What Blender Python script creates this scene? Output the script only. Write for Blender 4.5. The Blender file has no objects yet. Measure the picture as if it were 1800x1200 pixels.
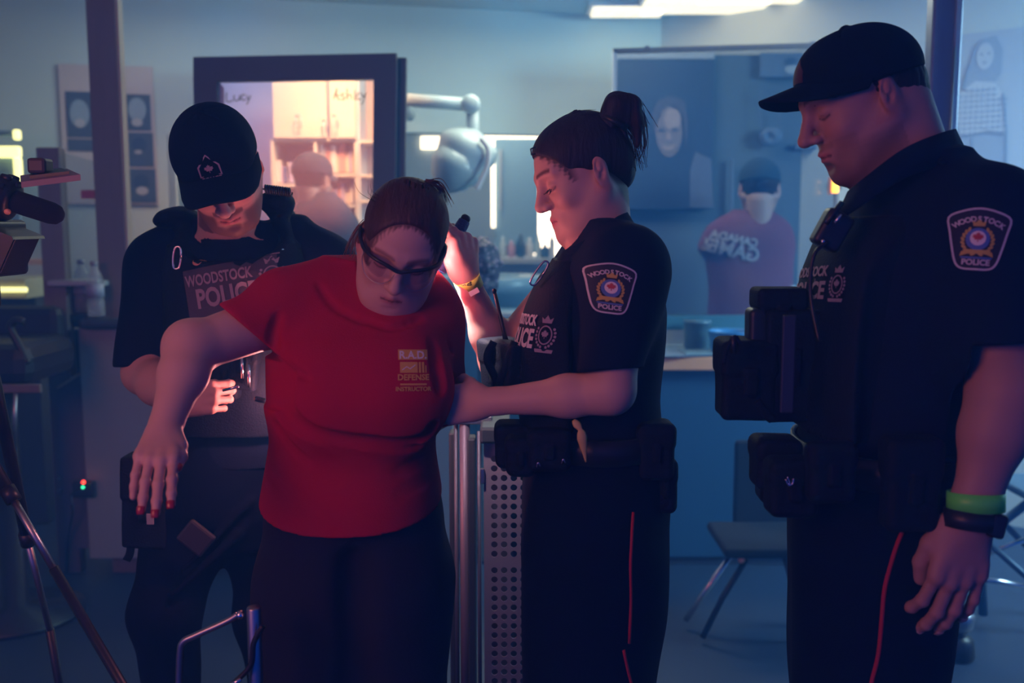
import bpy, bmesh, math, random
import numpy as np
import openvdb as vdb
from mathutils import Vector, Matrix
from mathutils.bvhtree import BVHTree

random.seed(7)
np.random.seed(7)
scene = bpy.context.scene
COL = scene.collection
PI = math.pi

# ------------------------------------------------------------------ camera
CAM_H = 1.49
PITCH = math.atan(205 / 1750.0)
cam_data = bpy.data.cameras.new('camera')
cam_data.lens = 35.0
cam_data.sensor_width = 36.0
cam_data.clip_start = 0.05
cam_data.clip_end = 60
cam = bpy.data.objects.new('camera', cam_data)
cam.location = (0, 0, CAM_H)
cam.rotation_euler = (PI / 2 - PITCH, 0, 0)
COL.objects.link(cam)
scene.camera = cam
cam_data.dof.use_dof = True
cam_data.dof.focus_distance = 1.9
cam_data.dof.aperture_fstop = 2.8

# ------------------------------------------------------------------ world, view, light
world = bpy.data.worlds.new('world')
scene.world = world
world.use_nodes = True
bg = world.node_tree.nodes['Background']
bg.inputs[0].default_value = (0.0, 0.050, 0.52, 1)
bg.inputs[1].default_value = 0.80
scene.view_settings.view_transform = 'Standard'
scene.view_settings.look = 'None'
scene.view_settings.gamma = 1.0
scene.view_settings.use_curve_mapping = False
scene.view_settings.exposure = 0.0
scene.cycles.max_bounces = 6
scene.cycles.diffuse_bounces = 3
scene.cycles.glossy_bounces = 3
scene.cycles.transmission_bounces = 6
scene.cycles.transparent_max_bounces = 8
scene.cycles.volume_bounces = 1
scene.cycles.sample_clamp_indirect = 3.0
scene.cycles.caustics_reflective = False
scene.cycles.caustics_refractive = False


def W(px, py, d):
    """Point seen at photo pixel (px, py), d metres in front of the camera along the floor."""
    u = (px - 900) / 1750.0
    v = (600 - py) / 1750.0
    dy = math.cos(PITCH) + v * math.sin(PITCH)
    dz = -math.sin(PITCH) + v * math.cos(PITCH)
    s = d / dy
    return Vector((u * s, d, CAM_H + dz * s))


def lamp(name, kind, loc, energy, color, size=0.1, target=None, size_y=None, spot=None, blend=0.3, spread=None):
    L = bpy.data.lights.new(name, kind)
    L.energy = energy
    L.color = color
    if kind == 'AREA':
        L.shape = 'RECTANGLE'
        L.size = size
        L.size_y = size_y or size
        if spread: L.spread = spread
    else:
        L.shadow_soft_size = size
    if kind == 'SPOT':
        L.spot_size = spot
        L.spot_blend = blend
    o = bpy.data.objects.new(name, L)
    o.location = loc
    if target is not None:
        o.rotation_euler = (Vector(target) - Vector(loc)).to_track_quat('-Z', 'Y').to_euler()
    COL.objects.link(o)
    return o


# blue light from an unseen source on the right, falling into the haze
lamp('blue_side_light', 'AREA', (3.6, 3.2, 2.5), 150, (0.30, 0.62, 1.0), 1.2, (2.3, 4.5, 1.35), 1.2, spread=math.radians(115))
# added unseen red fill lamp left of the camera, warms skin and shirt
lamp('red_fill_left', 'AREA', (-1.7, -0.3, 1.95), 19.0, (1.0, 0.33, 0.26), 1.1, (-0.4, 1.8, 1.15), 0.9)
# overhead fluorescent rows of the ceiling
lamp('ceiling_row', 'AREA', (0.35, 4.9, 2.66), 24, (0.86, 1.0, 0.98), 1.1, (0.35, 4.9, 0), 0.5)
lamp('ceiling_row_left', 'AREA', (-1.6, 4.9, 2.66), 4.6, (0.75, 0.85, 1.0), 1.1, (-1.6, 4.9, 0), 0.5)


# ------------------------------------------------------------------ materials
def mat(name, color, rough=0.6, metal=0.0, emit=None, estr=0.0, bump=0.0, bscale=200.0, spec=0.5, var=0.0, vscale=6.0,
        alpha=None, trans=0.0, attr=None, sheen=0.0, stretch=None, sss=0.0, detail=3.0):
    m = bpy.data.materials.new(name)
    m.use_nodes = True
    nt = m.node_tree
    b = nt.nodes['Principled BSDF']
    b.inputs['Base Color'].default_value = (*color, 1)
    b.inputs['Roughness'].default_value = rough
    b.inputs['Metallic'].default_value = metal
    b.inputs['Specular IOR Level'].default_value = spec
    b.inputs['Transmission Weight'].default_value = trans
    if sheen:
        b.inputs['Sheen Weight'].default_value = sheen
    if sss:
        b.inputs['Subsurface Weight'].default_value = sss
        b.inputs['Subsurface Radius'].default_value = (1.0, 0.35, 0.2)
        b.inputs['Subsurface Scale'].default_value = 0.008
    if alpha is not None:
        b.inputs['Alpha'].default_value = alpha
    if emit:
        b.inputs['Emission Color'].default_value = (*emit, 1)
        b.inputs['Emission Strength'].default_value = estr
    src = None
    if attr:
        a = nt.nodes.new('ShaderNodeAttribute')
        a.attribute_name = attr
        src = a.outputs['Color']
    if var > 0 or bump > 0:
        tc = nt.nodes.new('ShaderNodeTexCoord')
        vec = tc.outputs['Object']
        if stretch:
            mp = nt.nodes.new('ShaderNodeMapping')
            mp.inputs['Scale'].default_value = stretch
            nt.links.new(vec, mp.inputs[0])
            vec = mp.outputs[0]
    if var > 0:
        n = nt.nodes.new('ShaderNodeTexNoise')
        n.inputs['Scale'].default_value = vscale
        n.inputs['Detail'].default_value = detail
        nt.links.new(vec, n.inputs['Vector'])
        mr = nt.nodes.new('ShaderNodeMapRange')
        mr.inputs[3].default_value = 1 - var
        mr.inputs[4].default_value = 1 + var
        nt.links.new(n.outputs['Fac'], mr.inputs[0])
        mx = nt.nodes.new('ShaderNodeVectorMath')
        mx.operation = 'SCALE'
        if src is not None:
            nt.links.new(src, mx.inputs[0])
        else:
            mx.inputs[0].default_value = color
        nt.links.new(mr.outputs[0], mx.inputs['Scale'])
        src = mx.outputs[0]
    if src is not None:
        nt.links.new(src, b.inputs['Base Color'])
    if bump > 0:
        n = nt.nodes.new('ShaderNodeTexNoise')
        n.inputs['Scale'].default_value = bscale
        n.inputs['Detail'].default_value = detail
        nt.links.new(vec, n.inputs['Vector'])
        bp = nt.nodes.new('ShaderNodeBump')
        bp.inputs['Strength'].default_value = bump
        bp.inputs['Distance'].default_value = 0.004
        nt.links.new(n.outputs['Fac'], bp.inputs['Height'])
        nt.links.new(bp.outputs[0], b.inputs['Normal'])
    return m


# ------------------------------------------------------------------ mesh helpers
def link(o, parent=None):
    COL.objects.link(o)
    if parent is not None:
        o.parent = parent
    return o


def tag(o, label=None, cat=None, group=None, kind=None):
    if label: o['label'] = label
    if cat: o['category'] = cat
    if group: o['group'] = group
    if kind: o['kind'] = kind
    return o


def empty(name, loc, label, cat, group=None):
    o = bpy.data.objects.new(name, None)
    o.location = loc
    o.empty_display_size = 0.05
    COL.objects.link(o)
    bpy.context.view_layer.update()
    return tag(o, label, cat, group)


def from_bm(name, bm, m, parent=None, smooth=False, label=None):
    me = bpy.data.meshes.new(name)
    bm.normal_update()
    bm.to_mesh(me)
    bm.free()
    return from_me(name, me, m, parent, smooth, label)


def from_me(name, me, m, parent=None, smooth=False, label=None):
    if m is not None:
        for k in (m if isinstance(m, (list, tuple)) else [m]):
            me.materials.append(k)
    if smooth:
        me.polygons.foreach_set('use_smooth', [True] * len(me.polygons))
    o = bpy.data.objects.new(name, me)
    COL.objects.link(o)
    if parent is not None:
        o.parent = parent
        o.matrix_parent_inverse = Matrix.Translation(parent.location).inverted()
    if label: o['label'] = label
    return o


def V(*a):
    return Vector(a)


def add_box(bm, c, s, R=None, bev=0.0, seg=2):
    """box centred at c with full sizes s, optional 3x3 rotation"""
    t = bmesh.new()
    bmesh.ops.create_cube(t, size=1)
    bmesh.ops.scale(t, vec=s, verts=t.verts)
    if bev > 0:
        bmesh.ops.bevel(t, geom=list(t.edges), offset=min(bev, min(s) * 0.49), segments=seg, affect='EDGES', profile=0.5)
    M = (R.to_4x4() if R is not None else Matrix.Identity(4))
    bmesh.ops.transform(t, matrix=Matrix.Translation(Vector(c)) @ M, verts=t.verts)
    _merge(bm, t)


def _merge(bm, t):
    me = bpy.data.meshes.new('tmp')
    t.to_mesh(me)
    t.free()
    bm.from_mesh(me)
    bpy.data.meshes.remove(me)


def axis_R(z, xh=None):
    z = Vector(z).normalized()
    xh = Vector(xh) if xh is not None else (Vector((1, 0, 0)) if abs(z.x) < 0.9 else Vector((0, 1, 0)))
    y = z.cross(xh).normalized()
    x = y.cross(z).normalized()
    return Matrix((x, y, z)).transposed()


def add_tube(bm, pts, r, seg=12, caps=True, flat=1.0):
    """swept tube through pts; r number or list"""
    pts = [Vector(p) for p in pts]
    n = len(pts)
    rs = r if isinstance(r, (list, tuple)) else [r] * n
    prev = None
    rings = []
    for i, p in enumerate(pts):
        if i == 0: t = pts[1] - p
        elif i == n - 1: t = p - pts[i - 1]
        else: t = (pts[i + 1] - p).normalized() + (p - pts[i - 1]).normalized()
        t.normalize()
        if prev is None:
            R = axis_R(t)
            x = R.col[0]
        else:
            x = (prev - t * prev.dot(t)).normalized()
        y = t.cross(x)
        prev = x
        rings.append([bm.verts.new(p + (x * math.cos(a) + y * math.sin(a) * flat) * rs[i]) for a in [2 * PI * k / seg for k in range(seg)]])
    for i in range(n - 1):
        for k in range(seg):
            bm.faces.new((rings[i][k], rings[i][(k + 1) % seg], rings[i + 1][(k + 1) % seg], rings[i + 1][k]))
    if caps:
        bm.faces.new(list(reversed(rings[0])))
        bm.faces.new(rings[-1])


def add_lathe(bm, c, prof, seg=24, R=None):
    """prof: list of (r, z)"""
    c = Vector(c)
    rings = []
    for r, z in prof:
        ring = []
        for k in range(seg):
            a = 2 * PI * k / seg
            v = Vector((max(r, 1e-5) * math.cos(a), max(r, 1e-5) * math.sin(a), z))
            if R is not None: v = R @ v
            ring.append(bm.verts.new(c + v))
        rings.append(ring)
    for i in range(len(rings) - 1):
        for k in range(seg):
            bm.faces.new((rings[i][k], rings[i][(k + 1) % seg], rings[i + 1][(k + 1) % seg], rings[i + 1][k]))
    bm.faces.new(list(reversed(rings[0])))
    bm.faces.new(rings[-1])


def add_prism(bm, pts, thick, O, ux, uy):
    """2D outline extruded by thick along the normal, centred"""
    ux, uy = Vector(ux).normalized(), Vector(uy).normalized()
    n = ux.cross(uy)
    O = Vector(O)
    a = [bm.verts.new(O + ux * x + uy * y + n * thick / 2) for x, y in pts]
    b = [bm.verts.new(O + ux * x + uy * y - n * thick / 2) for x, y in pts]
    bm.faces.new(a)
    bm.faces.new(list(reversed(b)))
    k = len(pts)
    for i in range(k):
        bm.faces.new((a[i], b[i], b[(i + 1) % k], a[(i + 1) % k]))


def catmull(pts, n=8):
    pts = [Vector(p) for p in pts]
    out = []
    P = [pts[0]] + pts + [pts[-1]]
    for i in range(1, len(P) - 2):
        for k in range(n):
            t = k / n
            a, b, c, d = P[i - 1], P[i], P[i + 1], P[i + 2]
            out.append(0.5 * ((2 * b) + (c - a) * t + (2 * a - 5 * b + 4 * c - d) * t * t + (3 * b - a - 3 * c + d) * t ** 3))
    out.append(pts[-1])
    return out


def box(name, c, s, m, parent=None, R=None, bev=0.004, label=None):
    bm = bmesh.new()
    add_box(bm, c, s, R, bev)
    return from_bm(name, bm, m, parent, label=label)


def tube(name, pts, r, m, parent=None, seg=12, label=None, flat=1.0):
    bm = bmesh.new()
    add_tube(bm, pts, r, seg, flat=flat)
    return from_bm(name, bm, m, parent, True, label)


def lathe(name, c, prof, m, parent=None, R=None, seg=24, label=None):
    bm = bmesh.new()
    add_lathe(bm, c, prof, seg, R)
    return from_bm(name, bm, m, parent, True, label)


# ------------------------------------------------------------------ sculpting in a distance field
def v3(p):
    return np.array([p[0], p[1], p[2]], dtype=np.float32)


class Xf:
    """local frame: world = R @ (s * local) + t"""
    def __init__(self, t, R=None, s=1.0):
        self.t = v3(t)
        self.R = np.array(R if R is not None else Matrix.Identity(3), dtype=np.float32)
        self.s = s

    def pt(self, p):
        return Vector((self.R @ (v3(p) * self.s) + self.t).tolist())

    def dr(self, p):
        return Vector((self.R @ v3(p)).tolist())


IDX = Xf((0, 0, 0))


class Sculpt:
    def __init__(self, lo, hi, h):
        self.h = h
        self.lo = v3(lo)
        self.n = np.ceil((v3(hi) - self.lo) / h).astype(int) + 1
        self.g = np.full(self.n, 0.05, dtype=np.float32)

    def _sub(self, lo, hi):
        a = np.maximum(np.floor((lo - self.lo) / self.h).astype(int), 0)
        b = np.minimum(np.ceil((hi - self.lo) / self.h).astype(int) + 1, self.n)
        if (b <= a).any():
            return None, None
        ax = [self.lo[i] + self.h * np.arange(a[i], b[i], dtype=np.float32) for i in range(3)]
        X, Y, Z = np.meshgrid(*ax, indexing='ij')
        return (slice(a[0], b[0]), slice(a[1], b[1]), slice(a[2], b[2])), (X, Y, Z)

    def _loc(self, P, xf):
        if xf is IDX:
            return P
        X, Y, Z = P[0] - xf.t[0], P[1] - xf.t[1], P[2] - xf.t[2]
        R = xf.R / xf.s
        return (R[0, 0] * X + R[1, 0] * Y + R[2, 0] * Z, R[0, 1] * X + R[1, 1] * Y + R[2, 1] * Z, R[0, 2] * X + R[1, 2] * Y + R[2, 2] * Z)

    def apply(self, clo, chi, f, op='add', k=0.01, xf=IDX):
        """clo/chi local bounds; f(local x,y,z) -> local distance"""
        cs = np.array([[x, y, z] for x in (clo[0], chi[0]) for y in (clo[1], chi[1]) for z in (clo[2], chi[2])], dtype=np.float32)
        wc = (cs * xf.s) @ xf.R.T + xf.t
        pad = k + 3 * self.h + 0.004
        sl, P = self._sub(wc.min(0) - pad, wc.max(0) + pad)
        if sl is None:
            return self
        d = f(*self._loc(P, xf)) * xf.s
        g = self.g[sl]
        if op == 'add':
            h = np.maximum(k - np.abs(g - d), 0) / max(k, 1e-6)
            self.g[sl] = np.minimum(g, d) - h * h * k * 0.25
        elif op == 'sub':
            d = -d
            h = np.maximum(k - np.abs(g - d), 0) / max(k, 1e-6)
            self.g[sl] = np.maximum(g, d) + h * h * k * 0.25
        elif op == 'disp':
            self.g[sl] = g + d
        return self

    def cap(self, a, b, ra, rb=None, op='add', k=0.01, xf=IDX, sq=None):
        """tapered capsule; sq = (axis vector, factor) squash"""
        rb = ra if rb is None else rb
        a, b = v3(a), v3(b)
        ba = b - a
        L2 = float(ba @ ba) + 1e-12
        rm = max(ra, rb)

        def f(x, y, z):
            px, py, pz = x - a[0], y - a[1], z - a[2]
            t = np.clip((px * ba[0] + py * ba[1] + pz * ba[2]) / L2, 0, 1)
            qx, qy, qz = px - ba[0] * t, py - ba[1] * t, pz - ba[2] * t
            if sq is not None:
                n, s = v3(sq[0]), sq[1]
                dn = qx * n[0] + qy * n[1] + qz * n[2]
                e = dn * (1 / s - 1)
                qx, qy, qz = qx + n[0] * e, qy + n[1] * e, qz + n[2] * e
                return (np.sqrt(qx * qx + qy * qy + qz * qz) - (ra + (rb - ra) * t)) * min(1, s) if s < 1 else np.sqrt(qx * qx + qy * qy + qz * qz) - (ra + (rb - ra) * t)
            return np.sqrt(qx * qx + qy * qy + qz * qz) - (ra + (rb - ra) * t)
        m = rm * (sq[1] if sq and sq[1] > 1 else 1)
        return self.apply(np.minimum(a, b) - m, np.maximum(a, b) + m, f, op, k, xf)

    def ell(self, c, r, op='add', k=0.01, xf=IDX, R=None):
        c, r = v3(c), v3(r)
        Rm = np.array(R, dtype=np.float32) if R is not None else None
        ext = r if Rm is None else np.abs(Rm) @ r

        def f(x, y, z):
            x, y, z = x - c[0], y - c[1], z - c[2]
            if Rm is not None:
                x, y, z = Rm[0, 0] * x + Rm[1, 0] * y + Rm[2, 0] * z, Rm[0, 1] * x + Rm[1, 1] * y + Rm[2, 1] * z, Rm[0, 2] * x + Rm[1, 2] * y + Rm[2, 2] * z
            k0 = np.sqrt((x / r[0]) ** 2 + (y / r[1]) ** 2 + (z / r[2]) ** 2)
            k1 = np.sqrt((x / r[0] ** 2) ** 2 + (y / r[1] ** 2) ** 2 + (z / r[2] ** 2) ** 2)
            return k0 * (k0 - 1) / np.maximum(k1, 1e-6)
        return self.apply(c - ext, c + ext, f, op, k, xf)

    def box(self, c, s, r=0.005, op='add', k=0.006, xf=IDX, R=None):
        """rounded box, half sizes s"""
        c, s = v3(c), v3(s)
        Rm = np.array(R, dtype=np.float32) if R is not None else None
        ext = s if Rm is None else np.abs(Rm) @ s

        def f(x, y, z):
            x, y, z = x - c[0], y - c[1], z - c[2]
            if Rm is not None:
                x, y, z = Rm[0, 0] * x + Rm[1, 0] * y + Rm[2, 0] * z, Rm[0, 1] * x + Rm[1, 1] * y + Rm[2, 1] * z, Rm[0, 2] * x + Rm[1, 2] * y + Rm[2, 2] * z
            qx, qy, qz = np.abs(x) - s[0] + r, np.abs(y) - s[1] + r, np.abs(z) - s[2] + r
            o = np.sqrt(np.maximum(qx, 0) ** 2 + np.maximum(qy, 0) ** 2 + np.maximum(qz, 0) ** 2)
            return o + np.minimum(np.maximum(qx, np.maximum(qy, qz)), 0) - r
        return self.apply(c - ext, c + ext, f, op, k, xf)

    def plane(self, p, n, op='sub', k=0.004, lo=None, hi=None):
        """remove everything on the side n points to (optionally only inside lo..hi)"""
        p, n = v3(p), v3(Vector(n).normalized())
        L = lo if lo is not None else self.lo
        H = hi if hi is not None else self.lo + self.h * self.n

        def f(x, y, z):
            return -((x - p[0]) * n[0] + (y - p[1]) * n[1] + (z - p[2]) * n[2])
        if lo is None:
            return self.apply(L, H, f, 'sub', k)

        def f2(x, y, z):
            d = f(x, y, z)
            q = np.maximum(np.maximum(np.maximum(L[0] - x, x - H[0]), np.maximum(L[1] - y, y - H[1])), np.maximum(L[2] - z, z - H[2]))
            return np.maximum(d, q)
        return self.apply(L, H, f2, 'sub', k)

    def loft(self, rows, op='add', k=0.01, xf=IDX, pw=2.3):
        """rows: (z, cx, cy, rx, ry) horizontal super-ellipses, smoothly interpolated"""
        rows = sorted(rows)
        A = np.array(rows, dtype=np.float32)
        zz = A[:, 0]
        # smooth resample
        zs = np.linspace(zz[0], zz[-1], 96)
        cols = []
        for j in range(1, 5):
            y = np.interp(zs, zz, A[:, j])
            kern = np.array([1, 4, 6, 4, 1]) / 16
            for _ in range(6):
                yy = np.convolve(np.pad(y, 2, mode='edge'), kern, 'valid')
                y = yy
            cols.append(y)
        cx, cy, rx, ry = cols
        lo = (float((cx - rx).min()), float((cy - ry).min()), float(zz[0]))
        hi = (float((cx + rx).max()), float((cy + ry).max()), float(zz[-1]))

        def f(x, y, z):
            z1 = z[0, 0, :] if xf is IDX else None
            if z1 is not None:
                a = [np.interp(z1, zs, c)[None, None, :].astype(np.float32) for c in (cx, cy, rx, ry)]
            else:
                a = [np.interp(z, zs, c).astype(np.float32) for c in (cx, cy, rx, ry)]
            u, v = np.abs(x - a[0]) / a[2], np.abs(y - a[1]) / a[3]
            q = (u ** pw + v ** pw) ** (1 / pw)
            mn = np.minimum(a[2], a[3])
            d = (q - 1) * mn * np.maximum(1.0, np.minimum(1.6, np.maximum(a[2], a[3]) / mn * u / np.maximum(q, 1e-4)))
            e = np.maximum(zs[0] - z, z - zs[-1])
            return np.maximum(d, e)
        return self.apply(lo, hi, f, op, k, xf)

    def noise(self, amp, freq, seed=0, dirs=10, stretch=(1, 1, 1), lo=None, hi=None):
        """soft wrinkling: sum of random plane waves"""
        rng = np.random.RandomState(seed)
        L = self.lo if lo is None else v3(lo)
        H = self.lo + self.h * self.n if hi is None else v3(hi)
        vs = rng.normal(size=(dirs, 3)) * np.array(stretch)
        vs /= np.linalg.norm(vs, axis=1)[:, None]
        fr = freq * (0.5 + rng.rand(dirs))
        ph = rng.rand(dirs) * 6.28

        def f(x, y, z):
            s = np.zeros(np.broadcast(x, y, z).shape, np.float32)
            for i in range(dirs):
                s += np.sin((x * vs[i, 0] + y * vs[i, 1] + z * vs[i, 2]) * fr[i] + ph[i])
            s /= math.sqrt(dirs)
            return s * amp
        return self.apply(L, H, f, 'disp', 0)

    def mesh(self, name, m, parent=None, color=None, smooth=2, label=None, keep=True):
        """surface of the field; color: f(N x 3 world coords) -> N x 3 vertex colour"""
        g = vdb.FloatGrid(background=0.05)
        g.copyFromArray(np.ascontiguousarray(self.g))
        pts, quads = g.convertToQuads(isovalue=0.0)
        pts = pts.astype(np.float32) * self.h + self.lo
        quads = quads[:, ::-1] if True else quads
        # relax
        n = len(pts)
        if smooth:
            e = np.concatenate([quads[:, [0, 1]], quads[:, [1, 2]], quads[:, [2, 3]], quads[:, [3, 0]]])
            cnt = np.bincount(e.ravel(), minlength=n).astype(np.float32)[:, None]
            for it in range(smooth):
                acc = np.zeros_like(pts)
                for c in range(3):
                    acc[:, c] = np.bincount(e[:, 0], weights=pts[e[:, 1], c], minlength=n) + np.bincount(e[:, 1], weights=pts[e[:, 0], c], minlength=n)
                lam = 0.5 if it % 2 == 0 else -0.48
                pts = pts + lam * (acc / np.maximum(cnt, 1) - pts)
        me = bpy.data.meshes.new(name)
        me.vertices.add(n)
        me.vertices.foreach_set('co', pts.ravel())
        nq = len(quads)
        me.loops.add(nq * 4)
        me.loops.foreach_set('vertex_index', quads.ravel().astype(np.int32))
        me.polygons.add(nq)
        me.polygons.foreach_set('loop_start', np.arange(0, nq * 4, 4, dtype=np.int32))
        me.polygons.foreach_set('loop_total', np.full(nq, 4, dtype=np.int32))
        me.update()
        me.validate()
        if color is not None:
            co = np.empty(len(me.vertices) * 3, np.float32)
            me.vertices.foreach_get('co', co)
            c = np.ones((len(me.vertices), 4), np.float32)
            c[:, :3] = color(co.reshape(-1, 3))
            a = me.color_attributes.new('tint', 'FLOAT_COLOR', 'POINT')
            a.data.foreach_set('color', c.ravel())
        o = from_me(name, me, m, parent, True, label)
        if not keep:
            self.g = None
        return o


def bvh_of(*objs):
    vs, ps = [], []
    for o in objs:
        k = len(vs)
        vs += [v.co.copy() for v in o.data.vertices]
        ps += [tuple(i + k for i in p.vertices) for p in o.data.polygons]
    return BVHTree.FromPolygons(vs, ps)


# flat shapes laid onto a surface ------------------------------------------------
def text2d(s, size=1.0, bold=0.0, align='CENTER', spacing=1.0):
    """list of polygons (mesh) for a string in the built-in typeface: verts, faces"""
    cu = bpy.data.curves.new('t', 'FONT')
    cu.body = s
    cu.size = size
    cu.align_x = align
    cu.align_y = 'CENTER'
    cu.offset = bold
    cu.space_character = spacing
    cu.resolution_u = 3
    o = bpy.data.objects.new('t', cu)
    COL.objects.link(o)
    bpy.context.view_layer.update()
    me = bpy.data.meshes.new_from_object(o.evaluated_get(bpy.context.evaluated_depsgraph_get()))
    vs = [(v.co.x, v.co.y) for v in me.vertices]
    fs = [tuple(p.vertices) for p in me.polygons]
    bpy.data.objects.remove(o)
    bpy.data.meshes.remove(me)
    bpy.data.curves.remove(cu)
    return vs, fs


def lay(name, shapes, O, ux, uy, m, parent, bvh=None, off=0.001, thick=0.0008, sub=0.0, label=None, smooth=False):
    """shapes: list of (verts2d, faces); placed in plane O, ux, uy; then dropped along the normal on bvh"""
    ux = Vector(ux).normalized()
    uy = Vector(uy)
    uy = (uy - ux * uy.dot(ux)).normalized()
    n = ux.cross(uy)
    bm = bmesh.new()
    for vs, fs in shapes:
        bv = [bm.verts.new(Vector((x, y, 0))) for x, y in vs]
        for f in fs:
            try:
                bm.faces.new([bv[i] for i in f])
            except ValueError:
                pass
    if sub > 0:
        bmesh.ops.triangulate(bm, faces=bm.faces)
        for _ in range(5):
            es = [e for e in bm.edges if e.calc_length() > sub]
            if not es: break
            bmesh.ops.subdivide_edges(bm, edges=es, cuts=1)
            bmesh.ops.triangulate(bm, faces=bm.faces)
    for v in bm.verts:
        p = O + ux * v.co.x + uy * v.co.y
        if bvh is not None:
            h = bvh.ray_cast(p + n * 0.15, -n, 0.5)
            if h[0] is not None:
                p = h[0] + n * off
            else:
                q = bvh.find_nearest(p)
                if q[0] is not None:
                    p = q[0] + n * off
        else:
            p = p + n * off
        v.co = p
    bm.normal_update()
    o = from_bm(name, bm, m, parent, smooth, label)
    if thick:
        md = o.modifiers.new('thickness', 'SOLIDIFY')
        md.thickness = thick
        md.offset = -1
    return o


def poly2d(pts):
    return (pts, [tuple(range(len(pts)))])


def ring2d(pts, w):
    """outline band of a closed polygon, width w inwards"""
    n = len(pts)
    P = [Vector((x, y)) for x, y in pts]
    inn = []
    for i in range(n):
        a, b, c = P[i - 1], P[i], P[(i + 1) % n]
        t = ((b - a).normalized() + (c - b).normalized())
        t = t.normalized() if t.length > 1e-6 else (c - b).normalized()
        nn = Vector((-t.y, t.x))
        inn.append(b + nn * w)
    vs = [tuple(p) for p in P] + [tuple(p) for p in inn]
    return (vs, [(i, (i + 1) % n, n + (i + 1) % n, n + i) for i in range(n)])


def stroke2d(pts, w):
    """a pen stroke"""
    P = [Vector(p) for p in pts]
    vs = []
    for i, p in enumerate(P):
        t = (P[min(i + 1, len(P) - 1)] - P[max(i - 1, 0)])
        t = t.normalized() if t.length > 1e-9 else Vector((1, 0))
        nn = Vector((-t.y, t.x)) * w / 2
        vs += [tuple(p + nn), tuple(p - nn)]
    return (vs, [(2 * i, 2 * i + 1, 2 * i + 3, 2 * i + 2) for i in range(len(P) - 1)])


def circ2d(cx, cy, rx, ry=None, n=20, a0=0.0):
    ry = ry or rx
    return [(cx + rx * math.cos(a0 + 2 * PI * i / n), cy + ry * math.sin(a0 + 2 * PI * i / n)) for i in range(n)]


def xf2(shape, sx=1, sy=1, dx=0, dy=0, rot=0):
    vs, fs = shape
    c, s = math.cos(rot), math.sin(rot)
    return ([(dx + c * x * sx - s * y * sy, dy + s * x * sx + c * y * sy) for x, y in vs], fs)


def arc_text(s, R, size, cx, cy, step, bold=0.0, mid=PI / 2):
    """letters set along an arc of radius R round (cx, cy)"""
    out = []
    n = len(s)
    for i, ch in enumerate(s):
        a = mid - (i - (n - 1) / 2) * step
        out.append(xf2(text2d(ch, size, bold), dx=cx + R * math.cos(a), dy=cy + R * math.sin(a), rot=a - PI / 2))
    return out

# ------------------------------------------------------------------ palette
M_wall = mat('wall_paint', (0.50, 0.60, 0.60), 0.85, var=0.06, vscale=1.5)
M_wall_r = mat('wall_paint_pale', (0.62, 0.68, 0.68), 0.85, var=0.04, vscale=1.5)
M_ceil = mat('ceiling_paint', (0.62, 0.66, 0.62), 0.9)
M_floor = mat('floor_vinyl', (0.020, 0.035, 0.07), 0.5, var=0.15, vscale=3)
M_wood = mat('grey_wood', (0.20, 0.155, 0.15), 0.55, var=0.12, vscale=4, stretch=(8, 8, 1))
M_woodedge = mat('pale_wood_edge', (0.55, 0.45, 0.36), 0.5)
M_cab = mat('laminate_grey', (0.30, 0.30, 0.33), 0.5, var=0.05)
M_cabdark = mat('laminate_dark', (0.035, 0.04, 0.05), 0.5)
M_frame = mat('frame_charcoal', (0.055, 0.055, 0.07), 0.5)
M_cream = mat('cream_laminate', (0.80, 0.70, 0.58), 0.45)
M_white = mat('white_paint', (0.72, 0.72, 0.72), 0.5)
M_black = mat('black_plastic', (0.012, 0.012, 0.016), 0.42)
M_foam = mat('black_foam', (0.008, 0.009, 0.014), 0.95, bump=0.6, bscale=900)
M_chrome = mat('chrome', (0.75, 0.75, 0.80), 0.22, 1.0)
M_steel = mat('brushed_steel', (0.42, 0.42, 0.46), 0.38, 1.0)
M_perf = mat('perforated_enamel', (0.30, 0.23, 0.29), 0.5, 0.1, var=0.06, vscale=5)
M_warm_orange = mat('warm_orange', (0.95, 0.42, 0.22), 0.4, 0.0, var=0.08, vscale=3)  # orange base colour paints the warm reflection on the counter edge
M_teal = mat('teal_laminate', (0.02, 0.08, 0.17), 0.5, var=0.12, vscale=2)
M_plast = mat('blue_plastic', (0.04, 0.22, 0.50), 0.4)
M_hood = mat('hood_plastic', (0.50, 0.60, 0.62), 0.35)
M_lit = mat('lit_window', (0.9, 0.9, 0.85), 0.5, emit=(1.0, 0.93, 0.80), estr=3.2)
M_lity = mat('lit_tube', (0.9, 0.9, 0.6), 0.5, emit=(0.95, 1.0, 0.45), estr=1.7)
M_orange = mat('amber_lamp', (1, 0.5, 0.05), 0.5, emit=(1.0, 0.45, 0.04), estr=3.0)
M_ceil_lamp = mat('fluorescent_diffuser', (0.9, 0.9, 0.85), 0.5, emit=(1.0, 0.97, 0.78), estr=1.1)
M_navyposter = mat('poster_navy', (0.035, 0.055, 0.10), 0.5)
M_paper = mat('poster_paper', (0.50, 0.52, 0.52), 0.7)
M_ink = mat('poster_ink', (0.13, 0.17, 0.24), 0.7)
M_photo = mat('photo_dark', (0.06, 0.085, 0.13), 0.5)
M_photoface = mat('photo_face', (0.40, 0.30, 0.28), 0.6)
M_pale = mat('photo_pale', (0.42, 0.42, 0.44), 0.6)
M_red_ink = mat('pink_print', (0.55, 0.16, 0.22), 0.7)
M_marker = mat('marker_ink', (0.03, 0.02, 0.03), 0.5)
M_water = mat('bottle_plastic', (0.55, 0.62, 0.70), 0.08, alpha=0.35)
M_cap = mat('bottle_cap', (0.30, 0.32, 0.38), 0.4)
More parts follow.
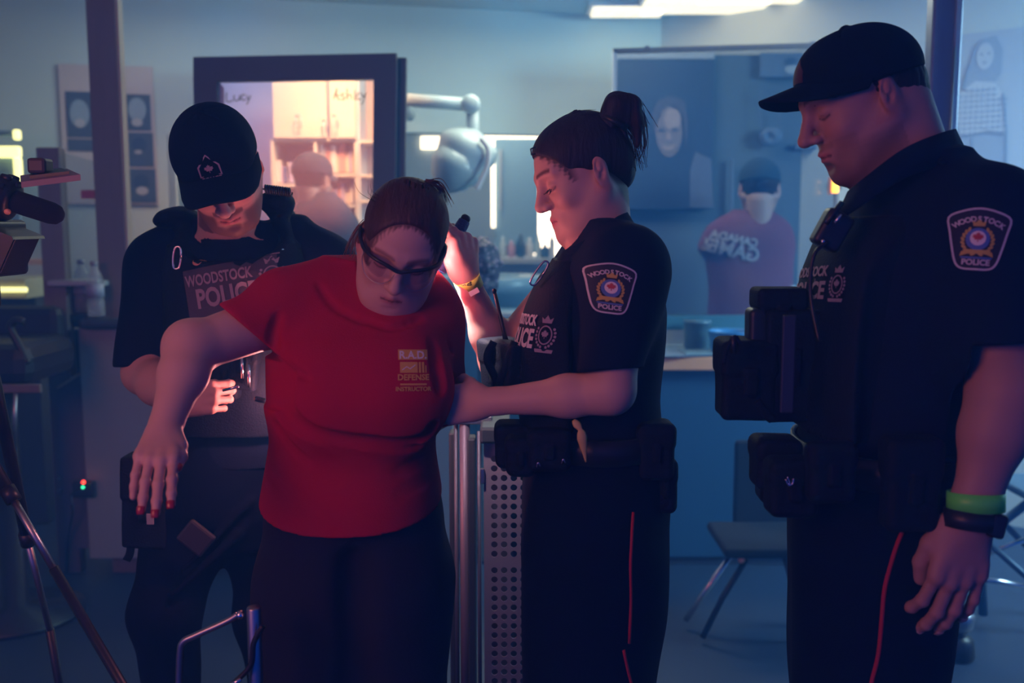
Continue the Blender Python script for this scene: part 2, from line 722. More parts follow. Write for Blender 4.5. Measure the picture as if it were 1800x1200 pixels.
M_glassblue = mat('mirror_blue', (0.22, 0.34, 0.42), 0.25, var=0.1, vscale=2)
M_counter = mat('counter_pale', (0.45, 0.48, 0.50), 0.35)


def pane_mat(name, tint, glossy=0.06):
    m = bpy.data.materials.new(name)
    m.use_nodes = True
    nt = m.node_tree
    nt.nodes.clear()
    out = nt.nodes.new('ShaderNodeOutputMaterial')
    tr = nt.nodes.new('ShaderNodeBsdfTransparent')
    tr.inputs[0].default_value = (*tint, 1)
    gl = nt.nodes.new('ShaderNodeBsdfGlossy')
    gl.inputs['Roughness'].default_value = 0.12
    gl.inputs[0].default_value = (0.8, 0.85, 0.9, 1)
    mx = nt.nodes.new('ShaderNodeMixShader')
    mx.inputs[0].default_value = glossy
    nt.links.new(tr.outputs[0], mx.inputs[1])
    nt.links.new(gl.outputs[0], mx.inputs[2])
    nt.links.new(mx.outputs[0], out.inputs['Surface'])
    return m


M_pane = pane_mat('clear_glass', (0.95, 0.95, 0.97), 0.04)
M_pane_smoke = pane_mat('smoky_glass', (0.68, 0.72, 0.77), 0.05)

# ------------------------------------------------------------------ room
CEIL = 2.75


def struct(o):
    o['kind'] = 'structure'
    return o


def on_plane(px, py, P0, n):
    d = W(px, py, 1.0) - Vector((0, 0, CAM_H))
    P0, n = Vector(P0), Vector(n)
    t = (P0 - Vector((0, 0, CAM_H))).dot(n) / d.dot(n)
    return Vector((0, 0, CAM_H)) + d * t


BW0 = Vector((0.918, 6.3, 0))
BWd = Vector((3.16, 0.70, 0)).normalized()
BWn = Vector((BWd.y, -BWd.x, 0))          # towards the room
RWd = Vector((0.77, -0.72, 0)).normalized()
RWn = Vector((-RWd.y, RWd.x, 0)) * -1
if RWn.y > 0: RWn = -RWn

struct(box('floor', (0, 4.2, -0.05), (12, 11, 0.1), M_floor, bev=0))
struct(box('ceiling', (0, 4.2, CEIL + 0.05), (12, 11, 0.1), M_ceil, bev=0))


def wall_piece(bm, P0, d, s0, s1, z0, z1, n, th=0.12):
    c = P0 + d * (s0 + s1) / 2 - n * th / 2
    R = Matrix((d, -n, Vector((0, 0, 1)))).transposed()
    add_box(bm, (c.x, c.y, (z0 + z1) / 2), (abs(s1 - s0), th, z1 - z0), R)


def s_at(px, P0=BW0, d=BWd, n=BWn):
    return (on_plane(px, 400, P0, n) - P0).dot(d)


bm = bmesh.new()
sA, sB = s_at(700), s_at(1020)
OPZ = 2.03
wall_piece(bm, BW0, BWd, -8.0, sA, 0, CEIL, BWn)
wall_piece(bm, BW0, BWd, sA, sB, OPZ, CEIL, BWn)
wall_piece(bm, BW0, BWd, sB, 0.0, 0, CEIL, BWn)
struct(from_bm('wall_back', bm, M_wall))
bm = bmesh.new()
wall_piece(bm, BW0, RWd, 0.0, 5.5, 0, CEIL, RWn)
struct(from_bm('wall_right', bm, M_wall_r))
struct(box('wall_left', (-4.6, 4.2, CEIL / 2), (0.12, 9, CEIL), M_wall, bev=0))

# second room seen through the pass-through
FR = 8.6
struct(box('wall_far', (0.0, FR, 1.4), (7, 0.1, 2.8), mat('far_wall_paint', (0.34, 0.42, 0.46), 0.8), bev=0))
lamp('far_room_light', 'AREA', (-0.2, 7.2, 2.5), 14, (0.85, 0.95, 1.0), 1.0, (-0.2, 7.4, 0), 0.6)

# ceiling lights near the corner
for (x0, x1, y0, y1) in ((1040, 1165, 2, 20), (1130, 1345, -14, 15), (1235, 1420, -40, -3)):
    a = on_plane((x0 + x1) / 2, y1, (0, 0, CEIL), (0, 0, 1))
    b = on_plane((x0 + x1) / 2, y0, (0, 0, CEIL), (0, 0, 1))
    e0, e1 = on_plane(x0, (y0 + y1) / 2, (0, 0, CEIL), (0, 0, 1)), on_plane(x1, (y0 + y1) / 2, (0, 0, CEIL), (0, 0, 1))
    c = (e0 + e1) / 2
    L = empty('ceiling_light', (c.x, c.y, CEIL - 0.03), {1040: 'fluorescent ceiling light nearest the corner of the back wall', 1130: 'middle fluorescent ceiling light of the row over the right mirror',
              1235: 'fluorescent ceiling light of the row farthest from the back wall corner'}[x0], 'ceiling light', 'ceiling lights by the corner')
    ww, dd = (e1 - e0).length, max(0.12, (a - b).length * 0.8)
    box('light_frame', (c.x, c.y, CEIL - 0.012), (ww + 0.05, dd + 0.05, 0.024), M_white, L)
    box('diffuser', (c.x, c.y, CEIL - 0.034), (ww, dd, 0.02), M_ceil_lamp, L, bev=0.006)

# ------------------------------------------------------------------ back room pieces
# bright windows
w1 = struct(box('window_1', W(905, 250, FR - 0.08), (1.05 * 0.95, 0.03, 0.12), M_lit, bev=0))
w2 = struct(box('window_2', W(757, 251, FR - 0.08), (0.16, 0.03, 0.10), M_lit, bev=0))
w3 = struct(box('window_3', W(985, 383, FR - 0.08), (0.45, 0.03, 0.62), mat('bright_window', (1, 1, 1), 0.5, emit=(1.0, 0.93, 0.88), estr=4.5), bev=0))
# tall mirror in the back room with a lit edge
t = empty('lit_edge_mirror', (W(905, 400, 7.6).x, 7.6, 0.9), 'tall mirror with a glowing vertical edge in the room behind the wall opening', 'mirror')
pc = W(908, 345, 7.62)
box('mirror_glass', (pc.x, 7.62, pc.z), (0.33, 0.02, 0.86), M_glassblue, t)
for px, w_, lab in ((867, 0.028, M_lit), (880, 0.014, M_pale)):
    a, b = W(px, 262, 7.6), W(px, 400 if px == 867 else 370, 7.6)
    box('edge_glow' if px == 867 else 'edge_strip', ((a.x + b.x) / 2, 7.6, (a.z + b.z) / 2), (w_, 0.03, a.z - b.z), lab, t)
box('mirror_stem', (pc.x, 7.62, (pc.z - 0.43 + 0.9) / 2 + 0.0), (0.2, 0.03, 0.5), M_cabdark, t)
# counter in the back room and things on it
cz = W(900, 452, 7.2).z
struct_c = empty('back_counter', (W(880, 460, 7.3).x, 7.3, 0), 'long pale counter under the tall mirror in the back room', 'counter')
box('counter_top', (W(880, 460, 7.3).x, 7.35, cz - 0.02), (2.4, 0.7, 0.04), M_counter, struct_c)
box('counter_body', (W(880, 460, 7.3).x, 7.4, cz / 2 - 0.02), (2.3, 0.55, cz - 0.05), M_cab, struct_c)
rng = random.Random(3)
kinds = [('clear', mat('clear_bottle', (0.5, 0.6, 0.62), 0.2)), ('dark', mat('dark_bottle', (0.03, 0.06, 0.09), 0.3)), ('white', mat('white_bottle', (0.7, 0.7, 0.72), 0.4)), ('pink', mat('pink_bottle', (0.5, 0.25, 0.3), 0.4))]
xs = [833, 850, 884, 899, 915, 931, 946, 958, 970]
nb = {833: 'squat pale jar left of the glowing mirror edge in the back room', 850: 'dark pump bottle left of the glowing mirror edge', 884: 'clear bottle first to the right of the glowing mirror edge',
      899: 'pink bottle on the back room counter between a clear and a dark bottle', 915: 'dark bottle in the middle of the back room counter', 931: 'white bottle right of the dark middle one on the back counter',
      946: 'clear slim bottle on the back counter near the bright window', 958: 'dark short bottle before the bright back room window', 970: 'white bottle last on the back counter behind the officer\'s face'}
for i, px in enumerate(xs):
    k = [2, 1, 0, 3, 1, 2, 0, 1, 2][i]
    h = [0.10, 0.16, 0.15, 0.12, 0.17, 0.14, 0.16, 0.10, 0.18][i]
    r = [0.04, 0.025, 0.022, 0.026, 0.03, 0.024, 0.02, 0.032, 0.022][i]
    p = W(px, 452, 7.12)
    b = lathe('product_bottle', (p.x, 7.12, cz), [(r * 0.9, 0), (r, 0.01), (r, h * 0.65), (r * 0.45, h * 0.8), (r * 0.4, h), (0.001, h)], kinds[k][1])
    tag(b, nb[px], 'bottle', 'bottles on the back room counter')
# wash basin in front of the opening
t = empty('wash_basin', (W(860, 520, 5.75).x, 5.75, 0), 'grey blue salon wash basin behind the raised forearm', 'basin')
p = W(862, 500, 5.7)
zt = W(862, 486, 5.7).z
bm = bmesh.new()
add_lathe(bm, (p.x, 5.75, zt - 0.25), [(0.12, 0.0), (0.24, 0.06), (0.30, 0.16), (0.34, 0.25), (0.30, 0.255), (0.26, 0.17), (0.1, 0.08), (0.001, 0.07)], 32)
from_bm('bowl', bm, mat('basin_enamel', (0.13, 0.24, 0.34), 0.3), t, True)
lathe('pedestal', (p.x, 5.75, 0), [(0.16, 0), (0.16, 0.03), (0.09, 0.1), (0.08, zt - 0.28), (0.14, zt - 0.22)], M_steel, t)
e = W(900, 548, 5.1)
t = empty('low_counter', (e.x, 5.1, 0), 'low blue grey counter with a pale front edge before the wash basin', 'counter')
box('counter_top', (W(835, 548, 5.2).x, 5.2, e.z - 0.01), (0.95, 0.30, 0.02), mat('blue_counter', (0.10, 0.20, 0.30), 0.4), t)
box('front_edge', (W(835, 548, 5.2).x, 5.045, e.z - 0.012), (0.95, 0.012, 0.028), M_counter, t)
box('counter_body', (W(835, 548, 5.2).x, 5.22, e.z / 2 - 0.02), (0.9, 0.26, e.z - 0.05), mat('blue_laminate', (0.07, 0.13, 0.2), 0.5), t)

# hood dryer on an arm
t = empty('hood_dryer', tuple(W(715, 178, 5.0)), 'grey salon hood dryer hanging from a jointed wall arm', 'hair dryer')
aL, aR, aD = W(712, 176, 5.0), W(828, 184, 5.0), W(831, 236, 5.0)
bm = bmesh.new(); add_tube(bm, [V(aL.x - 0.05, 5.72, aL.z), aL + V(-0.02, 0.1, 0), aL + V(0.02, 0, 0), aR], 0.032, 12); from_bm('arm', bm, M_hood, t, True)
bm = bmesh.new(); add_lathe(bm, aR, [(0.03, -0.045), (0.045, -0.03), (0.047, 0.03), (0.03, 0.045)], 20, Matrix.Rotation(PI / 2, 3, 'X')); from_bm('elbow_joint', bm, M_hood, t, True)
tube('drop_tube', [aR + V(0.008, 0, 0), aD, aD + V(0, 0, -0.05)], 0.031, M_hood, t)
hc = W(812, 280, 5.0)
S = Sculpt(hc - V(0.26, 0.26, 0.26), hc + V(0.26, 0.26, 0.26), 0.006)
RY = Matrix.Rotation(math.radians(28), 3, 'Y')
S.ell(hc, (0.135, 0.135, 0.155), k=0.01, R=RY)
S.ell(hc + V(0.03, 0, 0.05), (0.15, 0.13, 0.08), k=0.03, R=RY)
S.ell(hc + V(-0.02, 0, -0.03), (0.115, 0.115, 0.14), 'sub', 0.01, R=RY)
S.plane(hc + V(-0.08, 0, -0.085), (-0.55, 0, -0.9))
S.cap(hc + V(0.06, -0.02, 0.10), hc + V(0.145, -0.02, 0.03), 0.038, 0.03, k=0.02)
S.mesh('hood', M_hood, t)
bm = bmesh.new(); add_lathe(bm, hc + V(-0.035, -0.02, -0.045), [(0.118, 0.07), (0.128, 0.0), (0.095, -0.075), (0.04, -0.12), (0.001, -0.128), (0.001, -0.122), (0.037, -0.114), (0.09, -0.072), (0.122, 0.0), (0.112, 0.07)], 36, RY)
from_bm('visor', bm, mat('visor_plastic', (0.5, 0.6, 0.62), 0.25, alpha=0.75), t, True)
bm = bmesh.new()
add_tube(bm, catmull([W(845, 243, 4.88), W(858, 262, 4.88), W(857, 290, 4.88), W(848, 312, 4.88), W(838, 332, 4.88)], 6), 0.013, 8)
from_bm('rim_trim', bm, M_white, t, True)
wall_l = W(690, 176, 5.0)

# dark wig on a stand
hp = W(846, 470, 4.4)
t = empty('wig_stand', (hp.x, hp.y, 0), 'dark patterned curly wig on a stand behind the raised wrist', 'wig')
S = Sculpt(hp - V(0.17, 0.17, 0.2), hp + V(0.17, 0.17, 0.2), 0.005)
S.ell(hp + V(0, 0, 0.02), (0.085, 0.09, 0.115), k=0.03)
S.ell(hp + V(0.005, 0, -0.07), (0.065, 0.07, 0.07), k=0.03)
S.noise(0.006, 110, 2, 16)
def wigcol(P):
    q = np.sin(P[:, 0] * 190 + 2 * np.sin(P[:, 2] * 90)) * np.sin(P[:, 2] * 170 + 1.5 * np.sin(P[:, 1] * 120)) 
    m = (q > 0.78)[:, None]
    return np.where(m, np.array([0.42, 0.30, 0.42]), np.array([0.03, 0.03, 0.06]))
M_wig = mat('wig_hair', (0.05, 0.05, 0.08), 0.6, attr='tint')
S.mesh('curls', M_wig, t, color=wigcol, smooth=0)
lathe('stand', (hp.x, hp.y, 0), [(0.14, 0), (0.14, 0.015), (0.02, 0.03), (0.018, hp.z - 0.1), (0.03, hp.z - 0.08)], M_black, t)

# ------------------------------------------------------------------ poster of hairstyles on the left
def wall_frame(px, py, off=0.012):
    return on_plane(px, py, BW0 + BWn * off, BWn)

O = wall_frame(192, 238, 0.012)
sc = (wall_frame(275, 238) - wall_frame(110, 238)).length / 165.0
t = empty('hairstyle_poster', tuple(O), 'tall pale poster with dark hairstyle photographs on the back wall', 'poster')
Rw = Matrix((BWd, -BWn, Vector((0, 0, 1)))).transposed()
box('poster_board', O, (165 * sc, 0.02, 255 * sc), mat('poster_board', (0.52, 0.44, 0.44), 0.7), t, Rw, bev=0.002)
f = O + BWn * 0.014
ph = []
for (x0, x1, y0, y1) in ((120, 165, 160, 243), (120, 165, 246, 268), (208, 219, 162, 240), (208, 219, 243, 298), (208, 219, 302, 362), (222, 268, 162, 228), (222, 270, 232, 295), (224, 272, 299, 362)):
    a = [((x0 - 192) * sc, -(y1 - 238) * sc), ((x1 - 192) * sc, -(y1 - 238) * sc), ((x1 - 192) * sc, -(y0 - 238) * sc), ((x0 - 192) * sc, -(y0 - 238) * sc)]
    pp = lay('hair_photo', [poly2d(a)], f, BWd, V(0, 0, 1), M_photo, t)
for (cx, cy, rx, ry, m_) in ((143, 200, 17, 26, M_glassblue), (143, 217, 9, 8, M_pale), (244, 190, 16, 22, M_glassblue), (243, 214, 10, 7, M_pale), (243, 268, 7, 4, M_pale), (247, 340, 11, 8, M_pale), (245, 255, 13, 14, M_navyposter), (246, 324, 14, 14, M_navyposter)):
    lay('hair_print', [poly2d([(( x - 192) * sc, -(y - 238) * sc) for x, y in circ2d(cx, cy, rx, ry)])], f, BWd, V(0, 0, 1), m_, t, off=0.003 if m_ is not M_pale else 0.005)

# lit mirror at the far left
t = empty('lit_mirror', tuple(W(0, 290, 5.0)), 'mirror with bright yellow light tubes cut by the left picture edge', 'mirror')
Pm = 5.05
def pxbox(name, x0, x1, y0, y1, d, th, m, parent=None, bev=0.004, label=None):
    a, b = W(x0, y1, d), W(x1, y0, d)
    c = (a + b) / 2
    return box(name, (c.x, d, c.z), (b.x - a.x, th, b.z - a.z), m, parent, bev=bev, label=label)
pxbox('mirror_glass', -150, 30, 262, 430, Pm + 0.03, 0.02, M_glassblue, t)
pxbox('light_tube', -150, 36, 257, 277, Pm, 0.04, M_lity, t, 0.01)
pxbox('light_tube', 27, 37, 277, 318, Pm, 0.04, M_lity, t, 0.01)
pxbox('light_tube', -150, 34, 229, 240, Pm, 0.03, M_glassblue, t, 0.01, 'unlit grey tube above the glowing one')
pxbox('indicator_lamp', 25, 35, 228, 246, Pm - 0.03, 0.04, M_lity, t, 0.01)
# high counter at the far left
t = empty('reception_counter', (W(0, 520, 4.9).x, 4.9, 0), 'high counter with a glowing strip for the yellow highlight on its front edge at the left picture edge', 'counter')
pxbox('counter_top', -150, 79, 487, 520, 4.9, 0.4, mat('counter_olive', (0.42, 0.42, 0.28), 0.35), t)
pxbox('edge_glow', -60, 47, 505, 513, 4.69, 0.02, M_lity, t, 0.003)  # glowing strip stands in for a yellow highlight, no lamp here
a = W(-150, 520, 4.95); b = W(78, 520, 4.95)
box('counter_body', ((a.x + b.x) / 2, 4.98, a.z / 2), (b.x - a.x, 0.25, a.z - 0.0), M_cabdark, t)
pxbox('price_rail', 40, 78, 455, 465, 4.9, 0.02, mat('rail_peach', (0.65, 0.42, 0.3), 0.4), t)

# ------------------------------------------------------------------ left styling station
D = 4.18
t = empty('styling_station', (W(115, 600, D).x, D, 0), 'grey wooden styling station with open uprights and a pale side cabinet', 'styling station')
def upright(name, pxb, pyb, w, z1, d=D, edge=True):
    p = W(pxb, pyb, d)
    box(name, (p.x, d, z1 / 2), (w, 0.06, z1), M_wood, t, bev=0.003)
    return p
pA = upright('upright', 206, 550, 0.118, CEIL - 0.01)
box('edge_strip', (pA.x + 0.064, D, CEIL / 2), (0.012, 0.05, CEIL - 0.02), M_woodedge, t, bev=0.002, label='pale wood edge strip')
zb = W(95, 260, D).z
pB = upright('upright', 112, 700, 0.095, zb)
gp = W(140, 400, D)
a, b = W(103, 266, D), W(180, 292, D)
bm = bmesh.new()
add_prism(bm, [(a.x, a.z), (pA.x, b.z), (pA.x, W(140, 492, D).z), (a.x, W(140, 492, D).z)], 0.012, (0, D + 0.01, 0), (1, 0, 0), (0, 0, 1))
from_bm('back_panel', bm, pane_mat('frosted_panel', (0.86, 0.92, 0.90), 0.05), t)
pxbox('pink_sticker', 143, 168, 334, 349, D - 0.002, 0.004, M_red_ink, t, 0)
pxbox('shelf', 102, 200, 491, 500, D + 0.02, 0.2, M_counter, t)
pxbox('rear_panel', 104, 200, 500, 575, D + 0.08, 0.02, M_teal, t)
pxbox('counter_edge', 144, 330, 559, 577, D - 0.12, 0.10, M_cabdark, t, 0.018)
pxbox('cubby', 106, 160, 577, 690, D + 0.16, 0.05, M_cabdark, t)
pxbox('floor_beam', 25, 260, 1008, 1031, D - 0.02, 0.10, M_wood, t)
# pale cabinet
x0, x1 = W(168, 800, D).x, W(800, 800, D).x
zc = W(200, 575, D - 0.1).z
box('side_cabinet', ((x0 + x1) / 2, D + 0.06, (zc + 0.09) / 2), (x1 - x0, 0.34, zc - 0.09), M_cab, t)
bm = bmesh.new()
a, b = W(108, 682, D - 0.02), W(162, 648, D - 0.02)
add_prism(bm, [(a.x, a.z), (b.x, b.z), (b.x, 0.12), (a.x, 0.12)], 0.02, (0, D - 0.05, 0), (1, 0, 0), (0, 0, 1))
from_bm('slanted_door', bm, mat('door_grey', (0.15, 0.15, 0.18), 0.5), t)
bm = bmesh.new(); add_tube(bm, [a + V(0, -0.03, 0.004), b + V(0, -0.03, 0.004)], 0.008, 8)
from_bm('door_edge', bm, M_woodedge, t, True)
for px, py in ((105, 840), (107, 863)):
    p = W(px, py, D - 0.04)
    lathe('screw', p, [(0.006, 0), (0.006, 0.01), (0.001, 0.011)], M_steel, t, Matrix.Rotation(PI / 2, 3, 'X'), 10)

# water bottles on the station
for i, (px, lab) in enumerate(((167, 'clear water bottle nearer the grey upright post'), (110, 'clear water bottle half hidden behind the shorter upright'))):
    zb_ = W(px, 556, D - 0.12).z
    zt_ = W(px, 465, D - 0.12).z
    h = zt_ - zb_
    p = W(px, 500, D - 0.12)
    t2 = empty('water_bottle', (p.x, D - 0.12 if i == 0 else D + 0.06, zb_ if i == 0 else zb_), lab, 'bottle', 'water bottles on the styling station')
    dy = D - 0.12 if i == 0 else D + 0.06
    lathe('bottle_body', (p.x, dy, zb_), [(0.030, 0), (0.034, 0.006), (0.034, h * 0.28), (0.031, h * 0.32), (0.034, h * 0.36), (0.034, h * 0.7), (0.026, h * 0.82), (0.014, h * 0.92), (0.013, h)], M_water, t2)
    lathe('bottle_label', (p.x, dy, zb_ + h * 0.38), [(0.0352, 0), (0.0352, h * 0.26), (0.034, h * 0.26), (0.034, 0)], mat('bottle_label', (0.36, 0.40, 0.52), 0.4), t2)
    lathe('bottle_cap', (p.x, dy, zb_ + h * 0.98), [(0.015, 0), (0.015, 0.018), (0.001, 0.019)], M_cap, t2)
    if i == 1:
        box('counter_stub', (p.x, dy, zb_ - 0.02), (0.14, 0.14, 0.036), M_cabdark, t)

# salon chair at the left edge
t = empty('salon_chair', (W(20, 700, 3.6).x, 3.7, 0), 'dark salon chair with curved armrest at the left picture edge', 'chair')
cx = W(10, 700, 3.6).x
zs = W(40, 672, 3.5).z
box('seat', (cx - 0.05, 3.68, zs + 0.06), (0.40, 0.42, 0.15), M_black, t, bev=0.05)
box('backrest', (cx - 0.10, 3.92, zs + 0.14), (0.36, 0.08, 0.2), M_black, t, bev=0.035)
bm = bmesh.new()
add_tube(bm, catmull([W(50, 640, 3.5), W(30, 600, 3.5), W(18, 575, 3.5), W(28, 563, 3.5), W(42, 566, 3.5)], 6), 0.014, 10)
from_bm('armrest', bm, M_black, t, True)
box('front_rail', (cx - 0.02, 3.46, zs - 0.015), (0.44, 0.02, 0.03), M_wood, t)
lathe('pump_column', (cx - 0.05, 3.68, 0), [(0.25, 0), (0.25, 0.02), (0.05, 0.05), (0.045, zs)], M_black, t)
bm = bmesh.new(); add_tube(bm, [W(27, 680, 3.46), W(25, 790, 3.46)], 0.008, 8); from_bm('brace', bm, M_steel, t, True)

# small camera light with red and green diodes under the station
t = empty('power_adapter', tuple(W(147, 852, 4.0)), 'small power adapter with a red and a green diode low on the station', 'power adapter')
p = W(147, 852, 4.0)
box('adapter_body', (p.x - 0.02, 4.045, p.z - 0.03), (0.09, 0.03, 0.07), M_black, t, bev=0.008)
lathe('diode', W(147, 847, 4.0), [(0.007, 0), (0.006, 0.006), (0.001, 0.008)], mat('red_diode', (1, 0, 0), 0.4, emit=(1, 0.05, 0.03), estr=6), t, Matrix.Rotation(PI / 2, 3, 'X'), 12, 'red glowing diode')
lathe('diode', W(146, 856, 4.0), [(0.006, 0), (0.005, 0.006), (0.001, 0.008)], mat('green_diode', (0, 1, 0.5), 0.4, emit=(0.05, 1, 0.5), estr=2.5), t, Matrix.Rotation(PI / 2, 3, 'X'), 12, 'green glowing diode')
tube('plug_lead', catmull([W(146, 860, 4.02), W(125, 870, 4.02), W(128, 900, 4.02), W(118, 960, 4.1), W(118, 1050, 4.2)], 6), 0.005, M_black, t)

# ------------------------------------------------------------------ framed mirror with the names
D2 = 4.12
t = empty('framed_mirror', (W(530, 600, D2).x, D2, zc), 'large dark framed mirror with two handwritten names, clear glass with bright cupboards built behind it', 'mirror')  # clear pane; its reflection is built as real objects behind it
def prismpx(name, pts, d, th, m, parent, label=None, bev=0):
    bm = bmesh.new()
    P = [W(x, y, d) for x, y in pts]
    add_prism(bm, [(p.x, p.z) for p in P][::-1], th, (0, d, 0), (1, 0, 0), (0, 0, 1))
    return from_bm(name, bm, m, parent, label=label)
prismpx('frame_top', [(343, 102), (698, 95), (698, 139), (343, 145)], D2, 0.05, M_frame, t)
prismpx('frame_side', [(343, 145), (384, 144.5), (392, 570), (354, 570)], D2, 0.05, M_frame, t)
prismpx('frame_side', [(658, 139.6), (698, 139), (692, 570), (654, 570)], D2, 0.05, M_frame, t)
prismpx('frame_bottom', [(355, 535), (690, 535), (690, 570), (355, 570)], D2 - 0.003, 0.05, M_frame, t)
prismpx('back_board', [(690, 103), (715, 103), (709, 570), (685, 570)], D2 + 0.05, 0.05, mat('frame_board', (0.05, 0.055, 0.075), 0.5), t)
prismpx('mirror_glass', [(380, 141), (662, 136), (656, 560), (388, 560)], D2 + 0.012, 0.004, M_pane, t)
# bevelled rim of the glass
Mbev = mat('bevel_glass', (0.40, 0.42, 0.60), 0.3)
prismpx('glass_bevel', [(383.5, 144), (394, 153), (400, 545), (391, 545)], D2 + 0.006, 0.004, Mbev, t)
# names
pg = D2 - 0.002
def strokes(name, lists, w=0.0045):
    sh = []
    for l in lists:
        q = catmull([Vector((W(x, y, D2).x, W(x, y, D2).z, 0)) for x, y in l], 5)
        sh.append(stroke2d([(a.x, a.y) for a in q], w))
    return lay(name, sh, V(0, D2 + 0.004, 0), V(1, 0, 0), V(0, 0, 1), M_marker, t, off=0.0, thick=0.0006)
strokes('handwriting', [[(398, 162), (397, 170), (398, 178), (404, 178), (409, 176)], [(411, 167), (411, 174), (415, 177), (420, 173), (421, 166), (421, 174), (423, 176)],
        [(431, 167), (426, 166), (424, 172), (427, 176), (432, 174)], [(434, 167), (434, 172), (437, 174)], [(440, 167), (437, 175), (434, 182), (433, 181)]], 0.0042)
strokes('handwriting', [[(587, 167), (592, 168), (597, 167)], [(592, 155), (591, 165), (594, 174), (598, 174)], [(592, 155), (588, 167), (586, 174)], [(606, 164), (600, 165), (601, 169), (606, 171), (604, 175), (599, 174)],
        [(610, 155), (610, 174), (611, 168), (616, 166), (618, 174)], [(623, 158), (623, 174), (625, 174)], [(633, 163), (628, 165), (627, 172), (631, 175), (635, 173)],
        [(636, 163), (637, 169), (641, 169)], [(643, 162), (640, 172), (637, 182), (635, 182)]], 0.0042)

# built behind that clear glass in place of a reflection: wall, tall cupboard with book shelves
a_, b_ = W(368, 118, 5.5), W(692, 560, 5.5)
struct(box('wall_behind_pane', ((a_.x + b_.x) / 2, 5.5, (a_.z + b_.z) / 2), (b_.x - a_.x, 0.03, a_.z - b_.z), mat('lilac_wall', (0.46, 0.48, 0.78), 0.8), bev=0))  # panel behind the clear glass, imitates a reflected wall
t = empty('book_cupboard', (W(552, 500, 5.2).x, 5.25, 0), 'tall cream cupboard with closed doors above open book shelves', 'cupboard')
DB = 5.15
ZT = W(550, 120, DB).z
def P2(x, y): return W(x, y, DB)
cxL, cxR = W(478, 300, DB).x, W(627, 300, DB).x
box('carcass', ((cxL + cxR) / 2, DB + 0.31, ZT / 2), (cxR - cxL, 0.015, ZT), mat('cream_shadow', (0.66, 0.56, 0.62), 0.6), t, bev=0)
for x in (478, 553.5, 625):
    p = P2(x, 250)
    zt_ = P2(x, 246).z
    box('side_panel', (p.x, DB + 0.15, zt_ / 2), (0.016, 0.3, zt_), M_cream, t, bev=0.002)
for (xa, xb, y) in ((478, 627, 246), (478, 556, 326), (556, 627, 308), (556, 627, 362), (478, 627, 418)):
    a, b = P2(xa, y), P2(xb, y)
    box('shelf', ((a.x + b.x) / 2, DB + 0.15, a.z), (b.x - a.x, 0.3, 0.016), M_cream, t, bev=0.002)
for (xa, xb, hx) in ((478, 577, (525,)), (578, 627, (590,))):
    a, b = P2(xa, 100), P2(xb, 243)
    dr = box('door', ((a.x + b.x) / 2, DB - 0.01, (ZT + b.z) / 2), (b.x - a.x - 0.004, 0.02, ZT - b.z), M_cream, t, bev=0.002)
    for h_ in ((525,) if xa == 478 else (590,)):
        q = [W(h_ - 5, 203, DB - 0.05), W(h_ + 4, 203, DB - 0.05), W(h_ + 4, 223, DB - 0.05), W(h_ - 5, 223, DB - 0.05), W(h_ - 5, 203, DB - 0.05)]
        tube('handle', q, 0.004, M_steel, dr, 8)
    if xa == 478:
        q = [W(568, 212, DB - 0.05), W(575, 212, DB - 0.05), W(575, 230, DB - 0.05), W(568, 230, DB - 0.05), W(568, 212, DB - 0.05)]
        tube('handle', q, 0.004, M_steel, dr, 8)
# books, each its own
bcols = [('pale blue', (0.42, 0.50, 0.72)), ('dark blue', (0.08, 0.12, 0.3)), ('white', (0.78, 0.74, 0.72)), ('rose', (0.75, 0.36, 0.34)), ('lilac', (0.50, 0.42, 0.62)), ('cream', (0.85, 0.70, 0.55)), ('grey', (0.35, 0.35, 0.42))]
BM = {n: mat('book_' + n.replace(' ', '_'), c, 0.6) for n, c in bcols}
rows = [('upper left shelf', 482, 550, 322, 30, 'lpwbgd'), ('upper right shelf', 560, 621, 304, 48, 'wrrcrw'), ('middle right shelf', 560, 621, 358, 34, 'lglwg'), ('lower left shelf', 482, 516, 414, 40, 'bgw')]
words_n = ['first', 'second', 'third', 'fourth', 'fifth', 'sixth', 'seventh', 'eighth', 'ninth', 'tenth', 'eleventh', 'twelfth', 'thirteenth', 'fourteenth']
rr = random.Random(11)
for lab, xa, xb, yb, hh, _ in rows:
    x = xa
    i = 0
    base = 1 if 'left' in lab else 3
    while x < xb - 4 and i < 12:
        w_ = rr.choice([4.5, 5.5, 6.5, 8])
        h_ = hh * rr.uniform(0.72, 1.12) * (1.25 if lab == 'upper left shelf' else 1)
        n_, c_ = bcols[(rr.choice([0, 0, 1, 2, 4, 6]) if base == 1 else rr.choice([2, 3, 3, 5, 4, 2]))]
        a, b = P2(x, yb), P2(x + w_ - 0.6, yb - h_)
        bk = box('book', ((a.x + b.x) / 2, DB + 0.12 + rr.uniform(0, 0.02), (a.z + b.z) / 2 + 0.004), (b.x - a.x, 0.16, b.z - a.z), BM[n_], None, bev=0.002)
        tag(bk, '%s book, %s from the left on the %s of the cupboard' % (n_, words_n[i], lab), 'book', 'books in the cream cupboard')
        x += w_
        i += 1
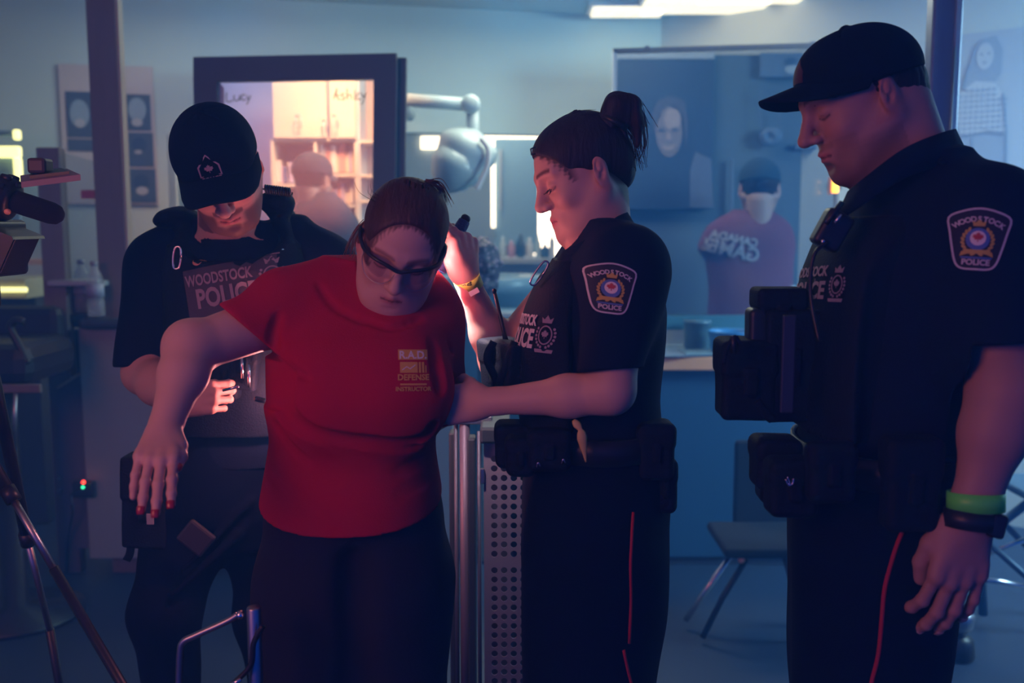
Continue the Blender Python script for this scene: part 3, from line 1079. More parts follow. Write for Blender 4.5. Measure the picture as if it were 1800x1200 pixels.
# a second pale shelf built behind the glass at the mirror's right edge
t = empty('white_shelf_unit', (W(648, 400, 5.2).x, 5.2, 0), 'white shelf unit just right of the book cupboard, built behind the framed mirror glass', 'shelf unit')
box('side_panel', (W(634, 400, 5.22).x, 5.3, ZT / 2), (0.02, 0.25, ZT), M_white, t)
for y in (250, 310, 355, 400):
    p = W(650, y, 5.2)
    box('shelf', (p.x, 5.3, p.z), (0.11, 0.25, 0.015), M_cream, t)
box('shelf_back', (W(650, 400, 5.2).x, 5.43, ZT / 2), (0.12, 0.01, ZT), mat('peach_back', (0.75, 0.5, 0.42), 0.6), t)
lamp('cupboard_fill', 'AREA', (W(610, 60, 4.5).x, 4.55, 2.6), 5.6, (1.0, 0.62, 0.38), 0.35, W(575, 260, 5.15), 0.2, spread=math.radians(75))  # added warm lamp that brightens the cupboard
lamp('lilac_wall_fill', 'AREA', (W(400, 60, 4.9).x, 4.9, 2.5), 2.0, (0.6, 0.65, 1.0), 0.3, W(420, 300, 5.4), 0.2)  # added lamp for the wall built behind the clear glass

# thin mirror frame left of the officer's ear
t = box('narrow_mirror', (0, 0, 0), (0.1, 0.02, 0.1), M_glassblue)
bpy.data.objects.remove(t)
t = empty('narrow_mirror', tuple(W(320, 340, 5.0)), 'narrow pale framed mirror left of the bowed officer\'s ear', 'mirror')
pxbox('mirror_glass', 304, 372, 238, 420, 5.02, 0.02, mat('green_glass', (0.30, 0.40, 0.42), 0.3), t)
pxbox('frame_side', 302, 308, 234, 420, 5.0, 0.03, M_paper, t)
pxbox('frame_top', 302, 360, 232, 238, 5.0, 0.03, M_paper, t)

# ------------------------------------------------------------------ right mirror and its counter
D3 = 4.62
t = empty('wall_mirror', (W(1275, 560, D3).x, D3, 0.93), 'wide thin framed mirror above the counter, see-through glass with a person in red built behind it', 'mirror')  # see-through pane; the reflected scene is built as objects behind it
prismpx('mirror_glass', [(1084, 94), (1468, 82), (1468, 560), (1084, 560)], D3 + 0.01, 0.006, M_pane_smoke, t)
prismpx('frame_side', [(1077, 88), (1083.5, 90), (1083.5, 575), (1077, 575)], D3, 0.03, M_white, t, 'pale metal side of the frame')
prismpx('frame_top', [(1077, 86), (1472, 75), (1472, 82), (1083, 94), (1077, 92)], D3, 0.03, M_wood, t)
prismpx('frame_side', [(1467, 80), (1472, 80), (1472, 575), (1467, 575)], D3, 0.03, M_wood, t)
prismpx('frame_bottom', [(1077, 556), (1472, 552), (1472, 576), (1077, 580)], D3, 0.04, mat('frame_teal', (0.04, 0.14, 0.2), 0.5), t)
prismpx('hanger', [(1133, 81), (1141, 81), (1141, 86), (1133, 86)], D3, 0.02, M_steel, t)
prismpx('hanger', [(1424, 73), (1434, 73), (1434, 79), (1424, 79)], D3, 0.02, M_steel, t)
# wall panel built behind the glass, imitates a reflected wall
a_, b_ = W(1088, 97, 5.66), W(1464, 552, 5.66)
struct(box('wall_behind_smoky_pane', ((a_.x + b_.x) / 2, 5.66, (a_.z + b_.z) / 2), (b_.x - a_.x, 0.03, a_.z - b_.z), mat('backing_wall_paint', (0.10, 0.135, 0.17), 0.8, var=0.1, vscale=2), bev=0))
DP = 5.6
t = empty('portrait_poster', tuple(W(1170, 240, DP)), 'dark portrait poster of a smiling face built behind the right mirror glass', 'poster')  # hangs behind the pane to imitate a reflected poster
pxbox('poster_sheet', 1082, 1256, 104, 368, DP, 0.02, M_navyposter, t)
pxbox('poster_border', 1082, 1256, 92, 104, DP - 0.001, 0.018, M_pale, t, label='pale strip along the top')
def flat(name, pts, d, m, parent, off=0.0):
    P = [W(x, y, d) for x, y in pts]
    return lay(name, [poly2d([(p.x, p.z) for p in P])], V(0, d, 0), V(1, 0, 0), V(0, 0, 1), m, parent, off=off, thick=0.002)
Mf = mat('printed_face', (0.22, 0.17, 0.19), 0.6); Mfd = mat('printed_face_dark', (0.08, 0.08, 0.12), 0.6); Mfl = mat('printed_face_light', (0.36, 0.26, 0.26), 0.6)
flat('printed_face', circ2d(1176, 232, 23, 44, 28), DP - 0.014, Mf, t)
flat('printed_face', circ2d(1182, 210, 15, 20, 20), DP - 0.018, Mfl, t)
flat('printed_eyes', circ2d(1163, 228, 6, 3, 14), DP - 0.02, Mfd, t)
flat('printed_eyes', circ2d(1186, 227, 6, 3, 14), DP - 0.02, Mfd, t)
flat('printed_nose', [(1173, 232), (1178, 232), (1181, 246), (1170, 246)], DP - 0.02, Mfl, t)
flat('printed_smile', [(1163, 254), (1174, 258), (1187, 253), (1183, 263), (1174, 266), (1167, 263)], DP - 0.02, Mfl, t)
flat('printed_hair', [(1150, 240), (1146, 200), (1156, 176), (1180, 168), (1204, 178), (1210, 215), (1206, 270), (1200, 200), (1186, 186), (1166, 190), (1156, 215)][::-1], DP - 0.016, Mfd, t)
flat('printed_shoulder', [(1212, 365), (1212, 300), (1222, 266), (1250, 280), (1254, 365)], DP - 0.014, mat('printed_arm', (0.12, 0.13, 0.19), 0.6), t)
# small picture and hanging bag built behind the mirror glass
t = empty('small_picture', tuple(W(1375, 112, DP)), 'small dark picture with a pale drawing high behind the right mirror glass', 'picture')
pxbox('picture_sheet', 1335, 1410, 93, 136, DP, 0.02, M_ink, t)
flat('pale_drawing', circ2d(1393, 122, 14, 8, 12), DP - 0.014, M_pale, t)
flat('dark_drawing', circ2d(1390, 108, 9, 7, 12), DP - 0.016, M_navyposter, t)
t = empty('hanging_bag', tuple(W(1355, 240, DP)), 'small dark bag hanging on cords behind the right mirror glass', 'bag')
S = Sculpt(W(1355, 240, DP - 0.03) - V(0.12, 0.08, 0.12), W(1355, 240, DP - 0.03) + V(0.12, 0.08, 0.12), 0.006)
c = W(1355, 240, DP - 0.03)
S.ell(c, (0.062, 0.03, 0.055)).ell(c + V(-0.01, -0.03, 0.0), (0.02, 0.02, 0.022), 'sub')
S.noise(0.003, 90, 4)
S.mesh('bag_body', M_ink, t)
tube('cord', catmull([c + V(-0.055, 0, 0.03), c + V(-0.06, 0, 0.12), c + V(-0.065, 0.0, 0.25)], 5), 0.004, M_ink, t)
tube('cord', catmull([c + V(0.055, 0, 0.03), c + V(0.03, 0, 0.15), c + V(-0.06, 0.0, 0.25)], 5), 0.004, M_ink, t)
# lines of a door frame built behind the mirror glass
prismpx('dummy', [(0, 0), (1, 0), (1, 1)], 5, 0.1, M_ink, None)
bpy.data.objects.remove(bpy.data.objects['dummy'])
struct(pxbox('trim_1', 1278, 1290, 280, 560, DP, 0.03, M_ink))
struct(pxbox('trim_2', 1398, 1466, 252, 262, DP, 0.03, M_ink))
struct(pxbox('trim_3', 1448, 1458, 262, 420, DP, 0.03, M_ink))

# counter
ZC = 0.93
fd = 4.2
xl, xr = W(1040, 640, fd).x, W(1700, 640, fd).x
t = empty('mirror_counter', ((xl + xr) / 2, fd, 0), 'long counter with a warm reflection painted orange on its front edge under the right mirror', 'counter')
box('counter_top', ((xl + xr) / 2, fd + 0.235, ZC - 0.012), (xr - xl, 0.45, 0.024), mat('counter_blue', (0.22, 0.30, 0.36), 0.35, var=0.1), t)
box('front_edge', ((xl + xr) / 2, fd, ZC - 0.027), (xr - xl, 0.02, 0.055), M_warm_orange, t, bev=0.004)
box('front_panel', ((xl + xr) / 2, fd + 0.05, (ZC - 0.055) / 2 + 0.02), (xr - xl - 0.02, 0.03, ZC - 0.055 - 0.04), M_teal, t)
box('rear_body', ((xl + xr) / 2, fd + 0.25, ZC / 2 - 0.02), (xr - xl - 0.04, 0.36, ZC - 0.06), M_cabdark, t)
box('plinth', ((xl + xr) / 2, fd + 0.1, 0.03), (xr - xl - 0.02, 0.1, 0.06), M_cabdark, t)
# blue bowl
def zonc(px, py, d): return W(px, py, d)
p = W(1283, 605, 4.3)
bm = bmesh.new()
add_lathe(bm, (p.x, 4.3, ZC), [(0.070, 0), (0.074, 0.004), (0.094, 0.098), (0.098, 0.102), (0.094, 0.105), (0.088, 0.098), (0.066, 0.012), (0.001, 0.008)], 32)
tag(from_bm('plastic_bowl', bm, M_plast, None, True), 'round blue plastic bowl on the orange edged counter', 'bowl')
# papers
for i, (px, py, rot, w_, h_, m_, lab) in enumerate(((1200, 612, 0.2, 0.24, 0.2, M_ink, 'dark printed magazine left of the blue bowl'), (1178, 606, -0.3, 0.2, 0.16, M_pale, 'pale sheet under the dark magazine on the counter'), (1232, 616, 0.05, 0.16, 0.16, M_glassblue, 'grey blue booklet touching the blue bowl side'))):
    d_ = 4.28 + 0.04 * (i == 1)
    p = W(px, py, d_)
    o = box('magazine' if i == 0 else 'paper_sheet' if i == 1 else 'booklet', (p.x, d_, ZC + 0.003 + 0.005 * [1, 0, 2][i]), (w_, h_, 0.004), m_, None, Matrix.Rotation(rot, 3, 'Z'), bev=0.001)
    tag(o, lab, ['magazine', 'paper', 'booklet'][i])
# glass jar and candle bottle
for px, dd, h_, r_, nm, m_, lab in ((1392, 4.33, 0.30, 0.03, 'glass_bottle', M_water, 'clear bottle with an orange glint beside the officer\'s chest'), (1226, 4.5, 0.13, 0.06, 'glass_jar', mat('jar_glass', (0.08, 0.16, 0.22), 0.2), 'dark wide jar at the foot of the right mirror'),
                                (1258, 4.52, 0.09, 0.03, 'small_jar', mat('jar_pale', (0.25, 0.32, 0.38), 0.3), 'small pale jar next to the dark wide jar')):
    p = W(px, 560, dd)
    if nm == 'glass_bottle':
        bm = bmesh.new()
        add_lathe(bm, (p.x, dd, ZC), [(r_, 0), (r_, h_ * 0.55), (r_ * 0.35, h_ * 0.72), (r_ * 0.35, h_), (0.001, h_)], 20)
        o = from_bm(nm, bm, m_, None, True)
        tag(o, lab, 'bottle')
        box('glint_strip', (p.x - 0.012, dd - r_ - 0.002, ZC + 0.19), (0.007, 0.004, 0.07), M_orange, o, bev=0.001)  # emissive strip painting the orange glint on the glass
    else:
        tag(lathe(nm, (p.x, dd, ZC), [(r_ * 0.9, 0), (r_, 0.01), (r_, h_ * 0.9), (r_ * 1.06, h_ * 0.9), (r_ * 1.06, h_), (0.001, h_)], m_), lab, 'jar')

# amber lamp by the mirror's right edge
t = empty('amber_lamp', tuple(W(1467, 326, 4.55)), 'small glowing amber lamp at the right edge of the mirror', 'lamp')
pxbox('lamp_glow', 1462, 1474, 313, 339, 4.5, 0.03, M_orange, t, 0.006)
pxbox('lamp_bracket', 1457, 1461, 311, 342, 4.52, 0.04, M_warm_orange, t, 0.002)
pxbox('lamp_plate', 1457, 1476, 320, 334, 4.56, 0.06, M_frame, t, 0.002)

# ------------------------------------------------------------------ right hand side: post, drawing, folding chairs
D4 = 3.3
t = empty('metal_post', (W(1655, 200, D4).x, D4, 0), 'tall grey blue metal post behind the capped officer\'s neck', 'post')
p = W(1648, 230, D4)
box('post_body', (p.x, D4, CEIL / 2), (0.088, 0.06, CEIL), mat('post_grey', (0.16, 0.20, 0.30), 0.35, 0.3), t, bev=0.008)
box('post_flange', (p.x + 0.034, D4 - 0.036, CEIL / 2), (0.022, 0.014, CEIL), mat('post_light', (0.35, 0.42, 0.5), 0.3, 0.5), t, bev=0.003)
bm = bmesh.new(); add_tube(bm, [(p.x + 0.022, D4 - 0.05, 0.5), (p.x + 0.022, D4 - 0.05, W(1660, 86, D4).z)], 0.003, 8); from_bm('post_cable', bm, M_steel, t, True)
box('post_base', (p.x, D4, 0.01), (0.2, 0.2, 0.02), M_steel, t)
t2 = W(1620, 118, 4.9)

def rw(px, py, off=0.01):
    return on_plane(px, py, BW0 + RWn * off, RWn)
O = rw(1748, 200, 0.012)
sc = (rw(1790, 200) - rw(1700, 200)).length / 90.0
scz = (rw(1748, 150) - rw(1748, 250)).length / 100.0
t = empty('fashion_banner', tuple(O), 'pale blue banner with a drawn woman in a checked top behind the post', 'banner')
Rr = Matrix((RWd, -RWn, Vector((0, 0, 1)))).transposed()
box('banner_sheet', O, (170 * sc, 0.012, 290 * scz), mat('banner_sheet', (0.50, 0.56, 0.64), 0.6), t, Rr, bev=0.001)
Ob = O + RWn * 0.008
def bl(name, pts, m, off=0.001):
    return lay(name, [poly2d([((x - 1748) * sc, -(y - 200) * scz) for x, y in pts])], Ob, RWd, V(0, 0, 1), m, t, off=off, thick=0.0006)
Mi1 = mat('drawing_line', (0.27, 0.34, 0.45), 0.7); Mi2 = mat('drawing_soft', (0.38, 0.45, 0.56), 0.7); Mi3 = mat('drawing_pale', (0.58, 0.63, 0.70), 0.7)
bl('drawn_hair', [(1720, 68), (1745, 64), (1758, 90), (1757, 130), (1745, 150), (1700, 158), (1690, 150), (1700, 110), (1706, 82)][::-1], Mi2)
bl('drawn_face', circ2d(1727, 98, 15, 23, 20), Mi3, 0.002)
bl('drawn_eye', circ2d(1721, 94, 3, 1.6, 10), Mi1, 0.003); bl('drawn_eye', circ2d(1734, 94, 3, 1.6, 10), Mi1, 0.003)
bl('drawn_mouth', circ2d(1727, 109, 4, 1.5, 10), Mi1, 0.003)
bl('drawn_top', [(1684, 160), (1712, 140), (1745, 145), (1762, 165), (1772, 235), (1740, 228), (1690, 236), (1674, 200)][::-1], Mi3, 0.0015)
chk = []
for i in range(9):
    for j in range(9):
        x, y = 1684 + i * 10, 154 + j * 9.5
        if (x < 1700 and y < 160) or (x > 1752 and y < 170): continue
        chk.append(poly2d([((a - 1748) * sc, -(b - 200) * scz) for a, b in ((x, y + 5), (x + 6, y + 5), (x + 6, y), (x, y))]))
lay('drawn_checks', chk, Ob, RWd, V(0, 0, 1), Mi2, t, off=0.003, thick=0.0006)
bl('drawn_jeans', [(1692, 238), (1738, 230), (1770, 238), (1775, 330), (1685, 330), (1684, 280)][::-1], Mi2, 0.001)
lay('drawn_outline', [stroke2d([((x - 1748) * sc, -(y - 200) * scz) for x, y in l], 2.2 * sc) for l in ([(1684, 160), (1676, 200), (1690, 236), (1684, 280), (1690, 330)], [(1762, 165), (1772, 235), (1776, 330)], [(1712, 240), (1714, 330)], [(1690, 238), (1740, 232), (1768, 238)], [(1700, 158), (1690, 150), (1700, 110)])],
    Ob, RWd, V(0, 0, 1), Mi1, t, off=0.004, thick=0.0006)
struct(box('trim_4', rw(1760, 338, 0.012), (330 * sc, 0.02, 0.05), mat('rail_blue', (0.22, 0.33, 0.5), 0.5), None, Rr))

# folding chairs lit blue at the right
Mch = mat('chair_paint', (0.07, 0.13, 0.2), 0.4, 0.2)
t = empty('folding_chair', (W(1760, 1000, 3.55).x, 3.55, 0), 'folded out metal chair with crossing legs at the right picture edge', 'chair')
def leg(name, pts, d, r, m, parent, dy=None):
    P = [W(x, y, d + (dy[i] if dy else 0)) for i, (x, y) in enumerate(pts)]
    return tube(name, P, r, m, parent)
leg('leg', [(1825, 870), (1722, 948), (1728, 1080)], 3.6, 0.017, Mch, t)
leg('leg', [(1740, 895), (1830, 985), (1870, 1080)], 3.66, 0.012, Mch, t)
leg('leg', [(1733, 950), (1840, 1045), (1880, 1090)], 3.5, 0.012, Mch, t)
leg('crossbar', [(1728, 975), (1840, 935)], 3.58, 0.010, M_chrome, t)
leg('crossbar', [(1716, 1018), (1760, 1022), (1840, 1040)], 3.5, 0.010, M_chrome, t)
p = W(1850, 860, 3.6)
box('seat', (p.x, 3.62, p.z), (0.3, 0.34, 0.03), Mch, t, bev=0.01)
# chair behind the capped officer
t = empty('folding_chair', (W(1330, 1000, 3.7).x, 3.7, 0), 'black chair with one shiny slanted leg in front of the dark counter', 'chair')
leg('leg', [(1296, 960), (1240, 1038), (1205, 1090)], 3.55, 0.011, M_chrome, t)
leg('leg', [(1312, 982), (1270, 1050), (1235, 1120)], 3.42, 0.011, M_black, t)
leg('leg', [(1395, 960), (1440, 1090)], 3.55, 0.011, M_black, t)
leg('leg', [(1380, 980), (1420, 1120)], 3.42, 0.011, M_black, t)
p = W(1345, 955, 3.5)
box('seat', (p.x, 3.55, p.z), (0.34, 0.34, 0.035), M_foam, t, bev=0.012)
bm = bmesh.new()
p = W(1345, 855, 3.75)
add_box(bm, (p.x, 3.76, p.z), (0.24, 0.03, 0.36), None, 0.014, 3)
from_bm('backrest', bm, M_foam, t)
p = W(1303, 983, 3.4)
lathe('leg_bolt', p, [(0.012, 0), (0.012, 0.01), (0.001, 0.014)], M_warm_orange, t, Matrix.Rotation(PI / 2, 3, 'X'), 12)
# weight on the floor at the right
p = W(1684, 1140, 3.3)
t = empty('floor_stand_foot', (p.x, 3.3, 0), 'round dark rubber foot with pale top on the blue floor', 'stand foot')
lathe('rubber_pad', (p.x, 3.3, 0.0), [(0.05, 0), (0.055, 0.01), (0.05, 0.07), (0.02, 0.09)], M_black, t)
lathe('metal_cap', (p.x, 3.3, 0.085), [(0.02, 0), (0.045, 0.03), (0.05, 0.07), (0.03, 0.09), (0.001, 0.092)], M_steel, t)

# ================================================================== PEOPLE
M_skin = mat('skin', (0.6, 0.35, 0.28), 0.5, attr='tint', bump=0.12, bscale=700, spec=0.35, sss=0.12)
M_skin.node_tree.nodes['Principled BSDF'].inputs['Specular Tint'].default_value = (1, 0.85, 0.85, 1)
M_uni = mat('uniform_navy', (0.003, 0.008, 0.026), 0.85, bump=0.25, bscale=420, spec=0.15, var=0.1, vscale=8)
M_vest = mat('vest_black', (0.003, 0.007, 0.016), 0.75, bump=0.4, bscale=260, spec=0.2)
M_trou = mat('trousers_navy', (0.002, 0.005, 0.018), 0.9, bump=0.2, bscale=380, spec=0.1)
M_redshirt = mat('red_jersey', (0.42, 0.0015, 0.030), 0.85, bump=0.18, bscale=520, spec=0.12, var=0.05, vscale=9)
M_hair_dark = mat('hair_dark', (0.022, 0.013, 0.014), 0.62, bump=0.9, bscale=90, stretch=(1, 1, 0.12), spec=0.3, var=0.5, vscale=60)
M_hair_brown = mat('hair_brown', (0.060, 0.026, 0.020), 0.5, bump=0.9, bscale=120, stretch=(1, 0.3, 0.3), spec=0.3, var=0.45, vscale=70)
M_capm = mat('cap_cloth', (0.003, 0.007, 0.018), 0.9, bump=0.25, bscale=600, spec=0.1)
M_patch = mat('patch_ground', (0.012, 0.015, 0.03), 0.8)
M_patch_edge = mat('patch_silver', (0.50, 0.50, 0.55), 0.6)
M_let = mat('patch_lettering', (0.55, 0.52, 0.56), 0.6)
M_letdim = mat('reflective_grey', (0.30, 0.24, 0.30), 0.6)
M_gold = mat('thread_gold', (0.50, 0.34, 0.06), 0.6)
M_pblue = mat('thread_blue', (0.05, 0.14, 0.42), 0.6)
M_pred = mat('thread_red', (0.45, 0.03, 0.05), 0.6)
M_pwhite = mat('thread_white', (0.70, 0.66, 0.66), 0.6)
M_yel = mat('shirt_print_yellow', (0.62, 0.34, 0.06), 0.7)
M_stripe = mat('trouser_stripe', (0.42, 0.01, 0.03), 0.8)
M_band = mat('wristband_yellow', (0.62, 0.85, 0.10), 0.4)
M_bandg = mat('wristband_green', (0.13, 0.85, 0.10), 0.4)
M_nail = mat('nail_red', (0.35, 0.01, 0.03), 0.2)
M_lens = pane_mat('spectacle_lens', (0.80, 0.80, 0.84), 0.10)


def frame(fwd, up, roll_view=0.0):
    y = Vector(fwd).normalized()
    x = y.cross(Vector(up)).normalized()
    z = x.cross(y)
    R = Matrix((x, y, z)).transposed()
    if roll_view:
        R = Matrix.Rotation(roll_view, 3, 'Y') @ R
    return R


def head(S, xf, beard=False, jaw=1.0, nose=1.0, female=False, chin_fwd=0.0):
    a = dict(xf=xf)
    S.ell((0, -0.012, 0.043), (0.073, 0.084, 0.076), k=0.02, **a)
    S.ell((0, 0.030, 0.035), (0.062, 0.058, 0.062), k=0.03, **a)           # forehead
    S.ell((0, 0.028, -0.035), (0.058 * jaw, 0.056, 0.080), k=0.03, **a)    # face
    S.ell((0, 0.045 + chin_fwd, -0.085), (0.036 * jaw, 0.036, 0.030), k=0.025, **a)
    S.ell((0, 0.070 + chin_fwd, -0.098), (0.017, 0.015, 0.014), k=0.02, **a)   # chin
    for s in (-1, 1):
        S.cap((s * 0.060, -0.012, -0.030), (s * 0.030, 0.052, -0.090), 0.016 * jaw, 0.016, k=0.03, **a)   # jaw line
        S.ell((s * 0.036, 0.058, -0.022), (0.022, 0.020, 0.020), k=0.02, **a)  # cheek
        S.cap((s * 0.010, 0.086, 0.030), (s * 0.044, 0.068, 0.033), 0.009, 0.008, k=0.014, **a)  # brow
    S.ell((0, 0.074, -0.058), (0.026, 0.016, 0.022), k=0.016, **a)         # mouth mound
    for s in (-1, 1):
        S.ell((s * 0.031, 0.092, 0.010), (0.019, 0.014, 0.013), 'sub', k=0.014, **a)
        S.ell((s * 0.031, 0.070, 0.009), (0.0155, 0.0145, 0.0135), k=0.004, **a)   # lid
        S.cap((s * 0.019, 0.086, 0.003), (s * 0.044, 0.078, 0.004), 0.0014, 0.0012, 'sub', k=0.003, **a)
    # nose
    n = nose
    S.cap((0, 0.086, 0.020), (0, 0.106 * 0.4 + 0.108 * 0.6 * n, -0.020), 0.0085, 0.0105, k=0.012, **a)
    S.ell((0, 0.104 * n + 0.002, -0.024), (0.0115, 0.0125, 0.0095), k=0.008, **a)
    for s in (-1, 1):
        S.ell((s * 0.0125, 0.095, -0.027), (0.0075, 0.010, 0.0075), k=0.006, **a)
        S.ell((s * 0.0065, 0.101, -0.035), (0.0032, 0.0045, 0.003), 'sub', k=0.003, **a)
    # lips
    S.cap((-0.020, 0.078, -0.056), (0, 0.0905, -0.053), 0.0030, 0.0055, k=0.006, **a)
    S.cap((0.020, 0.078, -0.056), (0, 0.0905, -0.053), 0.0030, 0.0055, k=0.006, **a)
    S.cap((-0.016, 0.080, -0.063), (0.016, 0.080, -0.063), 0.0045, 0.0045, k=0.006, **a)
    S.ell((0, 0.087, -0.064), (0.013, 0.006, 0.0055), k=0.006, **a)
    S.cap((-0.022, 0.083, -0.0585), (0, 0.097, -0.0585), 0.0013, 0.0013, 'sub', k=0.003, **a)
    S.cap((0.022, 0.083, -0.0585), (0, 0.097, -0.0585), 0.0013, 0.0013, 'sub', k=0.003, **a)
    S.ell((0, 0.088, -0.078), (0.014, 0.006, 0.006), 'sub', k=0.01, **a)
    # ears
    for s in (-1, 1):
        Re = Matrix.Rotation(s * math.radians(-22), 3, 'Z') @ Matrix.Rotation(math.radians(10), 3, 'X')
        c = Vector((s * 0.075, -0.012, 0.000))
        S.ell(c, (0.0065, 0.018, 0.031), k=0.006, R=Re, **a)
        S.ell(c + Vector((s * 0.006, 0.003, 0.004)), (0.0055, 0.0105, 0.020), 'sub', k=0.004, R=Re, **a)
        S.ell(c + Vector((s * 0.002, 0.010, -0.004)), (0.006, 0.005, 0.008), k=0.004, R=Re, **a)
        S.ell(c + Vector((s * 0.002, -0.001, 0.010)), (0.003, 0.006, 0.011), k=0.003, R=Re, **a)


def face_paint(xf, base=(0.60, 0.36, 0.29), lips=(0.45, 0.13, 0.14), brow=(0.10, 0.05, 0.045), beard=None, nails=None, stub=None, brow_z=0.034, hairline=None, haircol=None):
    base = np.array(base)

    def f(P):
        Q = (P - xf.t) @ (xf.R / xf.s)
        x, y, z = Q[:, 0] / 1.0, Q[:, 1], Q[:, 2]
        c = np.tile(base, (len(P), 1))

        def mix(m, col):
            m = np.clip(m, 0, 1)[:, None]
            c[:] = c * (1 - m) + np.array(col) * m
        near = (np.abs(x) < 0.09) & (np.abs(z) < 0.14) & (np.abs(y) < 0.14)
        front = near & (y > 0.05)
        # warm ears, nose and cheeks
        mix(near * np.exp(-(((np.abs(x) - 0.04) / 0.016) ** 2 + ((z + 0.022) / 0.016) ** 2)) * (y > 0.03) * 0.35, base * [1.05, 0.72, 0.72])
        mix(near * (np.abs(x) > 0.070) * (y < 0.02) * (np.abs(z) < 0.04) * 0.4, base * [1.0, 0.7, 0.68])
        if stub is not None:
            m = front * (z < -0.036) * (y < 0.2)
            mix(m * stub[0], stub[1])
            mix(near * (y > -0.01) * (z < -0.06) * stub[0], stub[1])
        if beard is not None:
            chin = np.clip((-0.070 - z) / 0.008, 0, 1) * near * (y > 0.0)
            mou = np.exp(-((z + 0.043) / 0.006) ** 4) * (np.abs(x) < 0.030) * front
            side = np.clip((np.abs(x) - 0.024) / 0.008, 0, 1) * np.clip((-0.045 - z) / 0.01, 0, 1) * near * (y > -0.02)
            mix(np.maximum(np.maximum(chin, mou), side) * beard[0], beard[1])
        lm = front * np.exp(-(((np.abs(x)) / 0.021) ** 4)) * np.exp(-(((z + 0.0588) / 0.0078) ** 4)) * (y > 0.068)
        mix(lm * 0.85, lips)
        mix(front * (np.abs(z + 0.0587) < 0.0018) * (np.abs(x) < 0.021) * 0.8, np.array(lips) * 0.25)
        # brows
        ax = np.abs(x)
        bz = brow_z + 0.004 * np.sin((ax - 0.012) * 60)
        mix(front * (ax > 0.011) * (ax < 0.050) * np.exp(-((z - bz) / 0.0042) ** 4) * 0.85, brow)
        # lash line and lid crease
        lz = 0.0035 - 0.004 * (1 - ((ax - 0.031) / 0.014) ** 2)
        mix(front * (ax > 0.017) * (ax < 0.046) * np.exp(-((z - lz) / 0.0018) ** 2) * 0.9, (0.03, 0.015, 0.015))
        if hairline is not None:
            mix(np.clip(hairline(x, y, z), 0, 1) * near, haircol)
        if nails:
            for p, r, col in nails:
                m = np.linalg.norm(P - v3(p), axis=1) < r
                mix(m * 1.0, col)
        return c
    return f


FING = {  # lateral offset, base y, lengths, radius
    'index': (0.030, 0.088, (0.043, 0.026, 0.020), 0.0092),
    'middle': (0.010, 0.094, (0.047, 0.030, 0.021), 0.0095),
    'ring': (-0.010, 0.090, (0.043, 0.028, 0.020), 0.0090),
    'pinky': (-0.029, 0.080, (0.034, 0.020, 0.018), 0.0078)}


def hand(S, xf, side=1, curls=None, spread=1.0, thumb=None, wrist_r=0.026, tr=1.0):
    """origin at the wrist, +y to the fingers, +z out of the back of the hand, thumb on side*x. Returns tip points."""
    a = dict(xf=xf)
    curls = curls or {}
    s = side
    S.cap((0, -0.015, 0), (0, 0.012, 0), wrist_r, wrist_r * 0.96, k=0.015, sq=((0, 0, 1), 0.72), **a)
    for (nm, (lx, by, ln, r)) in FING.items():
        S.cap((s * lx * 0.45, 0.012, 0), (s * lx * 0.98, by - 0.006, 0.0), 0.0155, 0.0118, k=0.012, sq=((0, 0, 1), 0.9), **a)
    S.ell((s * 0.004, 0.052, -0.004), (0.036, 0.040, 0.0125), k=0.01, **a)
    S.ell((s * 0.024, 0.034, -0.011), (0.017, 0.030, 0.014), k=0.01, **a)
    S.ell((s * -0.024, 0.034, -0.009), (0.013, 0.030, 0.012), k=0.01, **a)
    tips = {}
    for nm, (lx, by, ln, r) in FING.items():
        c = curls.get(nm, (15, 20, 12))
        ang = 0.0
        sp = math.radians(spread * lx * 180) * s
        if len(c) > 3: sp += math.radians(c[3])
        p = Vector((s * lx, by, 0.0))
        S.cap(Vector((s * lx * 0.97, by - 0.018, 0.001)), p, r * 1.1, r * 1.12, k=0.006, **a)
        S.ell(p + Vector((0, 0, r * 0.5)), (r * 0.9, r * 1.0, r * 0.7), k=0.006, **a)   # knuckle
        for j, L in enumerate(ln):
            ang += math.radians(c[j])
            d = Vector((math.sin(sp) * math.cos(ang), math.cos(sp) * math.cos(ang), -math.sin(ang)))
            q = p + d * L
            ra, rb = r * (1 - 0.07 * j), r * (1 - 0.07 * (j + 1))
            S.cap(p, q, ra, rb * 0.97, k=0.0035, **a)
            if j > 0: S.ell(p, (ra * 1.05,) * 3, k=0.003, **a)
            p = q
        up = Vector((math.sin(sp) * math.sin(ang), math.cos(sp) * math.sin(ang), math.cos(ang)))
        tips[nm] = (xf.pt(p), xf.dr(d), xf.dr(up), r)
    th = thumb or [(0.018, 0.018, -0.008), (0.040, 0.045, -0.016), (0.052, 0.072, -0.022), (0.056, 0.098, -0.024)]
    th = [Vector((s * q[0], q[1], q[2])) for q in th]
    for j, (ra, rb) in enumerate(((0.0155, 0.0125), (0.0118, 0.0105), (0.0105, 0.0088))):
        S.cap(th[j], th[j + 1], ra * tr, rb * tr, k=0.008 if j == 0 else 0.004, **a)
    d = (th[3] - th[2]).normalized()
    tips['thumb'] = (xf.pt(th[3]), xf.dr(d), xf.dr(Vector((s * 0.6, 0, 0.8)) - d * (Vector((s * 0.6, 0, 0.8)).dot(d))), 0.0095)
    return tips


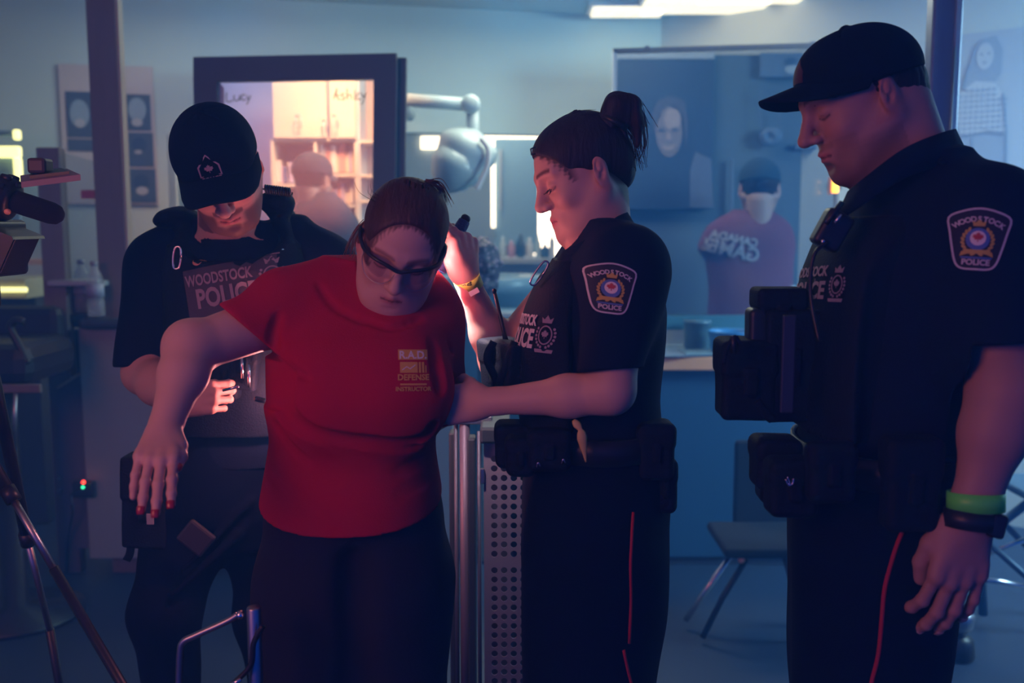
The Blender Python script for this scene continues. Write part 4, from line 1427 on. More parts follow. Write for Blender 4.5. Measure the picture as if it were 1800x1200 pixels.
def nail(tips, nm, parent, m, out=None, mn='fingernail', ln=0.012):
    p, d, up, r = tips[nm]
    up = Vector(out) if out else up
    up = (up - d * up.dot(d)).normalized()
    x = d.cross(up)
    bm = bmesh.new()
    grid = []
    for i in range(6):
        v = -0.5 + i / 5
        row = []
        for j in range(7):
            u = -1 + j / 3
            w = 0.0058 * (1 - 0.25 * max(0, v * 2 - 0.3) ** 2)
            q = p + d * (v * ln + 0.002) + x * (u * w) + up * (r * (0.86 - 0.22 * u * u) + 0.0008 - (v > 0.3) * 0.0012)
            row.append(bm.verts.new(q))
        grid.append(row)
    for i in range(5):
        for j in range(6):
            bm.faces.new((grid[i][j], grid[i][j + 1], grid[i + 1][j + 1], grid[i + 1][j]))
    o = from_bm(mn, bm, m, parent, True)
    md = o.modifiers.new('thickness', 'SOLIDIFY'); md.thickness = 0.0012
    return o


def row(py, pl, pr, d, ry, dcy=0.0, grow=0.0):
    """loft row from the photo's silhouette at height py: centre depth d, half depth ry"""
    a, b = W(pl, py, d), W(pr, py, d)
    return (a.z, (a.x + b.x) / 2, d + dcy, (b.x - a.x) / 2 + grow, ry + grow)


def cap_hat(xf, parent, front=1.0, name='cap', m=None, bill_curve=7.0, bill_len=0.066, tilt=0.0, brim_z=0.042, bill_z=0.062, height=0.086, emblem=None, h=0.0026, bill_w=0.082):
    """baseball cap in head coordinates: crown + button + stitched bill"""
    c = xf.pt((0, 0.03, 0.06))
    S = Sculpt(c - V(0.24, 0.24, 0.24), c + V(0.24, 0.24, 0.24), h)
    S.ell((0, -0.012, brim_z), (0.0835, 0.102, height), k=0.01, xf=xf)
    S.ell((0, 0.034, brim_z + 0.020), (0.064, 0.052 * front, 0.056 * front), k=0.03, xf=xf)        # structured front panels
    S.ell((0, 0, brim_z - 0.095), (0.2, 0.2, 0.088), 'sub', k=0.004, xf=xf)
    # seams
    for k_ in range(6):
        an = k_ * PI / 3 + PI / 6 + PI / 3
        pts = [Vector((0.0835 * math.cos(an) * math.sin(t), -0.014 + 0.102 * math.sin(an) * math.sin(t), brim_z + height * math.cos(t))) for t in [i * PI / 16 for i in range(9)]]
        for u, v in zip(pts[:-1], pts[1:]):
            S.cap(u, v, 0.0012, 0.0012, 'sub', 0.003, xf=xf)
    S.ell((0, -0.014, brim_z + height), (0.008, 0.008, 0.004), k=0.003, xf=xf)
    crown = S.mesh('crown', m or M_capm, parent)
    # bill
    bm = bmesh.new()
    N, K = 22, 9
    top = []
    for i in range(N + 1):
        u = -1 + 2 * i / N
        x = u * bill_w
        inner_y = -0.014 + 0.102 * math.sqrt(max(0, 1 - (x / 0.0838) ** 2)) - 0.010 if abs(x) < 0.0838 else 0.0
        ll = bill_len * math.sqrt(max(0.0, 1 - u ** 4 * 0.98))
        rowv = []
        for j in range(K + 1):
            v = j / K
            y = inner_y + v * (ll + 0.012)
            z = bill_z - bill_curve * x * x * (0.6 + 0.4 * v) - tilt * v * ll
            rowv.append(Vector((x, y, z)))
        top.append(rowv)
    tv = [[bm.verts.new(xf.pt(p + Vector((0, 0, 0.002)))) for p in r_] for r_ in top]
    bv = [[bm.verts.new(xf.pt(p - Vector((0, 0, 0.002)))) for p in r_] for r_ in top]
    for i in range(N):
        for j in range(K):
            bm.faces.new((tv[i][j], tv[i + 1][j], tv[i + 1][j + 1], tv[i][j + 1]))
            bm.faces.new((bv[i][j], bv[i][j + 1], bv[i + 1][j + 1], bv[i + 1][j]))
        bm.faces.new((tv[i][K], tv[i + 1][K], bv[i + 1][K], bv[i][K]))
        bm.faces.new((tv[i][0], bv[i][0], bv[i + 1][0], tv[i + 1][0]))
    for j in range(K):
        bm.faces.new((tv[0][j], tv[0][j + 1], bv[0][j + 1], bv[0][j]))
        bm.faces.new((tv[N][j], bv[N][j], bv[N][j + 1], tv[N][j + 1]))
    from_bm('bill', bm, m or M_capm, crown, True).matrix_parent_inverse = Matrix.Identity(4)
    return crown


SHIELD = [(-0.50, 0.36), (-0.30, 0.48), (0.0, 0.54), (0.30, 0.48), (0.50, 0.36), (0.46, 0.10), (0.40, -0.18), (0.33, -0.42), (0.22, -0.52), (0.0, -0.53), (-0.22, -0.52), (-0.33, -0.42), (-0.40, -0.18), (-0.46, 0.10)][::-1]
MAPLE = [(0, 1.0), (0.13, 0.72), (0.33, 0.82), (0.25, 0.38), (0.48, 0.60), (0.55, 0.48), (0.86, 0.52), (0.76, 0.27), (0.92, 0.15), (0.50, -0.17), (0.56, -0.34), (0.05, -0.25), (0.06, -0.70)]
MAPLE = MAPLE + [(-x, y) for x, y in MAPLE[::-1][:-1]]


def sm2(pts, n=4, closed=True):
    P = [Vector((x, y, 0)) for x, y in pts]
    k = len(P)
    out = []
    for i in range(k):
        a, b, c, d = P[i - 1], P[i], P[(i + 1) % k], P[(i + 2) % k]
        for j in range(n):
            t = j / n
            q = 0.5 * ((2 * b) + (c - a) * t + (2 * a - 5 * b + 4 * c - d) * t * t + (3 * b - a - 3 * c + d) * t ** 3)
            out.append((q.x, q.y))
    return out


def shoulder_patch(O, ux, uy, size, parent, bvh):
    """WOODSTOCK / crest / POLICE arm badge"""
    s = size
    kw = dict(bvh=bvh, thick=0.0007)
    base = lay('shoulder_patch', [poly2d([(x * s, y * s) for x, y in sm2(SHIELD, 3)])], O, ux, uy, M_patch, parent, off=0.0012, sub=s * 0.06, **kw)
    def L(name, shapes, m, off):
        o = lay(name, shapes, O, ux, uy, m, base, off=off, sub=s * 0.05, **kw)
        return o
    L('border', [ring2d([(x * s, y * s) for x, y in sm2(SHIELD, 3)], -0.032 * s if False else 0.032 * s)], M_patch_edge, 0.0022)
    L('lettering', arc_text('WOODSTOCK', 0.62 * s, 0.125 * s, 0, -0.28 * s, 0.150, 0.004 * s), M_let, 0.0022)
    L('lettering', [xf2(text2d('POLICE', 0.135 * s, 0.004 * s), dy=-0.40 * s)], M_let, 0.0022)
    # crest: wreath, disc, leaf, crown, scroll
    wr = []
    for sg in (-1, 1):
        for i in range(9):
            an = -PI / 2 + sg * (0.25 + i * 0.28)
            cx, cy = 0.235 * s * math.cos(an), -0.03 * s + 0.235 * s * math.sin(an)
            wr.append(poly2d([(cx + 0.045 * s * math.cos(b) * math.cos(an + 0.9 * sg) - 0.024 * s * math.sin(b) * math.sin(an + 0.9 * sg), cy + 0.045 * s * math.cos(b) * math.sin(an + 0.9 * sg) + 0.024 * s * math.sin(b) * math.cos(an + 0.9 * sg)) for b in [2 * PI * t / 10 for t in range(10)]]))
    L('wreath', wr, M_gold, 0.0022)
    L('crest_disc', [poly2d(circ2d(0, 0.0, 0.19 * s, 0.19 * s, 24))], M_pblue, 0.0026)
    L('crest_disc', [poly2d(circ2d(0, 0.015 * s, 0.125 * s, 0.125 * s, 24))], M_pwhite, 0.0030)
    L('maple_leaf', [poly2d([(x * 0.095 * s, (y * 0.10 + 0.02) * s) for x, y in MAPLE])], M_pred, 0.0034)
    L('crown_emblem', [poly2d([(-0.09 * s, 0.22 * s), (0.09 * s, 0.22 * s), (0.11 * s, 0.31 * s), (0.055 * s, 0.28 * s), (0.0, 0.335 * s), (-0.055 * s, 0.28 * s), (-0.11 * s, 0.31 * s)])], M_gold, 0.0026)
    L('scroll', [poly2d([(-0.26 * s, -0.30 * s), (-0.13 * s, -0.25 * s), (0.13 * s, -0.25 * s), (0.26 * s, -0.30 * s), (0.24 * s, -0.22 * s), (0.12 * s, -0.18 * s), (-0.12 * s, -0.18 * s), (-0.24 * s, -0.22 * s)])], M_gold, 0.0026)
    L('scroll', [poly2d([(-0.24 * s, -0.335 * s), (0.24 * s, -0.335 * s), (0.25 * s, -0.305 * s), (-0.25 * s, -0.305 * s)])], M_pblue, 0.0026)
    return base


def crest_small(O, ux, uy, s, parent, bvh, m, dy=0, dx=0):
    sh = []
    P = lambda pts: poly2d([(dx + x * s, dy + y * s) for x, y in pts])
    sh.append(ring2d([(dx + x * s, dy + y * s) for x, y in circ2d(0, 0, 0.30, 0.34, 24)], 0.045 * s))
    sh.append(P([(x * 0.17, y * 0.19) for x, y in MAPLE]))
    sh.append(P([(-0.2, 0.42), (0.2, 0.42), (0.25, 0.62), (0.12, 0.54), (0, 0.70), (-0.12, 0.54), (-0.25, 0.62)]))
    for sg in (-1, 1):
        for i in range(7):
            an = -PI / 2 + sg * (0.3 + i * 0.3)
            sh.append(P([(0.40 * math.cos(an) + 0.05 * math.cos(b), 0.44 * math.sin(an) + 0.05 * math.sin(b)) for b in [2 * PI * t / 7 for t in range(7)]]))
    sh.append(P([(-0.36, -0.62), (0.36, -0.62), (0.4, -0.50), (-0.4, -0.50)]))
    return lay('crest', sh, O, ux, uy, m, parent, bvh, off=0.0022, thick=0.0006)


def comb(hair, xf, paths, n, seed=1, r=0.0010, jit=0.004, off=0.0006):
    """lay fine combed locks on the hair surface and fuse them with the hair mesh"""
    bv = bvh_of(hair)
    rg = random.Random(seed)
    bm = bmesh.new()
    bm.from_mesh(hair.data)
    for _ in range(n):
        u = rg.random() * (len(paths) - 1)
        i = int(u); f_ = u - i
        a, b = paths[i], paths[min(i + 1, len(paths) - 1)]
        j = Vector((rg.gauss(0, jit), rg.gauss(0, jit), rg.gauss(0, jit)))
        t0 = rg.random() * 0.25
        q = catmull([Vector(p) * (1 - f_) + Vector(s_) * f_ + j for p, s_ in zip(a, b)], 6)
        q = q[int(t0 * len(q)):]
        pts = []
        for p in q:
            w = xf.pt(p)
            h = bv.find_nearest(w)
            pts.append(h[0] + h[1] * off if h[0] is not None else w)
        k = len(pts)
        add_tube(bm, pts, [r * (0.35 + 0.65 * math.sin(PI * min(1, (m_ + 1) / k)) ** 0.5) for m_ in range(k)], 4)
    bm.to_mesh(hair.data)
    bm.free()
    hair.data.polygons.foreach_set('use_smooth', [True] * len(hair.data.polygons))


def carabiner(c, up, side, L, wd, parent, r=0.0035, m=None):
    up, side = Vector(up).normalized(), Vector(side).normalized()
    pts = []
    for i in range(25):
        a = 2 * PI * i / 24
        pts.append(Vector(c) + up * (math.sin(a) * L / 2) + side * (math.copysign(abs(math.cos(a)) ** 0.6, math.cos(a)) * wd / 2))
    return tube('carabiner', pts, r, m or M_chrome, parent, 8)

# ------------------------------------------------------------------ woman in the red shirt
def strands(name, xf, groups, m, parent, r=0.0009, n=10, jit=0.006, seed=1, taper=True):
    rg = random.Random(seed)
    bm = bmesh.new()
    for pts in groups:
        for k in range(n):
            o = [Vector((rg.gauss(0, jit), rg.gauss(0, jit), rg.gauss(0, jit))) for _ in range(2)]
            q = []
            for i, p in enumerate(pts):
                t = i / (len(pts) - 1)
                q.append(xf.pt(Vector(p) + o[0] * (1 - t) * 0.5 + (o[0] * 0.5 + o[1]) * t))
            c = catmull(q, 5)
            add_tube(bm, c, [r * (1 - 0.7 * i / len(c)) for i in range(len(c))], 4)
    return from_bm(name, bm, m, parent, True)


def red_woman():
    t = empty('person', (W(630, 900, 1.8).x, 1.8, 0), 'person in a red shirt and safety glasses, head bowed, one arm held out', 'person')
    Rh = Matrix.Rotation(math.radians(18), 3, 'Y') @ Matrix.Rotation(math.radians(30), 3, 'X') @ Matrix.Rotation(math.radians(10), 3, 'Z') @ Matrix(((-1, 0, 0), (0, -1, 0), (0, 0, 1)))
    XH = Xf((0, 0, 0), Rh, 0.93)
    eye = XH.pt((0, 0.110, 0.018))
    XH.t = v3(W(701, 478, 1.65) - eye)
    # ---- body
    lo, hi = V(-0.68, 1.38, 0.74), V(0.02, 2.12, 1.60)
    S = Sculpt(lo, hi, 0.0026)
    head(S, XH, jaw=1.12)
    S.ell((0, 0.03, -0.075), (0.055, 0.05, 0.04), k=0.03, xf=XH)   # fuller cheeks
    neck_top = XH.pt((0, -0.035, -0.045))
    base = W(700, 515, 1.84)
    S.cap(neck_top, base, 0.058, 0.062, k=0.03)
    S.cap(W(640, 530, 1.84), W(740, 545, 1.86), 0.05, 0.045, k=0.05)
    rows = [row(500, 590, 745, 1.84, 0.05), row(560, 500, 760, 1.83, 0.085), row(650, 490, 760, 1.81, 0.10), row(760, 490, 750, 1.80, 0.10), row(860, 480, 755, 1.80, 0.11), row(960, 480, 765, 1.80, 0.11)]
    S.loft(rows, k=0.03)
    # right arm, raised out to the picture's left
    sh, el, wr = W(530, 545, 1.80), W(338, 612, 1.66), W(288, 757, 1.54)
    S.cap(sh, el, 0.050, 0.041, k=0.04)
    fm = el.lerp(wr, 0.33)
    S.cap(el, fm, 0.040, 0.0375, k=0.02)
    S.cap(fm, wr, 0.0375, 0.0235, k=0.02)
    S.ell(el + V(-0.006, 0.0, 0.004), (0.04, 0.04, 0.042), k=0.02)
    y = (W(262, 850, 1.42) - wr).normalized()
    Rw = frame(y, Vector((0, -1, 0)) - y * 0 + V(0.15, 0, 0.1))
    XW = Xf(wr + y * 0.0, Rw, 0.86)
    tips = hand(S, XW, side=-1, curls={'index': (16, 10, 8, -2), 'middle': (18, 12, 8, 0), 'ring': (20, 14, 8, 3), 'pinky': (24, 18, 10, 4)},
                thumb=[(0.018, 0.014, -0.004), (0.034, 0.040, -0.006), (0.040, 0.070, -0.008), (0.036, 0.100, -0.010)], spread=0.25, wrist_r=0.0245)
    # left arm held behind the back
    s2, e2, w2 = W(750, 572, 1.86), W(790, 708, 1.89), W(710, 765, 2.02)
    S.cap(s2, e2, 0.040, 0.038, k=0.03)
    S.cap(e2, w2, 0.038, 0.026, k=0.02)
    XW2 = Xf(w2, frame((w2 - e2).normalized(), (0, 1, 0.2)), 0.98)
    hand(S, XW2, side=1, curls={k: (30, 40, 20) for k in FING})
    def hl(x, y, z):
        g = ((x + 0.004) / 0.074) ** 2 + ((y - 0.112) / 0.079) ** 2 + ((z - 0.012) / 0.094) ** 2
        nz = np.sin(x * 900 + 2 * np.sin(z * 160)) * 0.05 + np.sin(x * 410 + z * 300) * 0.05
        return np.clip((g - 0.84 + nz) / 0.16, 0, 1) * (z > -0.01) * (y < 0.12) * 0.85
    fp = face_paint(XH, base=(0.62, 0.37, 0.31), brow=(0.30, 0.16, 0.13), lips=(0.48, 0.17, 0.17), brow_z=0.031, hairline=hl, haircol=(0.06, 0.028, 0.022))
    S.mesh('body', M_skin, t, color=fp)
    for n_, up_ in (('thumb', None), ('index', None), ('middle', None), ('ring', None)):
        nail(tips, n_, t, M_nail)
    # ---- eyes hidden under the lids need none; hair
    H = Sculpt(XH.pt((0, 0, 0)) - V(0.19, 0.19, 0.19), XH.pt((0, 0, 0)) + V(0.19, 0.19, 0.19), 0.0024)
    H.ell((0, -0.016, 0.046), (0.0785, 0.088, 0.082), k=0.02, xf=XH)
    H.ell((0, -0.065, 0.0), (0.060, 0.045, 0.06), k=0.03, xf=XH)
    H.ell((0, 0.030, 0.042), (0.0665, 0.0605, 0.0665), k=0.02, xf=XH)
    H.ell((-0.004, 0.112, 0.012), (0.074, 0.079, 0.094), 'sub', k=0.012, xf=XH)
    H.box((0, 0.06, -0.10), (0.12, 0.085, 0.105), 0.02, 'sub', 0.01, xf=XH)
    H.box((0, -0.00, -0.13), (0.12, 0.2, 0.085), 0.02, 'sub', 0.01, xf=XH)
    for i in range(70):          # combed back locks
        u = random.uniform(-1, 1)
        x0 = 0.062 * u
        a = Vector((x0, 0.040 - 0.040 * u * u, 0.112 - 0.045 * u * u))
        b = Vector((x0 * 0.75, -0.02, 0.127 - 0.035 * u * u))
        c = Vector((x0 * 0.45, -0.088, 0.085))
        H.cap(a, b, 0.0016, 0.0022, 'sub' if i % 2 else 'add', 0.003, xf=XH)
        H.cap(b, c, 0.0022, 0.0022, 'sub' if i % 2 else 'add', 0.003, xf=XH)
    H.ell((0, -0.108, 0.05), (0.036, 0.026, 0.034), k=0.02, xf=XH)
    hair = H.mesh('hair', M_hair_brown, t, smooth=0)
    comb(hair, XH, [[(x_ * 1.0, 0.085 * math.sqrt(max(0.05, 1 - (x_ / 0.075) ** 2)), 0.092 - 0.5 * abs(x_)), (x_ * 0.95, 0.02, 0.122 - 5 * x_ * x_), (x_ * 0.8, -0.05, 0.115 - 5 * x_ * x_), (x_ * 0.4, -0.10, 0.07)] for x_ in (-0.066, -0.05, -0.033, -0.016, 0, 0.016, 0.033, 0.05, 0.066)], 260, 5)
    strands('loose_hair', XH, [[(0.074, -0.01, 0.03), (0.086, -0.02, -0.005), (0.092, -0.03, -0.06)]], mat('hair_light', (0.22, 0.12, 0.08), 0.6), hair, n=26, jit=0.007)
    strands('loose_lock', XH, [[(-0.02, -0.05, 0.118), (-0.045, -0.06, 0.112), (-0.066, -0.055, 0.085)]], mat('hair_mid', (0.12, 0.06, 0.04), 0.6), hair, r=0.0011, n=30, jit=0.006, seed=4)
    strands('stray_hair', XH, [[(0.06, 0.0, 0.085), (0.078, 0.0, 0.094), (0.082, -0.01, 0.106)]], M_hair_brown, hair, r=0.0006, n=6, jit=0.008, seed=5)
    # ---- safety glasses
    g = empty('tmp', (0, 0, 0), '', '')
    bpy.data.objects.remove(g)
    bm = bmesh.new()
    top = [(-0.074, 0.045, 0.020), (-0.066, 0.072, 0.024), (-0.048, 0.096, 0.027), (-0.022, 0.107, 0.024), (0, 0.110, 0.018), (0.022, 0.107, 0.024), (0.048, 0.096, 0.027), (0.066, 0.072, 0.024), (0.074, 0.045, 0.020)]
    add_tube(bm, [XH.pt(p) for p in catmull(top, 5)], 0.0036, 8)
    gl = from_bm('safety_glasses', bm, M_black, t, True)
    for s in (-1, 1):
        bm = bmesh.new()
        rim = [(s * 0.066, 0.072, 0.024), (s * 0.067, 0.070, 0.0), (s * 0.056, 0.084, -0.020), (s * 0.034, 0.098, -0.024), (s * 0.014, 0.106, -0.010), (s * 0.006, 0.110, 0.012)]
        add_tube(bm, [XH.pt(p) for p in catmull(rim, 5)], 0.0006, 6)
        from_bm('lens_rim', bm, M_steel, gl, True)
        bm = bmesh.new()
        arm = [(s * 0.070, 0.060, 0.022), (s * 0.078, 0.030, 0.020), (s * 0.081, -0.005, 0.018), (s * 0.080, -0.035, 0.004)]
        add_tube(bm, [XH.pt(p) for p in catmull(arm, 5)], 0.0034, 8)
        from_bm('temple_arm', bm, M_black, gl, True)
        bm = bmesh.new()
        q = catmull(top[5:8] if s > 0 else top[1:4][::-1], 4)
        gr = []
        for i, p in enumerate(q):
            f_ = i / (len(q) - 1)
            depth = 0.040 * math.sin(min(1, f_ * 3 + 0.3) * PI / 2) * (1 - 0.35 * f_ ** 3)
            gr.append([bm.verts.new(XH.pt(Vector(p) + Vector((0, -0.010 * j / 4, -depth * j / 4)))) for j in range(5)])
        for i in range(len(gr) - 1):
            for j in range(4):
                bm.faces.new((gr[i][j], gr[i + 1][j], gr[i + 1][j + 1], gr[i][j + 1]))
        from_bm('lens', bm, M_lens, gl, True)
    # ---- shirt
    S = Sculpt(V(-0.66, 1.46, 0.90), V(0.06, 2.08, 1.56), 0.0034)
    rows = [row(462, 600, 745, 1.86, 0.05), row(480, 560, 775, 1.86, 0.075), row(510, 500, 780, 1.845, 0.095), row(560, 484, 796, 1.82, 0.125), row(620, 474, 800, 1.80, 0.145, -0.01), row(680, 478, 792, 1.79, 0.155, -0.02),
            row(730, 480, 778, 1.79, 0.150, -0.02), row(765, 482, 764, 1.79, 0.138, -0.01), row(800, 476, 766, 1.79, 0.137, -0.005), row(860, 466, 776, 1.79, 0.148, -0.01), row(900, 462, 781, 1.79, 0.155, -0.01), row(970, 458, 786, 1.79, 0.165, -0.01)]
    S.loft(rows, k=0.02, pw=2.25)
    for px in (575, 705):
        S.ell(W(px, 690, 1.69), (0.085, 0.055, 0.080), k=0.06)
    slv_a, slv_b = W(560, 535, 1.82), W(418, 583, 1.72)
    S.cap(W(620, 505, 1.85), W(500, 530, 1.80), 0.050, 0.058, k=0.05)
    S.cap(slv_a, slv_b, 0.064, 0.058, k=0.05)
    S.cap(W(705, 515, 1.86), W(752, 552, 1.85), 0.052, 0.054, k=0.05)
    S.cap(W(752, 562, 1.84), W(782, 705, 1.875), 0.060, 0.046, k=0.04)
    # creases
    def crease(pts, r, op='sub', k=0.012, dy=0.0):
        q = catmull([W(x, y, d_) for x, y, d_ in pts], 4)
        for a, b in zip(q[:-1], q[1:]):
            S.cap(a + V(0, dy, 0), b + V(0, dy, 0), r, r, op, k)
    bv0 = None
    tmp = S.mesh('tmp', None, None)
    bv0 = bvh_of(tmp)
    bpy.data.objects.remove(tmp)
    def onsurf(x, y):
        o = Vector((0, 0, CAM_H)); d_ = (W(x, y, 1.0) - o).normalized()
        h = bv0.ray_cast(o, d_, 4)
        return h[0] if h[0] is not None else W(x, y, 1.7)
    def fold(pts, r=0.006, depth=0.0, op='sub', k=0.014):
        q = catmull([onsurf(x, y) for x, y in pts], 4)
        n = len(q)
        for i in range(n - 1):
            w_ = math.sin(PI * min(1, (i + 0.7) / n)) ** 0.5
            S.cap(q[i] + V(0, depth, 0), q[i + 1] + V(0, depth, 0), r * w_, r * w_, op, k)
    fold([(483, 700), (505, 735), (545, 760), (600, 774), (650, 779), (700, 781), (745, 770), (762, 750)], 0.007)
    fold([(500, 705), (530, 745), (575, 775), (620, 800), (650, 822)], 0.004, k=0.016)
    fold([(640, 781), (690, 790), (740, 785)], 0.004, k=0.012)
    fold([(484, 745), (510, 785), (545, 815)], 0.004, k=0.014)
    fold([(470, 845), (500, 885), (550, 918), (600, 932)], 0.004, k=0.014)
    fold([(478, 820), (515, 865), (555, 895)], 0.0035, k=0.014)
    fold([(700, 830), (740, 812), (765, 800)], 0.002, k=0.018)
    fold([(485, 600), (505, 640), (540, 665)], 0.004, k=0.012)
    fold([(490, 555), (480, 590), (483, 612)], 0.004, k=0.014)
    fold([(700, 870), (735, 850), (765, 830)], 0.002, k=0.018)
    fold([(762, 600), (768, 640), (775, 685)], 0.002, k=0.018)
    fold([(790, 600), (797, 640)], 0.002, k=0.012)
    fold([(560, 500), (590, 540), (640, 565)], 0.003, k=0.012)
    fold([(640, 560), (690, 575), (740, 560)], 0.003, k=0.012)
    S.noise(0.0010, 45, 5, 10)
    # hems
    n1 = (W(395, 620, 1.72) - W(450, 560, 1.74)).normalized()
    p1 = W(430, 574, 1.72)
    S.plane(p1, n1, lo=V(-0.66, 1.46, 1.18), hi=V(-0.36, 2.0, 1.50), k=0.003)
    S.loft([r_ for r_ in rows if r_[0] < 1.30], k=0.004, pw=2.25)
    fold([(483, 700), (505, 735), (545, 760), (600, 774), (650, 779), (700, 781), (745, 770), (762, 750)], 0.007)
    S.plane(W(795, 688, 1.86), (0.10, 0.05, -1), lo=V(-0.155 + 0.01, 1.72, 1.0), hi=V(0.06, 2.08, 1.27), k=0.003) if False else None
    zs_, zf_ = W(463, 862, 1.79).z, W(600, 945, 1.63).z
    S.plane(V(-0.3, 1.79, zs_), V(0, (zs_ - zf_) / 0.16 * 1.0, -1), k=0.003)
    # neckline
    S.cap(W(700, 470, 1.86), XH.pt((0, -0.03, -0.05)), 0.066, 0.075, 'sub', 0.004)
    shirt = S.mesh('red_shirt', M_redshirt, t)
    # print on the chest
    bv = bvh_of(shirt)
    O = W(730, 652, 1.60)
    ux, uy = Vector((0.985, 0.17, -0.03)), Vector((0.02, 0.10, 1))
    px = 1.62 / 1750
    def L(sh, m, off=0.0012, nm='chest_print'):
        return lay(nm, sh, O, ux, uy, m, shirt, bv, off=off, thick=0.0005, sub=0.008)
    r_ = lambda x0, y0, x1, y1: poly2d([(x0 * px, y0 * px), (x1 * px, y0 * px), (x1 * px, y1 * px), (x0 * px, y1 * px)])
    L([r_(-27, 18, 27, 36), r_(-24, -5, 8, 14), r_(10, -5, 14, 14), r_(16, -5, 20, 14), r_(22, -5, 24, 8), r_(-24, -27, 24, -24)], M_yel)
    L([xf2(text2d('R.A.D.', 19 * px, 0.4 * px), dy=26 * px)], M_pwhite, 0.0018, 'chest_lettering')
    L([xf2(text2d('DEFENSE', 14.5 * px, 0.4 * px), dy=-13.5 * px)], M_yel, 0.0014, 'chest_lettering')
    L([xf2(text2d('INSTRUCTOR', 10.5 * px, 0.3 * px), dy=-34 * px, dx=0)], M_yel, 0.0014, 'chest_lettering')
    L([stroke2d([(-20 * px, 0), (-12 * px, 6 * px), (-6 * px, 2 * px), (4 * px, 9 * px)], 1.6 * px)], M_pwhite, 0.0018, 'chest_lettering')
    # ---- trousers
    S = Sculpt(V(-0.60, 1.52, 0.0), V(-0.02, 2.06, 1.12), 0.006)
    rows = [row(835, 476, 762, 1.79, 0.13), row(900, 468, 778, 1.79, 0.145), row(980, 462, 786, 1.79, 0.15), row(1100, 458, 782, 1.79, 0.135), row(1250, 462, 772, 1.79, 0.11), row(1330, 470, 765, 1.79, 0.10)]
    S.loft(rows, k=0.02)
    S.cap(W(535, 1020, 1.79), W(545, 1230, 1.76), 0.092, 0.070, k=0.05)
    S.cap(W(700, 1020, 1.80), W(705, 1230, 1.80), 0.092, 0.070, k=0.05)
    lf, rf = W(545, 1230, 1.76), W(705, 1230, 1.80)
    S.cap(lf, (lf.x - 0.02, 1.80, 0.10), 0.070, 0.05, k=0.04)
    S.cap(rf, (rf.x + 0.01, 1.84, 0.10), 0.070, 0.05, k=0.04)
    S.cap(W(622, 985, 1.655), W(626, 1330, 1.675), 0.010, 0.030, 'sub', 0.06)
    S.noise(0.003, 30, 3, 8)
    S.mesh('trousers', mat('black_trousers', (0.004, 0.004, 0.018), 0.9, bump=0.2, bscale=300), t)
    for x, y_ in ((lf.x - 0.02, 1.76), (rf.x + 0.01, 1.80)):
        Q = Sculpt(V(x - 0.07, y_ - 0.2, -0.01), V(x + 0.07, y_ + 0.14, 0.12), 0.006)
        Q.cap((x, y_ - 0.10, 0.035), (x, y_ + 0.06, 0.045), 0.04, 0.045, k=0.02).ell((x, y_ + 0.04, 0.07), (0.045, 0.05, 0.05), k=0.02)
        Q.plane((x, y_, 0.002), (0, 0, -1))
        Q.mesh('shoe', M_black, t)
    return t, XH


RED, XRED = red_woman()

# ------------------------------------------------------------------ officer on the left, looking down
M_panel = mat('name_panel', (0.055, 0.045, 0.065), 0.7)


def pouch(name, c, s, parent, R=None, m=None, flap=True, r=0.008):
    S = Sculpt(Vector(c) - V(1, 1, 1) * (max(s) + 0.03), Vector(c) + V(1, 1, 1) * (max(s) + 0.03), 0.003)
    S.box(c, s, r, k=0.004, R=R)
    if flap:
        Rm = R if R is not None else Matrix.Identity(3)
        S.box(Vector(c) + Rm @ V(0, 0, s[2] * 0.55), (s[0] * 1.07, s[1] * 1.07, s[2] * 0.48), r, k=0.002, R=R)
        S.box(Vector(c) + Rm @ V(0, -s[1] * 1.1, s[2] * 0.0), (s[0] * 0.25, 0.004, s[2] * 0.35), 0.003, k=0.002, R=R)
    S.noise(0.0009, 60, 3)
    return S.mesh(name, m or M_vest, parent)


